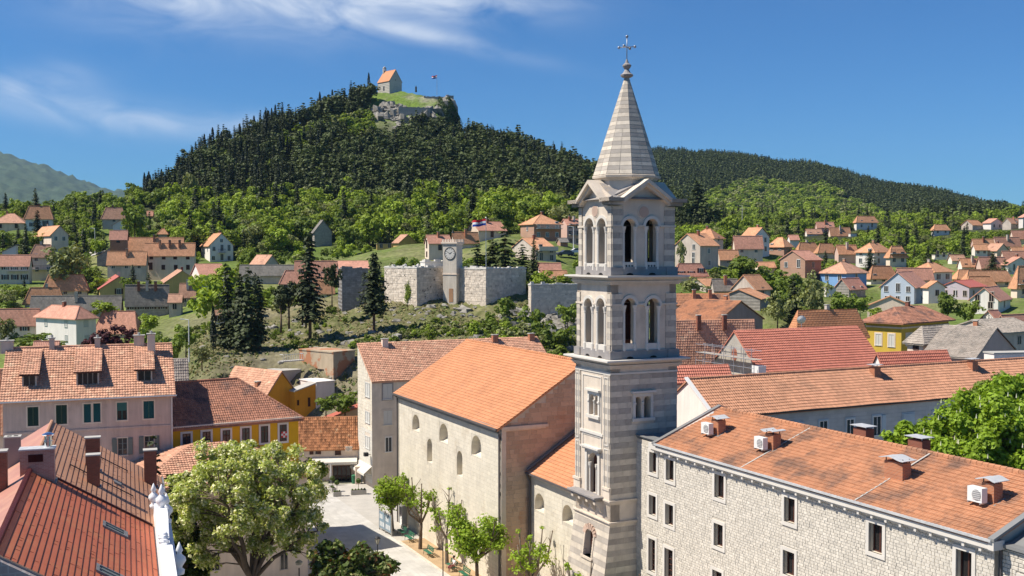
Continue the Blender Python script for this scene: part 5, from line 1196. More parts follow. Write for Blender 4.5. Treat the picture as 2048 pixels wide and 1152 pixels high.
    for ax, L_, M_ in (('u', U, V), ('v', V, U)):
        A = [(-.2, zg + .2), (L_ / 2, sL(L_ / 2, L_) + .2), (L_ + .2, zg + .2)]
        mb.prism([((s, .35, zz) if ax == 'u' else (.35, s, zz)) for s, zz in A], (0, M_ - .7, 0) if ax == 'u' else (M_ - .7, 0, 0))
    mb.build('cross_roof', [GREY_ST], t)
    # drum, octagonal spire, finial, cross
    cx, cy = U / 2, V / 2; zs0, zd = 30 - (352 - HZ) * 82.6 / FPX, zg + .1; zt = 30 - (156 - HZ) * 82.6 / FPX; R_ = 2.42
    mb = MB(); mb.lathe((cx, cy, 0), [(2.2, zd), (2.2, zs0 - .45), (2.35, zs0 - .42), (2.45, zs0 - .3), (2.62, zs0 - .25), (2.66, zs0 - .08), (2.5, zs0)], 8, ph=pi / 8); mb.build('drum', [LIME], t)
    n = 24
    for k in range(n):
        z0_, z1_ = zs0 + (zt - zs0) * k / n, zs0 + (zt - zs0) * (k + 1) / n; r0, r1 = R_ * (1 - k / n) + .16, R_ * (1 - (k + 1) / n) + .16
        for j in range(8):
            a0, a1 = pi / 8 + j * pi / 4, pi / 8 + (j + 1) * pi / 4; m = max(1, round(r0 * .77 / .8)); mb = MB()
            c = lambda r, f, zz: (cx + r * (cos(a0) * (1 - f) + cos(a1) * f), cy + r * (sin(a0) * (1 - f) + sin(a1) * f), zz)
            for q in range(m):
                f0, f1 = q / m + .008, (q + 1) / m - .008; mb.face([c(r0, f0, z0_ + .008), c(r0, f1, z0_ + .008), c(r1, f1, z1_ - .008), c(r1, f0, z1_ - .008)], k % 2)
            if mb.v: SP_PARTS.append((mb, k % 2))
    core = MB(); core.lathe((cx, cy, 0), [(R_ + .12, zs0), (.13, zt)], 8, ph=pi / 8); core.build('spire_core', [BL_L], t)
    ms = MB()
    for mb, d in SP_PARTS:
        o = mb.build('spire_stone', [BL_S, BL_SD], t)
    f = lambda y: 30 - (y - HZ) * 82.6 / FPX
    mb = MB(); mb.lathe((cx, cy, 0), [(.2, zt - .1), (.45, zt + .02), (.5, zt + .15), (.3, zt + .3), (.16, zt + .55), (.33, zt + .8), (.34, zt + .9), (.15, zt + 1.05), (.05, zt + 1.35)], 12); mb.build('finial', [GREY_ST], t)
    mb = MB(); zc = f(97); mb.tube((cx, cy, zt + 1.3), (cx, cy, f(76)), .035, n=6)
    for d in (Vector((1, .75, 0)), Vector((1, -.95, 0))):
        d = d.normalized() * .62; c = Vector((cx, cy, zc)); mb.tube(c - d, c + d, .035, n=6)
        for s in (-1, 1): mb.blob(c + d * s, .11, 0, 0, 8, 0)
    mb.blob((cx, cy, f(76)), .12, 0, 0, 8, 0); mb.build('cross', [M('pale iron', (.30, .32, .36), rough=.4, metal=.5)], t, smooth=True)
    for rec, ax, plane, th, lim in allrec: emit(t, 'stone_block', rec, ax, plane, th, L1, L2, lim, key=lambda r: -r[2], rnd=rd)
    HB.append((1130, 1375, 60, 1200, 79))
    # bells hang inside: things of their own
    for k, (bx, by, zz, r, lb) in enumerate(((cx - .95, cy - .3, z(452), .55, 'dark bronze bell in the left arch of the upper belfry'), (cx + 1.05, cy - .3, z(452), .5, 'dark bronze bell in the right arch of the upper belfry'))):
        p = fr.w(bx, by, zz); b = thing('bell', lb, 'bell', loc=p); mb = MB(); mb.lathe((0, 0, 0), [(.1, 0), (r * .5, -.1), (r * .62, -.4), (r * .7, -.9), (r, -1.3), (r * 1.02, -1.36)], 16); mb.build('bell_body', [M('bronze', (.05, .06, .05), rough=.5, metal=.6)], b, smooth=True)
        mb = MB(); mb.box(-.9, .9, -.08, .08, 0, .18); mb.tube((0, 0, -.3), (0, 0, -1.5), .04); mb.build('headstock', [IRON], b)
    return fr
SP_PARTS = []
TWF = tower()

# stone building on the right
def stone_building():
    k = lambda px: (px - 1024) / FPX
    def s_at(px):
        o = TWF.w(2.28, 0, 0); d = -TWF.V; return (k(px) * o.y - o.x) / (d.x - k(px) * d.y)
    Ls = s_at(1998); fr = Fr(TWF.w(2.28, -Ls, 0), YW); L_ = Ls; a = 10.8; ze = fr.on_u(1320, 889)[1]; zr = ze + 2.05; vR = fr.on_u(1320, 889)[0]
    t = thing('stone_building', 'long rubble stone building with brown windows and weathered tile roof, right of the bell tower', 'building', fr)
    W = [opx(fr, 'L', *q, arch=False) for q in ((1299.8, 1313.9, 905, 946), (1333, 1348.7, 919.6, 962), (1430, 1449, 949.8, 997), (1569.4, 1591, 995.8, 1046), (1738.7, 1765.7, 1048, 1106.5), (1913, 1944.7, 1101.6, 1170),
        (1299, 1313, 991, 1031), (1331.5, 1347.6, 1009, 1051.5), (1428.7, 1447, 1048, 1094), (1567, 1590, 1102.7, 1152), (1298, 1311.5, 1078, 1144), (1330, 1346.7, 1098, 1166), (1425.8, 1444.8, 1142, 1200), (1564, 1588, 1196, 1250), (1736, 1763, 1166, 1225))]
    mb = MB(); wallmesh(mb, 'v', 0, 0, L_, -1, ze, W, t=.5, mat=0, rmat=1)
    g = lambda s: ze + (zr - ze) * (1 - abs(s - a / 2) / (a / 2))
    wallmesh(mb, 'u', 0, 0, a, -1, g, (), t=.4, mat=0); wallmesh(mb, 'v', a, 0, L_, -1, ze, (), t=.4, inward=-1, mat=0); wallmesh(mb, 'u', vR, 0, a, ze - 2, g, (), t=.4, inward=-1, mat=0)
    mb.build('wall', [MORTAR, CHW], t)
    rd = random.Random(8); so = [(o[0] - .24, o[1] + .24, o[2] - .24, o[3] + .24) for o in W]
    rec = stones(0, L_, 0, ze - .32,   .175, (.18, .42), .018, so, marg=.0, chj=.12, rnd=rd)
    vis = []
    for r in rec:
        px, py = proj(fr.w(0, (r[0] + r[1]) / 2, r[3]))
        if py < 1200 and px < 2080: vis.append(r)
    emit(t, 'stone', vis, 'v', 0, .03, [RUB], [RUB_S], 300, key=lambda r: (r[0] - (r[2] - 12) * .8), soft=.05, stuffname='rubble_stones', rnd=rd)
    for i, o in enumerate(W):
        mb = MB(); surround(mb, 'v', 0, o[0], o[1], o[2], o[3], .22, .07); mb.build('window_surround', [WHITE_ST], t)
        tall = o[3] - o[2] > 2.2; near_window(t, 'v', 0, o[0], o[1], o[2], o[3], FRM_B, GLASSD, .34, (1, 0) if not tall else (1, 5))
    # cornice with corbels, gutter
    mb = MB(); mb.box(-.42, 0, 0, vR + .9, ze - .38, ze + .06); mb.box(-.22, 0, 0, vR + .9, ze - .52, ze - .38); mb.box(-.45, .3, -.3, .02, ze - .4, ze + .05); mb.build('cornice', [WHITE_ST], t)
    s = .5
    while s < vR + .5:
        mb = MB(); mb.box(-.34, -.02, s, s + .16, ze - .62, ze - .4); mb.build('corbel', [WHITE_ST], t); s += 1.02
    mb = MB(); mb.box(-.56, -.42, -.2, vR, ze + .0, ze + .12); mb.build('gutter', [ZINC], t)
    # roof over the long part
    P = [(-.42, vR, ze + .0), (-.42, -.15, ze + .0), (a / 2, -.15, zr + .12), (a / 2, vR, zr + .12)]; Q = [(a + .42, -.15, ze), (a + .42, vR, ze), (a / 2, vR, zr + .12), (a / 2, -.15, zr + .12)]
    mb = MB(); mb.prism(P, (0, 0, -.12), 0); mb.prism(Q, (0, 0, -.12), 0); mb.build('roof', [T_OLD], t)
    tiles(t, P, T_OLD, tw=.25, th=.37, amp=.045, step=.045, rough=.02, lift=.05)
    mb = MB(); ridge_caps(mb, (a / 2, -.1, zr + .22), (a / 2, vR, zr + .22), .15, .38); mb.build('ridge_caps', [T_OLD], t, stuff=True)
    sl = (zr + .12 - ze) / (a / 2 + .42)
    for y in (vR * .66, vR * .31): mb = MB(); mb.prism([(-.4, y - .05, ze + .1), (-.4, y + .06, ze + .1), (a / 2, y + .06, zr + .24), (a / 2, y - .05, zr + .24)], (0, 0, .04)); mb.build('lightning_strip', [CONC], t)
    # parapet verge at the tower end and the low flat roof
    mb = MB(); mb.prism([(-.5, vR, ze + .02), (-.5, vR + .35, ze + .02), (a / 2, vR + .35, zr + .34), (a / 2, vR, zr + .34)], (0, 0, .14)); mb.prism([(a + .5, vR, ze + .02), (a + .5, vR + .35, ze + .02), (a / 2, vR + .35, zr + .34), (a / 2, vR, zr + .34)], (0, 0, .14))
    mb.prism([(-.5, .0, ze + .05), (-.5, -.35, ze + .05), (a / 2, -.35, zr + .30), (a / 2, 0, zr + .30)], (0, 0, .14)); mb.build('verge_flashing', [LEAD], t)
    mb = MB(); mb.box(-.06, a - .3, vR + .35, L_ - .02, ze + .1, ze + .22, 0); mb.box(-.14, .12, vR + .2, L_ - .02, ze + .22, ze + .28, 0); mb.build('flat_roof', [LEAD], t)
    rp0 = fr.w(*P[0]); n = (fr.w(*P[1]) - rp0).cross(fr.w(*P[3]) - rp0)
    def onroof(px, py): d = ray(px, py); return fr.loc(CAM + d * ((rp0 - CAM).dot(n) / d.dot(n)))
    def roof_chimney(px, py, w, hgt, lab, acpx=None):
        x, y, z0 = onroof(px, py); p = fr.w(x, y, 0); mb = MB(); cf = Fr(fr.w(x, y, z0), YW)
        c = thing('roof_chimney', lab, 'chimney', cf)
        mb = MB(); mb.box(-.32, .32, -w / 2, w / 2, -.5, hgt); mb.build('brick_stack', [BRKC], c)
        mb = MB(); mb.prism([(-.42, -w / 2 - .12, -.16), (.42, -w / 2 - .12, .16), (.42, w / 2 + .12, .16), (-.42, w / 2 + .12, -.16)], (0, 0, .1)); mb.build('base_flashing', [LEAD], c)
        mb = MB(); n_ = 8
        for q in range(n_):
            f0, f1 = q / n_, (q + 1) / n_; y0, y1 = (f0 - .5) * (w + .45), (f1 - .5) * (w + .45); zz = lambda f: hgt + .2 + .07 * sin(f * 6.3 + px)
            mb.prism([(-.55, y0, zz(f0)), (-.55, y1, zz(f1)), (.55, y1, zz(f1) + .03), (.55, y0, zz(f0) + .03)], (0, 0, .03))
        mb.build('metal_cap', [ZINC], c)
        for q in (-1, 1):
            for r in (-1, 1): mb = MB(); mb.tube((r * .25, q * (w / 2 - .06), hgt), (r * .25, q * (w / 2 - .06), hgt + .22), .03); mb.build('cap_leg', [IRON], c)
        if acpx:
            ac = Fr(cf.w(-.75, w / 2 - .1, .05), YW); A = thing('air_conditioner', 'white air conditioner box fixed beside ' + acpx, 'air conditioner', ac, group='air conditioners on the stone building roof')
            mb = MB(); mb.box(-.2, .2, -.45, .45, 0, .75); mb.build('casing', [M('white enamel', (.72, .72, .69), rough=.35, var=.03)], A)
            mb = MB(); P_ = [(-.205, -.12 + .27 * cos(2 * pi * q / 20), .38 + .27 * sin(2 * pi * q / 20)) for q in range(20)]; mb.prism(P_, (-.02, 0, 0)); f_ = mb.build('fan_grille', [M('grey grille', (.28, .28, .28))], A)
            mb = MB()
            for q in range(5): mb.tube((-.235, -.12 - .25, .18 + q * .1), (-.235, -.12 + .25, .18 + q * .1), .012, n=4)
            mb.build('guard_wires', [FRM_W], f_)
            mb = MB(); mb.box(-.25, .6, -.4, -.34, -.08, -.02); mb.box(-.25, .6, .34, .4, -.08, -.02); mb.build('mounting_bracket', [STEEL], A)
    roof_chimney(1437, 868, .8, 1.0, 'brick chimney with bent metal cap, nearest the bell tower on the stone building roof', 'the chimney nearest the tower')
    roof_chimney(1546, 898, .8, 1.0, 'brick chimney with bent metal cap, second from the tower on the stone building roof', 'the second chimney from the tower')
    roof_chimney(1795, 958, 1.35, 1.0, 'wide brick chimney without air conditioner on the stone building roof', None)
    roof_chimney(1984, 1004, .75, 1.0, 'brick chimney near the right edge on the stone building roof', 'the chimney at the right edge')
    for px, py, lb in ((1727, 893, 'left'), (1838, 920, 'right')):
        v = fr.on_v(px, py, 0); x, y = a / 2 + 1.3, fr.on_u(px, py, a / 2 + 1.3)[0]; cf = Fr(fr.w(x, y, zr - .5), YW); c = thing('roof_chimney', f'brick chimney peeping over the ridge of the stone building, the {lb} one of two', 'chimney', cf)
        mb = MB(); mb.box(-.35, .35, -.55, .55, -.3, 1.1); mb.build('brick_stack', [BRKD], c); mb = MB(); mb.box(-.5, .5, -.7, .7, 1.25, 1.29); mb.tube((-.2, -.4, 1.1), (-.2, -.4, 1.26), .03); mb.tube((.2, .4, 1.1), (.2, .4, 1.26), .03); mb.build('metal_cap', [ZINC], c)
    HB.append((1275, 2048, 825, 1300, 60))
    # annex at the right edge
    f2 = Fr(fr.w(.45, -9, 0), YW); t2 = thing('stone_annex', 'lower stone annex at the right edge with grey flashed parapet', 'annex', f2); a2, b2, zt = 9.5, 8.98, ze - .3
    mb = MB(); wallmesh(mb, 'v', 0, 0, b2, -1, zt, (), t=.4); mb.face([(0, 0, -1), (a2, 0, -1), (a2, 0, zt), (0, 0, zt)]); mb.face([(a2, 0, -1), (a2, b2, -1), (a2, b2, zt), (a2, 0, zt)]); mb.build('wall', [MORTAR], t2)
    o = (b2 - 2.1, b2 - 1.1, zt - 2.9, zt - 1.3); rec = stones(0, b2, zt - 4, zt - .1, .20, (.2, .46), .022, [(o[0] - .24, o[1] + .24, o[2] - .24, o[3] + .24)], chj=.12, rnd=rd)
    emit(t2, 'stone', rec, 'v', 0, .05, [RUB], [RUB_S], 60, key=lambda r: -r[0], soft=.10, stuffname='rubble_stones', rnd=rd)
    mb = MB(); surround(mb, 'v', 0, *o, .22, .07); mb.build('window_surround', [WHITE_ST], t2); near_window(t2, 'v', -.03, *o, FRM_W, GLASSD, .02)
    mb = MB(); mb.box(-.25, a2, 0, b2, zt, zt + .16); mb.prism([(.3, .2, zt + .16), (a2 / 2, .2, zt + 1.9), (a2, .2, zt + .16)], (0, b2 - .4, 0)); mb.build('flashed_roof', [LEAD], t2)
    mb = MB(); mb.tube((-.12, b2 - .05, -1), (-.12, b2 - .05, zt), .07); mb.build('downpipe', [GUT], t2)
    return fr
SBF = stone_building()

# ------------------------------------------------------------------ left block of the near town
def big_left():
    pr = at(345, 783, 100); yaw = 19.8; d = Fr(pr, yaw); L_ = 14.4; o = d.w(-L_, 0, 0); fr = Fr((o.x, o.y, 0), yaw); a, b = L_, 12.5
    ze = pr.z; zr = at(250, 692, fr.w(a * .7, b / 2, 0).y).z
    t = thing('tenement_house', 'large pinkish house with three roof dormers and green shuttered windows at the left', 'house', fr)
    W1 = [opx(fr, 'R', *q, arch=False) for q in ((55, 77, 814, 852), (112, 134, 810, 848), (167.6, 182, 808, 845), (186.6, 201, 806.5, 844), (234, 254, 805, 840), (287, 308, 802, 837))]
    W2 = [opx(fr, 'R', *q, arch=False) for q in ((235.6, 254.7, 876, 910), (289, 308, 872, 906), (170, 188, 880, 914), (112, 130, 884, 918))]
    mb = MB(); wallmesh(mb, 'u', 0, 0, a, -1, ze, W1 + W2, t=.5, mat=0)
    g = lambda s: ze + (zr - ze) * (1 - abs(s - b / 2) / (b / 2)); wallmesh(mb, 'v', a, .5, b, -1, g, (), t=.4, inward=-1); wallmesh(mb, 'v', 0, .5, b, -1, g, (), t=.4); wallmesh(mb, 'u', b, .4, a - .4, -1, ze, (), t=.4, inward=-1)
    mb.build('wall', [PLA_P], t)
    for i, w in enumerate(W1):
        mb = MB(); surround(mb, 'u', 0, *w[:4], .12, .03); mb.build('window_surround', [CRM], t)
        m = (SH_G, SH_G, SH_T, SH_T, SH_T, SH_T)[i]; c = (w[0] + w[1]) / 2
        if i == 4: near_window(t, 'u', 0, w[0], w[1], w[2], w[3], SH_T, GLASSD, .12, (1, 0)); mb = MB(); mb.box(w[0], w[1], .02, .1, w[3] - .75, w[3]); mb.build('roller_blind', [SH_T], t); continue
        for s0, s1 in ((w[0], c - .01), (c + .01, w[1])):
            if i in (2, 3) and s0 > w[0]: continue
            if i in (2, 3): s1 = w[1]
            mb = MB(); z = w[2] + .06; mb.box(s0, s0 + .06, .03, .09, w[2], w[3]); mb.box(s1 - .06, s1, .03, .09, w[2], w[3])
            while z < w[3] - .06: mb.prism([(s0 + .06, .045, z), (s1 - .06, .045, z), (s1 - .06, .075, z + .05), (s0 + .06, .075, z + .05)], (0, .01, .0)); z += .075
            mb.box(s0 + .05, s1 - .05, .085, .095, w[2], w[3]); mb.build('shutter', [m], t)
    for w in W2:
        mb = MB(); surround(mb, 'u', 0, *w[:4], .10, .03); mb.build('window_surround', [CRM], t); near_window(t, 'u', 0, w[0], w[1], w[2], w[3], M('grey green paint', (.22, .26, .24)), GLASS, .15, (1, 2))
        for s0 in (w[0] - .48, w[1] + .06): mb = MB(); mb.box(s0, s0 + .42, -.08, -.03, w[2], w[3]); mb.box(s0 + .05, s0 + .37, -.095, -.08, w[2] + .1, w[3] - .1); mb.build('shutter', [M('grey green shutter', (.16, .19, .17))], t)
    zs = fr.on_v(300, 853)[1]; mb = MB(); mb.box(-.02, a + .02, -.07, 0, zs - .09, zs + .09); mb.build('string_course', [PLA_P], t)
    mb = MB(); mb.box(-.05, a + .25, -.25, 0, ze - .32, ze - .04); mb.build('eaves_cornice', [PLA_P], t)
    roof_build(t, 'gl', a, b, ze, zr, .5, T_SAL); P = roof_polys('gl', a, b, ze, zr, .5)[0]
    tiles(t, P, T_SAL, tw=.24, th=.36, amp=.03, step=.06, rough=.04)
    mb = MB(); ridge_caps(mb, (-.2, b / 2, zr + .1), (a + .2, b / 2, zr + .1), .13, .4); mb.build('ridge_caps', [T_SAL], t, stuff=True)
    mb = MB(); mb.box(-.2, a + .35, -.62, -.5, ze - .36, ze - .24); mb.tube((a - .08, -.12, 0), (a - .08, -.12, ze - .4), .05); mb.build('gutter', [FRM_W], t)
    sl = (zr - ze) / (b / 2); rz = lambda v: ze + sl * v
    for q in ((47, 70.6, 752.7, 774), (155.4, 195.5, 747, 770), (276, 302, 742.5, 763)):
        # find the depth where the dormer sill meets the roof
        n = Vector((0, -sl, 1)); d_ = ray((q[0] + q[1]) / 2, q[3] + 1); R_ = Matrix.Rotation(-radians(yaw), 3, 'Z'); dl = R_ @ d_; cl = R_ @ (CAM - fr.o); tt = (ze - n.dot(cl)) / n.dot(dl); v0 = cl.y + dl.y * tt
        s0, z0 = fr.on_v(q[0], q[3], v0); s1, _ = fr.on_v(q[1], q[3], v0); z1 = fr.on_v(q[0], q[2], v0)[1]
        D = link('dormer', None, t); mb = MB(); vb = v0 + 4.6; zb = rz(vb) + .08
        mb.face([(s0 - .12, v0, z0 - .3), (s0 - .12, v0, z1 + .1), (s0 - .12, vb, zb), (s0 - .12, v0 + .4, z0 - .1)]); mb.face([(s1 + .12, v0, z0 - .3), (s1 + .12, v0, z1 + .1), (s1 + .12, vb, zb), (s1 + .12, v0 + .4, z0 - .1)])
        mb.box(s0 - .12, s0, v0 - .02, v0 + .1, z0 - .1, z1 + .12); mb.box(s1, s1 + .12, v0 - .02, v0 + .1, z0 - .1, z1 + .12); mb.box(s0 - .12, s1 + .12, v0 - .1, v0 + .1, z0 - .22, z0 - .02); bpy.data.objects.remove(D); D = mb.build('dormer', [GRYP], t)
        tiles(D, [(s0 - .35, v0 - .25, z1 + .1), (s1 + .35, v0 - .25, z1 + .1), (s1 + .35, vb, zb + .05), (s0 - .35, vb, zb + .05)], T_SAL, tw=.24, th=.36, amp=.03, step=.05, name='dormer_tiles', rough=.03)
        mb = MB(); mb.prism([(s0 - .35, v0 - .25, z1 + .1), (s1 + .35, v0 - .25, z1 + .1), (s1 + .35, vb, zb + .05), (s0 - .35, vb, zb + .05)], (0, 0, -.08)); mb.build('dormer_roof', [FRM_B], D)
        n_ = 4 if q[1] - q[0] > 30 else 2; mb = MB(); mb.face([(s0, v0 + .06, z0), (s1, v0 + .06, z0), (s1, v0 + .06, z1 + .1), (s0, v0 + .06, z1 + .1)], 1)
        for k in range(n_ + 1): s = s0 + (s1 - s0) * k / n_; mb.box(s - .04, s + .04, v0 + .02, v0 + .08, z0, z1 + .1)
        mb.box(s0, s1, v0 + .02, v0 + .08, z1, z1 + .08); mb.build('dormer_window', [M('weathered wood', (.25, .22, .18)), GLASSD], D)
    for px, py, w, h, m in ((14, 690, 1.1, .75, GRYP), (104, 689, .45, .9, GRYP), (195, 687, .5, .8, GRYP), (278, 679, .95, .95, GRYP), (302, 685, .7, 1.9, CRM)):
        x = fr.on_v(px, py, b / 2)[0]; y = b / 2 - (1.2 if px == 302 else 0); mb = MB(); z0 = rz(y) - .4; mb.box(x - w / 2, x + w / 2, y - .35, y + .35, z0, z0 + .4 + h); mb.box(x - w / 2 - .08, x + w / 2 + .08, y - .43, y + .43, z0 + .4 + h, z0 + .5 + h, 1); mb.tube((x, y, z0 + .5 + h), (x, y, z0 + .75 + h), .12, mat=1); mb.build('chimney', [m, CONC], t)
    HB.append((-60, 345, 690, 1200, 100))
big_left()
HT(T_SAL, 'house', 'orange roofed house cut by the left edge beside the large pinkish house', -90, -88, 12, 742, 838, 1150, 97, 19.8, 'gl', CRM, T_SAL, '', ch=0)
# yellow house
def yellow():
    h = H('yellow_house', 'ochre yellow house with white framed windows and brown hip tile roof', 345, 345, 595, 761, 853, 1150, 101, 31, 'hr', YEL, T_BRN, '', dl=9.5, ch=0, oh=.4)
    t, fr, a, b, ze, zr = h; add_tiles((*h, 'hr', .4), T_BRN, (0, 1), tw=.22, th=.34, amp=.045, step=.04, rough=.03)
    for i, q in enumerate(((365, 381, 867, 905), (405, 421, 863, 900), (445, 460, 860, 895), (484, 499, 856, 890), (521.6, 536, 852, 885), (559, 573, 849, 882))):
        w = opx(fr, 'R', *q, arch=False); mb = MB(); surround(mb, 'u', 0, *w[:4], .2, .06); mb.build('window_surround', [FRM_W], t); near_window(t, 'u', 0, w[0], w[1], w[2], w[3], FRM_B, GLASS, -.03, (1, 0))
        mb = MB(); mb.box(w[0], w[1], -.07, -.03, w[3] - .55, w[3] - .49); mb.build('transom', [FRM_B], t)
        if i == 5:
            mb = MB()
            for r in range(3):
                for c in range(3): x = w[0] + .15 + c * .2; z = w[2] + .35 + r * .2; mb.box(x, x + .2, -.085, -.075, z, z + .2, (r + c) % 2)
            mb.build('window_banner', [M('red print', (.5, .05, .05)), FRM_W], t, label='red and white chequered cloth in the window')
    mb = MB(); mb.box(0, a + .35, -.38, 0, ze - .16, ze - .02); mb.build('eaves_board', [CRM], t)
    ps = roof_polys('hr', a, b, ze, zr, .4); mb = MB(); ridge_caps(mb, Vector(ps[0][1]) + Vector((0, 0, .12)), Vector(ps[0][2]) + Vector((0, 0, .12)), .12, .36); ridge_caps(mb, Vector(ps[0][3]) + Vector((0, 0, .12)), Vector(ps[0][2]) + Vector((0, 0, .12)), .12, .36); mb.build('ridge_caps', [T_BRN], t, stuff=True)
yellow()
h = HT(T_SAL, 'low_house', 'low cream house with orange hip roof behind the flowering acacia', 224, 262, 612, 886, 978, 1222, 90, 25.9, 'hip', CRM, T_SAL, '', ch=0, which=(0, 3), tk=dict(tw=.24, th=.36, amp=.03, step=.06, rough=.04))
for q in ((418, 440, 1106, 1140), (560, 576, 1104, 1138), (500, 516, 1106, 1140)): w = opx(h[1], 'R', *q, arch=False); far_window(h[0], 'R', (w[0] + w[1]) / 2, w[2], w[1] - w[0], w[3] - w[2], 'd')

# red and brown sheet-roofed building, front left
def sheet_roof():
    yaw = 19.7; e0 = at(302, 1052, 62); fr = Fr((e0.x, e0.y, 0), yaw); ze = e0.z
    ur, zr = fr.on_v(63, 934, 0); up, _z = Vector((ur, 0, zr)), 0; sl = (zr - ze) / (0 - ur)     # slope per metre
    v2 = fr.on_u(104, 862, ur)[0]
    n = Vector((sl, 0, 1)); R_ = Matrix.Rotation(-radians(yaw), 3, 'Z')
    def onroof(px, py): dl = R_ @ ray(px, py); cl = R_ @ (CAM - fr.o); k = (ze - n.dot(cl)) / n.dot(dl); return cl + dl * k
    vn = onroof(84, 1149).y; ue = onroof(327, 980).x
    t = thing('sheet_roofed_building', 'building with red and brown seamed metal roof at the front left', 'building', fr)
    zf = lambda u: zr - sl * (u - ur)
    L_ = sqrt(1 + sl * sl)
    def field(v0, v1, u0, u1, N, mat, lab):
        for i in range(N):
            a, b = u0 + (u1 - u0) * i / N, u0 + (u1 - u0) * (i + 1) / N; o_ = .008
            mb = MB(); mb.face([(a, v0, zf(a)), (b, v0, zf(b) + o_), (b, v1, zf(b) + o_), (a, v1, zf(a))], 0); mb.face([(b, v0, zf(b) + o_), (b, v1, zf(b) + o_), (b, v1, zf(b) - .03), (b, v0, zf(b) - .03)], 1)
            c = b - .012; mb.prism([(c - .011, v0, zf(c) + o_), (c - .011, v1, zf(c) + o_), (c - .011, v1, zf(c) + .034), (c - .011, v0, zf(c) + .034)], (.022, 0, -sl * .022), 1); mb.build('roof_panel', [mat, SEAM], t)
        rr = random.Random(N); mb = MB()
        for _ in range(150):
            i = rr.randrange(N); a = u0 + (u1 - u0) * (i + .1) / N; b = u0 + (u1 - u0) * (i + rr.uniform(.4, .9)) / N; v = rr.uniform(v0, v1)
            mb.prism([(a, v, zf(a) + .01), (b, v, zf(b) + .028), (b, v + .02, zf(b) + .028), (a, v + .02, zf(a) + .01)], (0, 0, .012))
        mb.build('sheet_laps', [M('dark red lap', (.20, .06, .04))], t, stuff=True)
    field(vn, -.02, ur + .1, .15, 25, MET_R, 'red'); field(.02, v2, ur + .1, ue, 27, MET_B, 'brown')
    mb = MB(); mb.prism([(ur + .1, .0, zf(ur + .1) + .02), (.1, .0, zf(.1) + .02), (.1, .16, zf(.1) + .02), (ur + .1, .16, zf(ur + .1) + .02)], (0, 0, .12)); mb.build('joint_strip', [SEAM], t)
    mb = MB(); m2 = ur - 6.5; lf = lambda u: zr - sl * (ur - u)
    mb.prism([(m2, vn, lf(m2)), (ur - .05, vn, lf(ur - .05)), (ur - .05, v2, lf(ur - .05)), (m2, v2, lf(m2))], (0, 0, -.05)); mb.build('left_roof_slope', [MET_P], t, label='pink left slope of the metal roof, coloured lighter as sunlit')
    mb = MB(); nn = int((0 - vn) / .16)
    for k in range(nn): y = vn + .16 * k; mb.tube((ur, y, zr + .03), (ur, y + .10, zr + .03), .16, .15, 8)
    mb.build('ridge_capping', [M('dark red capping', (.26, .07, .06), rough=.4)], t, stuff=True)
    mb = MB(); mb.tube((ur, 0, zr), (ur, v2, zr), .12); mb.build('ridge_capping', [MET_B], t)
    mb = MB(); z0 = -1
    mb.face([(m2, vn + .05, z0), (0, vn + .05, z0), (0, vn + .05, ze - .05), (ur, vn + .05, zr - .08), (m2, vn + .05, lf(m2) - .08)]); mb.face([(0, vn, z0), (0, 0, z0), (0, 0, ze - .05), (0, vn, ze - .05)])
    mb.face([(m2, v2 - .05, z0), (ue - .3, v2 - .05, z0), (ue - .3, v2 - .05, zf(ue) - .1), (ur, v2 - .05, zr - .08), (m2, v2 - .05, lf(m2) - .1)]); mb.face([(ue - .3, 0, z0), (ue - .3, v2, z0), (ue - .3, v2, zf(ue) - .05), (ue - .3, 0, zf(ue) - .05)]); mb.build('wall', [PLA_P], t)
    # party wall with stone slabs in front of the near rake
    mb = MB(); q = lambda u: zf(u) - .15
    mb.prism([(ur - 1, vn, q(ur - 1)), (.3, vn, q(.3)), (.3, vn, 2), (ur - 1, vn, 2)], (0, -.35, 0)); mb.build('party_wall', [M('pinkish slab stone', (.30, .25, .23), brick=dict(a=(.33, .28, .26), b=(.27, .23, .22), m=(.36, .33, .31), w=.5, h=.35, ms=.03, rot=(pi / 2, 0, 0)), bump=.2)], t)
    # skylights lie along the seams
    for (x0, y0), (x1, y1) in (((206, 1048), (256, 1075)), ((193, 1136), (250, 1166))):
        p, q_ = onroof(x0, y0), onroof(x1, y1); v = (p.y + q_.y) / 2; u0, u1 = p.x, q_.x; mb = MB()
        P = lambda u, v_, h: (u, v_, zf(u) + h)
        for a, b, c, d in ((u0, u1, v - .55, v - .45), (u0, u1, v + .45, v + .55), (u0, u0 + .14, v - .45, v + .45), (u1 - .2, u1, v - .45, v + .45), (u0, u1, v - .04, v + .05)):
            mb.prism([P(a, c, .0), P(b, c, .0), P(b, d, .0), P(a, d, .0)], (0, 0, .13))
        o = mb.build('skylight', [LEAD], t); mb = MB(); mb.face([P(u0, v - .5, .06), P(u1, v - .5, .06), P(u1, v + .5, .06), P(u0, v + .5, .06)]); mb.build('glass', [M('skylight glass', (.18, .22, .20), rough=.15, var=.1)], o)
    p, q_ = onroof(228, 965), onroof(243, 974); mb = MB(); mb.prism([(p.x, p.y - .3, zf(p.x)), (q_.x, p.y - .3, zf(q_.x)), (q_.x, p.y + .3, zf(q_.x)), (p.x, p.y + .3, zf(p.x))], (0, 0, .14)); mb.build('roof_hatch', [LEAD], t)
    # snow guard rails on the brown part
    mb = MB()
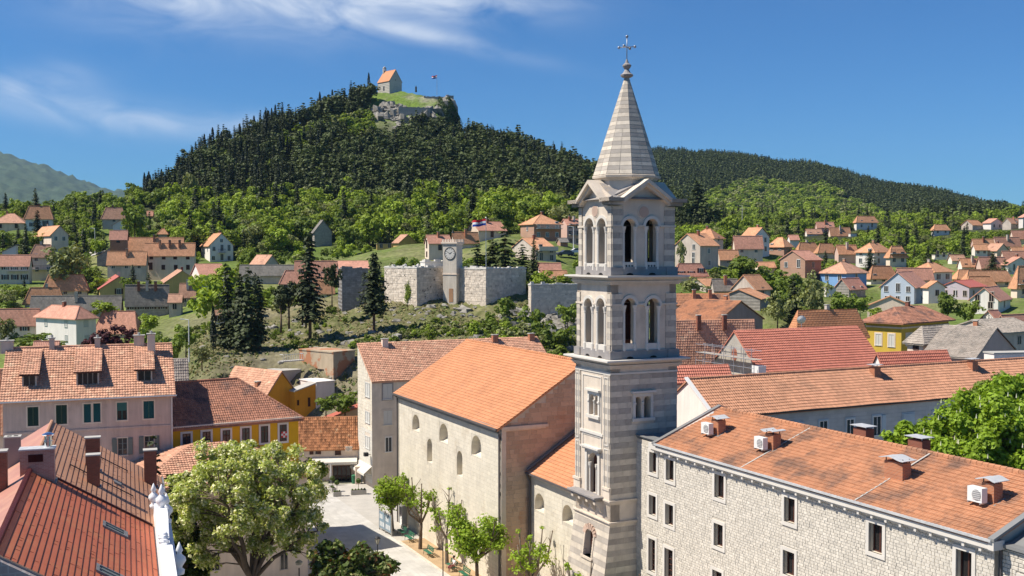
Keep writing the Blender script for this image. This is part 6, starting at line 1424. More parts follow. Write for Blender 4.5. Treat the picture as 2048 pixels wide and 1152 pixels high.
    for v_, u0, u1 in ((v2 * .72, ur * .62, ur * .2), (v2 * .30, ur * .72, ur * .15)):
        mb.tube((u0, v_, zf(u0) + .14), (u1, v_, zf(u1) + .14), .035, n=5)
        for k in range(6): u = u0 + (u1 - u0) * k / 5; mb.tube((u, v_, zf(u)), (u, v_, zf(u) + .14), .025, n=4)
    mb.build('guard_rail', [IRON], t)
    mb = MB(); mb.box(ue - .06, ue + .12, 0, v2, zf(ue) - .12, zf(ue) + .02); mb.build('gutter', [LEAD], t)
    def stack(px, py, w, d, h, mat, lab, cap='conc', plane_u=None):
        p = onroof(px, py); cf = Fr(fr.w(p.x, p.y, p.z), yaw); c = thing('roof_chimney', lab, 'chimney', cf); mb = MB(); mb.box(-w / 2, w / 2, -d / 2, d / 2, -1.4, h); s = mb.build('brick_stack', [mat], c)
        mb = MB(); mb.box(-w / 2 - .06, w / 2 + .06, -d / 2 - .06, d / 2 + .06, h, h + .08); mb.build('chimney_cap', [CONC if cap == 'conc' else ZINC], c)
        mb = MB(); mb.box(-w / 2 - .1, w / 2 + .1, -d / 2 - .1, d / 2 + .1, -sl * w / 2 - .1, -sl * w / 2 + .1); mb.build('flashing', [LEAD], c); return c, w, d, h
    c, w, d, h = stack(76, 946, 1.75, .9, 1.35, BRKP, 'wide pinkish brick chimney with metal slab and steel flue on the red roof ridge', 'z')
    mb = MB(); mb.box(-.45, .3, -d / 2 - .02, -d / 2 + .03, .7, 1.12); mb.build('vent_opening', [M('dark red vent', (.05, .008, .006))], c)
    mb = MB(); mb.lathe((.55, -.05, h + .08), [(.2, 0), (.2, .3), (.23, .31), (.23, .36), (.19, .37), (.19, .62), (.30, .66), (.33, .72), (.1, .82)], 14); mb.build('steel_flue', [M('polished steel', (.75, .76, .78), rough=.18, metal=1, var=.05)], c)
    stack(187, 968, .72, .6, 1.75, BRKD, 'dark red chimney in the middle of the brown roof, the nearer of a pair')
    stack(186, 936, .86, .6, 1.95, BRKD, 'tall dark red chimney in the middle of the brown roof, the farther of a pair')
    stack(301, 968, .82, .7, 2.35, BRKD, 'tall red chimney at the right eaves of the brown roof')
    for px, py, w, d, h, lb in ((26, 912, .85, .7, 1.15, 'grey double flue chimney left of the wide brick chimney'), (-4, 955, .9, .7, 1.4, 'brick chimney cut by the left edge')):
        v = fr.on_u(px, py, ur - 1.5)[0]; z = fr.on_u(px, py, ur - 1.5)[1]; cf = Fr(fr.w(ur - 1.5, v, z), yaw); c = thing('roof_chimney', lb, 'chimney', cf); mb = MB(); mb.box(-w / 2, w / 2, -d / 2, d / 2, -1.5, h); mb.build('brick_stack', [BRKD if h > 1.3 else M('grey block', (.26, .22, .20))], c)
        mb = MB(); mb.box(-w / 2 - .05, w / 2 + .05, -d / 2 - .05, d / 2 + .05, h, h + .08); mb.build('chimney_cap', [CONC], c)
        if h < 1.3: mb = MB(); mb.box(-.3, -.06, -.15, .15, h + .081, h + .09); mb.box(.06, .3, -.15, .15, h + .081, h + .09); mb.build('flue_hole', [DARK], c)
    for k, (px, py, lb) in enumerate(((263, 942, 'left'), (270, 942, 'right'))):
        p = onroof(px, 948); mb = MB(); mb.tube((0, 0, -.3), (0, 0, 1.0), .07, n=8); mb.box(-.16, .16, -.16, .16, -.3, .15); o = mb.build('vent_pipe', [IRON]); o.location = fr.w(p.x + 1.2, p.y + 1.5, p.z - .2); tag(o, f'thin dark vent pipe behind the brown roof edge, {lb} of a pair', 'pipe')
    # white baroque parapet along the street side
    q = thing('white_parapet', 'white plastered ornamental gable parapet seen from behind at the roof edge', 'parapet', Fr(fr.w(.2, 0, ze), yaw))
    prof = [(-20, -1), (3.2, -1), (3.2, -.1), (2.6, .1), (2.2, .8), (1.2, 1.05), (.6, .5), (-.4, .25), (-1.0, .9), (-2.2, 1.5), (-3.4, 1.55), (-4.6, 1.35), (-5.4, .7), (-6.6, .45), (-8, .9), (-10, 1.4), (-20, 1.4)]
    mb = MB(); mb.prism([(0, v, z) for v, z in prof], (.62, 0, 0)); mb.build('parapet_wall', [M('fresh white paint', (.74, .75, .76), var=.04)], q)
    mb = MB(); mb.box(.62, 1.0, -20, 3.1, -.9, -.55); mb.box(-.1, .02, -20, 2, -.6, -.2); mb.build('moulding', [M('fresh white paint', (.74, .75, .76))], q)
    mb = MB()
    for k in range(14): v = -5.2 - k * .55; mb.blob((.3, v, .75 + .1 * sin(k)), .27, k, 0, 8, .3, (1, .7, .6))
    mb.build('scroll_ornament', [MATS['fresh white paint']], q)
    for v, u, z, s in ((1.9, .0, .8, 1.0), (2.7, .75, -.4, 1.25), (-1.9, .35, 1.35, 1.1), (-8.6, 1.0, -.3, 1.1)):
        mb = MB(); mb.lathe((u, v, z - .2), [(.22 * s, 0), (.24 * s, .2 * s), (.12 * s, .3 * s), (.16 * s, .4 * s), (.30 * s, .6 * s), (.28 * s, .78 * s), (.13 * s, .92 * s), (.10 * s, 1.0 * s), (.17 * s, 1.1 * s), (.10 * s, 1.3 * s), (.02, 1.5 * s)], 10); mb.build('finial_urn', [MATS['fresh white paint']], q, smooth=True)
    HB.append((-50, 350, 862, 1300, 62))
sheet_roof()

# ------------------------------------------------------------------ middle ground of the near town
h = HT(T_SAL, 'house', 'tall whitewashed stone house with pink tiled roof behind the church', 715, 745, 1112, 688, 762, 968, 136, 25.9, 'sv', LIME, T_SAL, '', gx=718, ch=0, oh=.2, which=(0,), tk=dict(tw=.24, th=.34, amp=.035, step=.06, rough=.03))
fr = h[1]
rd = random.Random(12); emit(h[0], 'stone_block', stones(0, h[3], 0, h[5], .42, (.5, 1.1), .02, [opx(fr, 'L', *q, arch=False) for q in ((731, 740, 765, 793), (731, 740, 823, 845), (731, 740, 872, 896))], top=lambda s: h[4] + (h[5] - h[4]) * s / h[3], marg=.1, rnd=rd), 'v', 0, .03, [M('whitewashed block', (.60, .57, .50), objr=.06)], [CHW], 120, rnd=rd)
for q in ((766, 784, 768, 798), (767, 784, 821, 849), (770, 784, 873, 903)): w = opx(fr, 'R', *q, arch=False); mb = MB(); surround(mb, 'u', 0, w[0], w[1], w[2], w[3], .18, .04); mb.build('window_surround', [GREY_ST if q[2] < 800 else LIME], h[0]); far_window(h[0], 'R', (w[0] + w[1]) / 2, w[2], w[1] - w[0], w[3] - w[2], 's' if q[2] != 873 else 'w')
for q in ((731, 740, 765, 793), (731, 740, 823, 845), (731, 740, 872, 896)): w = opx(fr, 'L', *q, arch=False); far_window(h[0], 'L', (w[0] + w[1]) / 2, w[2], w[1] - w[0], w[3] - w[2], 's')
for px, py in ((769, 689), (989, 681), (1062, 675)): x = fr.on_v(px, py, h[3] - .4)[0]; chimney(h[0], x, h[3] - .5, h[5] - .8, h[5] + .55, .8, .6, CRM if px < 900 else BRKC)
a_ = opx(fr, 'L', 716, 744, 925, 958, arch=False); o = thing('awning', 'cream fold-out awning on the side of the tall whitewashed house', 'awning', Fr(fr.w(0, a_[0], a_[3]), fr.yaw)); mb = MB(); L_ = a_[1] - a_[0]
mb.prism([(0, 0, 0), (0, L_, 0), (-1.1, L_, -.9), (-1.1, 0, -.9)], (0, 0, .03)); mb.prism([(-1.1, 0, -.9), (-1.1, L_, -.9), (-1.1, L_, -1.15), (-1.1, 0, -1.15)], (.02, 0, 0)); mb.build('canvas', [CLOTH], o)
mb = MB(); mb.tube((0, .1, -1.2), (-1.1, .1, -.9), .03); mb.tube((0, L_ - .1, -1.2), (-1.1, L_ - .1, -.9), .03); mb.build('arm', [STEEL], o)
p = fr.w(-.15, .6, fr.on_u(737, 905)[1]); o = thing('floodlight', 'black floodlight bracketed on the corner of the tall whitewashed house', 'floodlight', Fr(p, fr.yaw)); mb = MB(); mb.box(-.75, -.25, -.3, .3, -.25, .2); mb.build('lamp_head', [IRON], o); mb = MB(); mb.tube((.1, 0, -.1), (-.4, 0, 0), .04); mb.build('bracket', [IRON], o)
# cafe
h = HT(T_MIX, 'cafe_house', 'low cream cafe house with mottled tile roof, brown shutters and awning', 545, 592, 717, 836, 886, 966, 140, 8, 'gl', CRM, T_MIX, '', ch=0, dl=8, oh=.3, tk=dict(tw=.26, th=.36, amp=.06, step=.05, rough=.05))
t, fr = h[:2]
for q, st in (((630, 641, 893, 908), 'd'), ((670, 682, 893, 909), 'k')): w = opx(fr, 'R', *q, arch=False); far_window(t, 'R', (w[0] + w[1]) / 2, w[2], w[1] - w[0], w[3] - w[2], st)
for x0, x1 in ((619, 627), (634.5, 642)): w = opx(fr, 'R', x0, x1, 891.5, 909, arch=False); mb = MB(); mb.box(w[0], w[1], -.09, -.03, w[2], w[3]); mb.build('shutter', [SH_B], t)
w = opx(fr, 'R', 666, 701, 931, 965, arch=False); mb = MB(); mb.box(w[0], w[1], -.04, .1, w[2], w[3], 1)
for k in range(5): s = w[0] + (w[1] - w[0]) * k / 4; mb.box(s - .05, s + .05, -.1, .0, w[2], w[3], 0)
mb.box(w[0], w[1], -.1, 0, w[3] - .1, w[3], 0); mb.box(w[0], w[1], -.1, 0, w[2] + .8, w[2] + .9, 0); mb.build('shopfront', [FRM_B, GLASSD], t)
w = opx(fr, 'R', 680, 694, 898, 902, arch=False)
o = thing('air_conditioner', 'cream air conditioner box on the cafe wall under the eaves', 'air conditioner', Fr(fr.w(opx(fr, 'R', 690, 704, 891, 902, arch=False)[0], 0, opx(fr, 'R', 690, 704, 891, 902, arch=False)[2]), fr.yaw)); mb = MB(); mb.box(0, .95, -.4, 0, 0, .7); mb.build('casing', [CRM], o); mb = MB(); mb.tube((.4, -.4, .35), (.4, -.43, .35), .25, n=14); mb.build('fan_grille', [CONC], o)
p = fr.on_v(637, 853, 0); zz = 0; x = fr.on_v(637, 850, 1.8)[0]; chimney(t, x, 2.2, h[4] + .8, h[4] + 2.6, .55, .55, ZINC)
w = opx(fr, 'R', 624, 714, 914, 922, arch=False); o = thing('awning', 'long cream awning over the cafe front', 'awning', Fr(fr.w(w[0], 0, w[3]), fr.yaw)); L_ = w[1] - w[0]; mb = MB(); mb.prism([(0, 0, 0), (L_, 0, 0), (L_, -1.5, -.45), (0, -1.5, -.45)], (0, 0, .03)); mb.prism([(0, -1.5, -.45), (L_, -1.5, -.45), (L_, -1.5, -.75), (0, -1.5, -.75)], (0, .02, 0)); mb.build('canvas', [CLOTH], o)
mb = MB(); mb.box(0, L_, -.02, .02, -.5, 0); mb.build('cassette', [FRM_W], o)
def simple(name, label, cat, px, py, D, build, yaw=10, group=None, z=0.0):
    p = at(px, py, D); p.z = z; o = thing(name, label, cat, Fr(p, yaw), group=group); build(o); return o
def umbrella(o):
    mb = MB(); mb.tube((0, 0, 0), (0, 0, 2.9), .035); mb.build('pole', [STEEL], o); mb = MB(); mb.lathe((0, 0, .9), [(.10, 0), (.17, .15), (.15, .8), (.10, 1.5), (.04, 1.95)], 8); mb.build('folded_canopy', [M('greyish canvas', (.45, .43, .42))], o); mb = MB(); mb.box(-.3, .3, -.3, .3, 0, .12); mb.build('base', [CONC], o)
simple('folded_umbrella', 'folded pale parasol standing in front of the cafe', 'parasol', 662, 965, 137.5, umbrella)
def planter(L_, topi):
    def f(o):
        mb = MB(); mb.box(-L_ / 2, L_ / 2, -.3, .3, 0, .55); mb.build('box', [CONC], o); mb = MB(); mb.box(-L_ / 2 + .06, L_ / 2 - .06, -.24, .24, .5, .56); mb.build('soil', [M('soil', (.06, .04, .03))], o)
        mb = MB()
        for k in range(int(L_ * 3)): mb.blob((-L_ / 2 + .2 + k * (L_ - .4) / max(1, int(L_ * 3) - 1), 0, .62), .14, k, 0, 6)
        mb.build('low_plants', [LF_DK], o)
        if topi: mb = MB(); mb.tube((0, 0, .5), (0, 0, 1.5), .03); mb.build('stem', [BARK], o); rs = np.random.RandomState(4); d = rs.normal(size=(160, 3)); d /= np.linalg.norm(d, axis=1, keepdims=True); link('topiary_ball', leafmesh('topiary_ball', d * .3 + (0, 0, 1.7), d, .12, rs.rand(160), [LF_DK]), o)
    return f
simple('planter_box', 'concrete planter box with topiary ball, leftmost in front of the cafe', 'planter', 665, 980, 134.0, planter(1.1, 1), -60)
simple('planter_box', 'concrete planter box with topiary ball, middle one in front of the cafe', 'planter', 674, 987, 131.5, planter(1.0, 1), 20)
simple('planter_box', 'long concrete planter box with topiary ball beside the white house corner', 'planter', 717, 986, 132.5, planter(1.9, 1), 15)
def kiosk(o): mb = MB(); mb.box(-.35, .35, -.3, .3, 0, 2.2); mb.box(-.4, .4, -.35, .35, 2.2, 2.3); mb.build('cabinet', [CRM], o)
simple('utility_cabinet', 'cream utility cabinet at the corner of the cafe', 'cabinet', 716, 968, 138.6, kiosk, 15)
def bin_(o): mb = MB(); mb.lathe((0, 0, 0), [(.28, 0), (.32, 1.0), (.36, 1.05), (.2, 1.15)], 10); mb.build('bin_body', [M('green plastic', (.04, .16, .08), rough=.4)], o)
simple('litter_bin', 'green litter bin by the cafe door', 'bin', 708, 966, 138.8, bin_)
# orange house and neighbours
h = HT(T_SAL, 'orange_house', 'bright orange-ochre house with tiled gable roof in the middle left', 440, 533, 592, 743, 792, 850, 152, 50, 'gr', ORA, T_SAL, '', gx=565, ch=0, oh=.35, tk=dict(tw=.26, th=.36, amp=.03, step=.05))
x, z = 0, 0; q = h[1].on_v(523, 785, 0); chimney(h[0], .9, 3.2, h[4] - .2, h[4] + 1.7, .6, .6)
h = H('orange_annex', 'flat roofed orange annex with rising parapet right of the orange house', 588, 590, 632, 766, 782, 850, 154, 40, 'su', ORA, CONC, '', ch=0, oh=.1, dl=9)
for px in (583, 592, 614): pass
for px, ya, yb, wd in ((592, 800, 810, 3.5), (614, 795, 812, 4.5)): w = opx(h[1], 'R', px - wd / 2 + 4, px + wd / 2 + 4, ya, yb, arch=False); far_window(h[0], 'R', (w[0] + w[1]) / 2, w[2], w[1] - w[0], w[3] - w[2], 'k')
HT(T_SAL, 'house', 'long house with striped orange roof and white gable behind the orange house', 382, 424, 537, 727, 757, 790, 166, 25.9, 'gl', WHI, T_SAL, '', gx=400, ch=0, tk=dict(tw=.26, th=.36, amp=.03, step=.05))
HT(T_GRY, 'house', 'house with old grey tiled roof right of the large pinkish house', 300, 302, 372, 720, 752, 800, 126, 19.8, 'gl', GRYP, T_GRY, '', ch=0, tk=dict(tw=.26, th=.36, amp=.03, step=.05, rough=.05))
RUIN = M('ruined brick and plaster', (.45, .36, .25), var=.1, stain=((.42, .19, .10), .28, .48, .52), bump=.3, streak=.1)
h = H('ruined_house', 'roofless ruined house with exposed brick and one window', 598, 667, 709, 698, 704, 790, 160, 50, 'flat', RUIN, RUIN, '', ch=0, oh=0)
w = opx(h[1], 'L', 632, 648, 738, 757, arch=False); mb = MB(); mb.box(-.03, .2, w[0], w[1], w[2], w[3]); mb.build('empty_window', [DARK], h[0]); mb = MB(); mb.box(-.12, 0, w[0] - .1, w[1] + .1, w[2] - .12, w[2]); mb.build('sill', [CONC], h[0])
h = H('garden_wall', 'white rendered garden wall below the ruined house', 598, 633, 668, 763, 764, 790, 156, 40, 'flat', WHI, WHI, '', cat='wall', ch=0, oh=0, dl=.5)
H('terrace', 'concrete roof terrace with low railing behind the orange house', 535, 560, 600, 738, 742, 800, 160, 40, 'flat', CONC, CONC, 'R@0,1,2', cat='terrace', ch=0, oh=0)
H('wooden_hut', 'small thatched looking wooden hut above the orange house', 523, 535, 551, 713, 719, 731, 172, 35, 'gr', M('old boards', (.25, .13, .07)), M('old boards', (.25, .13, .07)), '', cat='hut', ch=0, gx=535)
H('house', 'pink sided house with a shed roof between cafe and white house', 655, 658, 735, 806, 836, 870, 150, 20, 'su', PNK, F_RED, '', ch=0, dl=8)
H('house', 'salmon roofed house with white wall just behind the large pinkish house', 66, 68, 112, 683, 700, 730, 150, 12, 'gl', WHI, F_SAL, '', ch=0)
# right of the tower
h = HT(T_TAN, 'long_building', 'very long building with tan tiled roof and pale blue shuttered windows behind the stone building', 1330, 1425, 2120, 760, 829, 1250, 95, 25.9, 'gl', M('pale ashlar', (.46, .47, .47), brick=dict(a=(.47, .48, .48), b=(.43, .44, .44), m=(.38, .39, .39), w=.9, h=.4, rot=(pi / 2, 0, 0)), bump=.1), T_TAN, '', gx=1356, ch=0, oh=.35, tk=dict(tw=.26, th=.38, amp=.05, step=.045, rough=.02))
t, fr, a, b, ze, zr = h
mb = MB(); mb.box(-.4, -.02, -.3, b + .3, -1, .1); mb.face([(-.012, 0, 0), (-.012, b, 0), (-.012, b, ze), (-.012, b / 2, zr - .05), (-.012, 0, ze)]); mb.build('gable_render', [WHI], t, label='white rendered gable end')
mb = MB(); mb.prism([(-.45, -.5, ze - .2), (-.05, -.5, ze - .2), (-.05, b / 2, zr + .15), (-.45, b / 2, zr + .15)], (0, 0, .14)); mb.build('verge_flashing', [FRM_W], t)
BLS = M('pale blue shutter', (.42, .50, .55))
for q, st in (((1638, 1655, 841, 866), 0), ((1692, 1708, 837, 874), 0), ((1745, 1762, 831, 870), 1), ((1805, 1827, 827, 866), 2), ((1865, 1881, 822, 836), 1), ((1581, 1598, 844, 858), 1), ((1925, 1941, 818, 850), 1), ((1985, 2001, 812, 846), 0)):
    w = opx(fr, 'R', *q, arch=False); mb = MB(); surround(mb, 'u', 0, *w[:4], .14, .04); mb.build('window_surround', [BLS], t)
    if st == 0: far_window(t, 'R', (w[0] + w[1]) / 2, w[2], w[1] - w[0], w[3] - w[2], 'w')
    elif st == 1: far_window(t, 'R', (w[0] + w[1]) / 2, w[2], w[1] - w[0], w[3] - w[2], 'w'); mb = MB(); mb.box(w[1] + .05, w[1] + .55, -.1, -.03, w[2], w[3]); mb.build('shutter', [BLS], t)
    else: mb = MB(); mb.box(w[0], w[1], -.09, 0, w[2], w[3]); mb.build('shutter', [BLS], t)
mb = MB(); mb.box(-.2, a, -.5, -.38, ze - .3, ze - .18); mb.build('gutter', [IRON], t)
mb = MB(); ridge_caps(mb, (0, b / 2, zr + .1), (a, b / 2, zr + .1), .14, .4); mb.build('ridge_caps', [T_TAN], t, stuff=True)
for px, lb in ((1750, 'left'), (1945, 'right')):
    y_ = b / 2 - .9; x = fr.on_v(px, 745, y_)[0]; cf = Fr(fr.w(x, y_, zr - .8), YW); c = thing('roof_chimney', f'brick chimney with metal cap near the ridge of the long tan roof, {lb} of two', 'chimney', cf); mb = MB(); mb.box(-.4, .4, -.35, .35, -.4, 1.1); mb.build('brick_stack', [BRKC], c); mb = MB(); mb.box(-.65, .65, -.5, .5, 1.3, 1.34); mb.tube((-.3, 0, 1.1), (-.3, 0, 1.3), .03); mb.tube((.3, 0, 1.1), (.3, 0, 1.3), .03); mb.build('metal_cap', [ZINC], c)
p = fr.w(fr.on_v(1569, 820, -1)[0], -1.2, 0); o = thing('lightning_rod', 'thin white mast in front of the long tan roofed building', 'mast', loc=p); mb = MB(); zt = at(1569, 803, p.y).z; mb.tube((0, 0, 0), (0, 0, zt), .05, .025); mb.build('mast', [FRM_W], o)
h = HT(T_RED, 'scaffolded_house', 'house with new bright red roof and scaffolding round its white stone gable', 1425, 1516, 1766, 662, 741, 850, 125, 25.9, 'gl', M('bare white stone', (.55, .51, .44), brick=dict(a=(.56, .52, .45), b=(.48, .45, .38), m=(.38, .35, .30), w=.7, h=.35, rot=(pi / 2, 0, pi / 2)), bump=.3), T_RED, '', gx=1475, ch=0, oh=.3, tk=dict(tw=.26, th=.38, amp=.035, step=.07))
t, fr, a, b, ze, zr = h
mb = MB(); n = 10; c = b / 2; r = .5; P = [(-.03, c + r * sin(q), ze + (zr - ze) * .35 + (1.0 if 0 else 0) + r * 1.6 * cos(q)) for q in [2 * pi * k / 12 for k in range(12)]]; mb.prism(P, (.02, 0, 0)); mb.build('pointed_window', [M('reddish boarding', (.35, .14, .09))], t)
sc = thing('scaffolding', 'silver tube scaffolding round the white stone gable', 'scaffolding', fr); mb = MB(); mp = MB(); zs = [ze - 3, ze - .6, ze + 1.4]
for y in np.linspace(-1.2, b + 1.2, 7):
    for x in (-.5, -1.6): top = ze + (2.6 if abs(y - b / 2) < b * .45 else .8); mb.tube((x, y, 0), (x, y, top), .045, n=5)
for zz in zs:
    for x in (-.5, -1.6): mb.tube((x, -1.2, zz), (x, b + 1.2, zz), .04, n=5); mb.tube((x, -1.2, zz + 1), (x, b + 1.2, zz + 1), .03, n=5)
    mp.box(-1.6, -.5, -1.2, b + 1.2, zz - .05, zz)
mb.build('tubes', [STEEL], sc); mp.build('planks', [M('scaffold plank', (.40, .33, .24))], sc)
mb = MB(); mb.box(-1.2, -.1, -1.5, -.3, ze - .6, ze + .7); mb.build('debris_sheet', [FRM_W], sc)
HT(T_RED, 'house', 'low house with bright red ribbed roof between tower and scaffolding', 1340, 1342, 1462, 733, 757, 850, 118, 14, 'gl', WHI, T_RED, '', ch=0, tk=dict(amp=.04, step=.07))
HT(T_RED, 'house', 'low house with bright red ribbed roof right of the scaffolded roof', 1764, 1766, 1905, 706, 738, 850, 121, 20, 'gl', WHI, T_RED, '', ch=0, tk=dict(amp=.04, step=.07))
h = HT(T_SAL, 'house', 'house with patchy salmon tiled roof just right of the bell tower', 1336, 1338, 1512, 642, 712, 780, 150, 12, 'gl', OCH, T_SAL, '', ch=2, tk=dict(rough=.05, step=.06))
h = HT(T_OLD, 'large_house', 'large house with orange roof and purplish gable end right of the bell tower', 1330, 1432, 1526, 602, 645, 700, 176, 50, 'gr', M('purplish render', (.34, .26, .25), var=.12, streak=.1), T_ORG, 'R2x1:d', gx=1479, ch=1, tk=dict(step=.05))
HT(T_OLD, 'house', 'orange roof rising behind the large purplish gabled house', 1350, 1352, 1459, 588, 604, 640, 192, 8, 'gl', CRM, T_ORG, '', ch=2)
h = HT(T_ORG, 'hip_roofed_house', 'house with broad orange hip roof and satellite dish before the yellow house', 1585, 1592, 1732, 620, 662, 740, 160, 22, 'hip', CRM, T_ORG, '', ch=1, which=(0, 3), tk=dict(step=.05))
o = thing('satellite_dish', 'white satellite dish on the broad orange hip roof', 'dish', loc=at(1603, 640, 158)); mb = MB(); mb.lathe((0, 0, 0), [(.05, .12), (.3, .06), (.62, -.1), (.66, -.12)], 14, sy=1); d_ = mb.build('dish', [FRM_W], o); d_.rotation_euler = (radians(110), 0, 0); mb = MB(); mb.tube((0, 0, -1.2), (0, .1, 0), .04); mb.build('mast', [STEEL], o)
h = HT(T_BRN, 'yellow_villa', 'bright yellow house with brownish hip roof on the right', 1733, 1802, 1898, 613, 641, 728, 165, 40, 'hip', YEL2, T_BRN, '', ch=1, which=(0, 3), oh=.8, tk=dict(step=.04, rough=.03))
t, fr, a, b, ze, zr = h
for f, q in (('L', (1751, 1763, 667, 690)), ('L', (1777, 1789, 668, 693)), ('R', (1812, 1824, 667, 690)), ('R', (1850, 1862, 662, 684))):
    w = opx(fr, f, *q, arch=False); mb = MB(); surround(mb, 'v' if f == 'L' else 'u', 0, *w[:4], .18, .05); mb.build('window_surround', [CRM], t); far_window(t, f, (w[0] + w[1]) / 2, w[2], w[1] - w[0], w[3] - w[2], 's')
mb = MB(); mb.box(-.12, a, -.12, 0, ze - 1.3, ze - 1.05); mb.box(-.12, 0, 0, b, ze - 1.3, ze - 1.05); mb.build('string_course', [CRM], t)
HT(T_GRY, 'house', 'cream house with grey tiled hip roof and broken ridge, far right', 1816, 1846, 1914, 652, 680, 712, 143, 30, 'hip', CRM, T_GRY, 'L1x1:b', ch=0, which=(0, 3), tk=dict(rough=.05, step=.05))
HT(T_GRY, 'house', 'pinkish gabled house with large grey tiled roof, far right', 1848, 1950, 2030, 655, 714, 745, 136, 50, 'gr', M('dusty pink render', (.46, .34, .30), var=.08), T_GRY, '', gx=1990, ch=1, tk=dict(rough=.05, step=.05))
HT(T_GRY, 'house', 'brownish house with grey tiled roof cut by the right edge', 1895, 1996, 2080, 640, 664, 710, 154, 30, 'gl', GRYP, T_GRY, 'R1x1:d', ch=0, gx=1900, tk=dict(rough=.05))
H('flat_roofed_house', 'low white flat roofed building at the right edge above the long tan roof', 1985, 1988, 2080, 703, 706, 740, 128, 10, 'flat', WHI, CONC, '', ch=0)

# ------------------------------------------------------------------ fort on the rocky hill, chapel and ruins on the castle hill
FT_O = M('fort block', (.64, .55, .45), var=.2, ns=1.5, objr=.14, bump=.3, bs=6)
FT_S = M('fort block joined', (.64, .55, .45), var=.22, ns=1.2, tint=.16, stain=((.26, .21, .17), .9, .56, .7), bump=.4, bs=6)
def wallthing(name, label, xl, xc, xr, yt, yb, D, yaw, mat, cat='wall', dl=1.2, dr=1.2, found=5, cap=None):
    h = H(name, label, xl, xc, xr, yt, yt, yb, D, yaw, 'flat', mat, cap or mat, '', cat=cat, ch=0, oh=0, dl=dl, dr=dr, found=found)
    rr = random.Random(int(xc)); t, fr, a, b, ze, zr = h; mb = MB()
    for ax, L_ in (('u', a), ('v', b)):      # broken stones along the top edge
        s = 0
        while s < L_ - .3:
            w = rr.uniform(.3, .9); hh = rr.choice((.05, .1, .2, .35)) * rr.uniform(.5, 1.4)
            if ax == 'u': mb.box(s, min(s + w, L_), -.02, .5, ze, ze + hh)
            else: mb.box(-.02, .5, s, min(s + w, L_), ze, ze + hh)
            s += w
    mb.build('top_stones', [cap or mat], t, stuff=True)
    if mat is FTW:
        for ax, L_ in (('u', a), ('v', b)): emit(t, 'stone_block', [q for q in stones(0, L_, .2, ze - .1, .42, (.45, 1.1), .03, rnd=rr) if rr.random() < .8], ax, 0, .035, [FT_O], [FT_S], 24, soft=.06, rnd=rr)
    return h
CAPW = M('white cap stone', (.58, .55, .50), var=.1)  # white stone of the fort's coping and broken masonry
h = wallthing('fort_wall', 'pale plastered fort bastion left of the clock tower', 769, 834, 892, 535, 613, 192, 42, FTW, cap=CAPW, dl=8)
rr = random.Random(3); mb = MB()
for k in range(38): x, y, z = rr.uniform(.5, h[2]), -.01, rr.uniform(1, h[4]); mb.blob((x, 0, z), rr.uniform(.06, .2), k, 0, 6, .4, (1, .25, .8)); mb.blob((0, rr.uniform(.5, h[3]), rr.uniform(2, h[4])), rr.uniform(.06, .2), k, 0, 6, .4, (.25, 1, .8))
mb.build('wall_holes', [M('hole shade', (.08, .07, .06))], h[0], stuff=True)  # dark lumps on the wall carry the shade of holes in their colour
rs = np.random.RandomState(5); P = []
for cx_, cz_, r_ in ((2.6, 3.2, .9), (2.9, 1.6, .7), (2.2, 2.2, .6)): P.append(np.stack([-.12 - .1 * rs.rand(120), cx_ + rs.normal(0, r_ * .4, 120), cz_ + rs.normal(0, r_ * .6, 120)], 1))
P = np.concatenate(P); link('ivy', leafmesh('ivy', P, np.array((-1., 0, .3)) + rs.normal(size=P.shape) * .5, .2, rs.rand(len(P)), [LF_BR, LF_MID], mi=(rs.rand(len(P)) < .5).astype(int)), h[0])
wallthing('fort_wall', 'pale plastered fort wall right of the clock tower, rounding the flagpole corner', 908, 972, 1052, 537, 606, 189, 46, FTW, cap=CAPW)
h = H('clock_tower', 'square clock tower with battlements on the fort', 886, 913, 925, 486, 487, 612, 192.5, 62, 'flat', M('fort render', (.54, .48, .40), var=.12, streak=.12, stain=((.34, .28, .22), .6, .6, .75), bump=.2), CRM, '', cat='clock tower', ch=0, oh=0)
t, fr, a, b, ze, zr = h; b_ = b
cy_, cz_ = fr.on_u(900, 507); R_ = 1.02
mb = MB(); n = 28
mb.prism([(-.03, cy_ + R_ * cos(2 * pi * k / n), cz_ + R_ * sin(2 * pi * k / n)) for k in range(n)], (-.03, 0, 0)); c = mb.build('clock_face', [M('clock dial', (.52, .50, .46), var=.03)], t)
mb = MB()
for k in range(n): a0, a1 = 2 * pi * k / n, 2 * pi * (k + 1) / n; mb.prism([(-.05, cy_ + rr_ * cos(q), cz_ + rr_ * sin(q)) for q, rr_ in ((a0, R_), (a1, R_), (a1, R_ + .12), (a0, R_ + .12))], (-.05, 0, 0))
for k in range(12): q = 2 * pi * k / 12; d = Vector((0, cos(q), sin(q))); e = Vector((0, -sin(q), cos(q))) * .035; p = Vector((-.066, cy_, cz_)); mb.prism([p + d * .72 - e, p + d * .92 - e, p + d * .92 + e, p + d * .72 + e], (-.01, 0, 0))
mb.build('dial_ring', [IRON], c)
for ang, L_, wd in ((60, .52, .05), (-60, .8, .035)):     # ten to two; +v runs to the viewer's left
    q = radians(ang); d = Vector((0, -sin(q), cos(q))); e = Vector((0, cos(q), sin(q))) * wd; p = Vector((-.085, cy_, cz_)); mb = MB(); mb.prism([p - d * .12 - e, p + d * L_ - e * .5, p + d * L_ + e * .5, p - d * .12 + e], (-.01, 0, 0)); mb.build('clock_hand', [IRON], c)
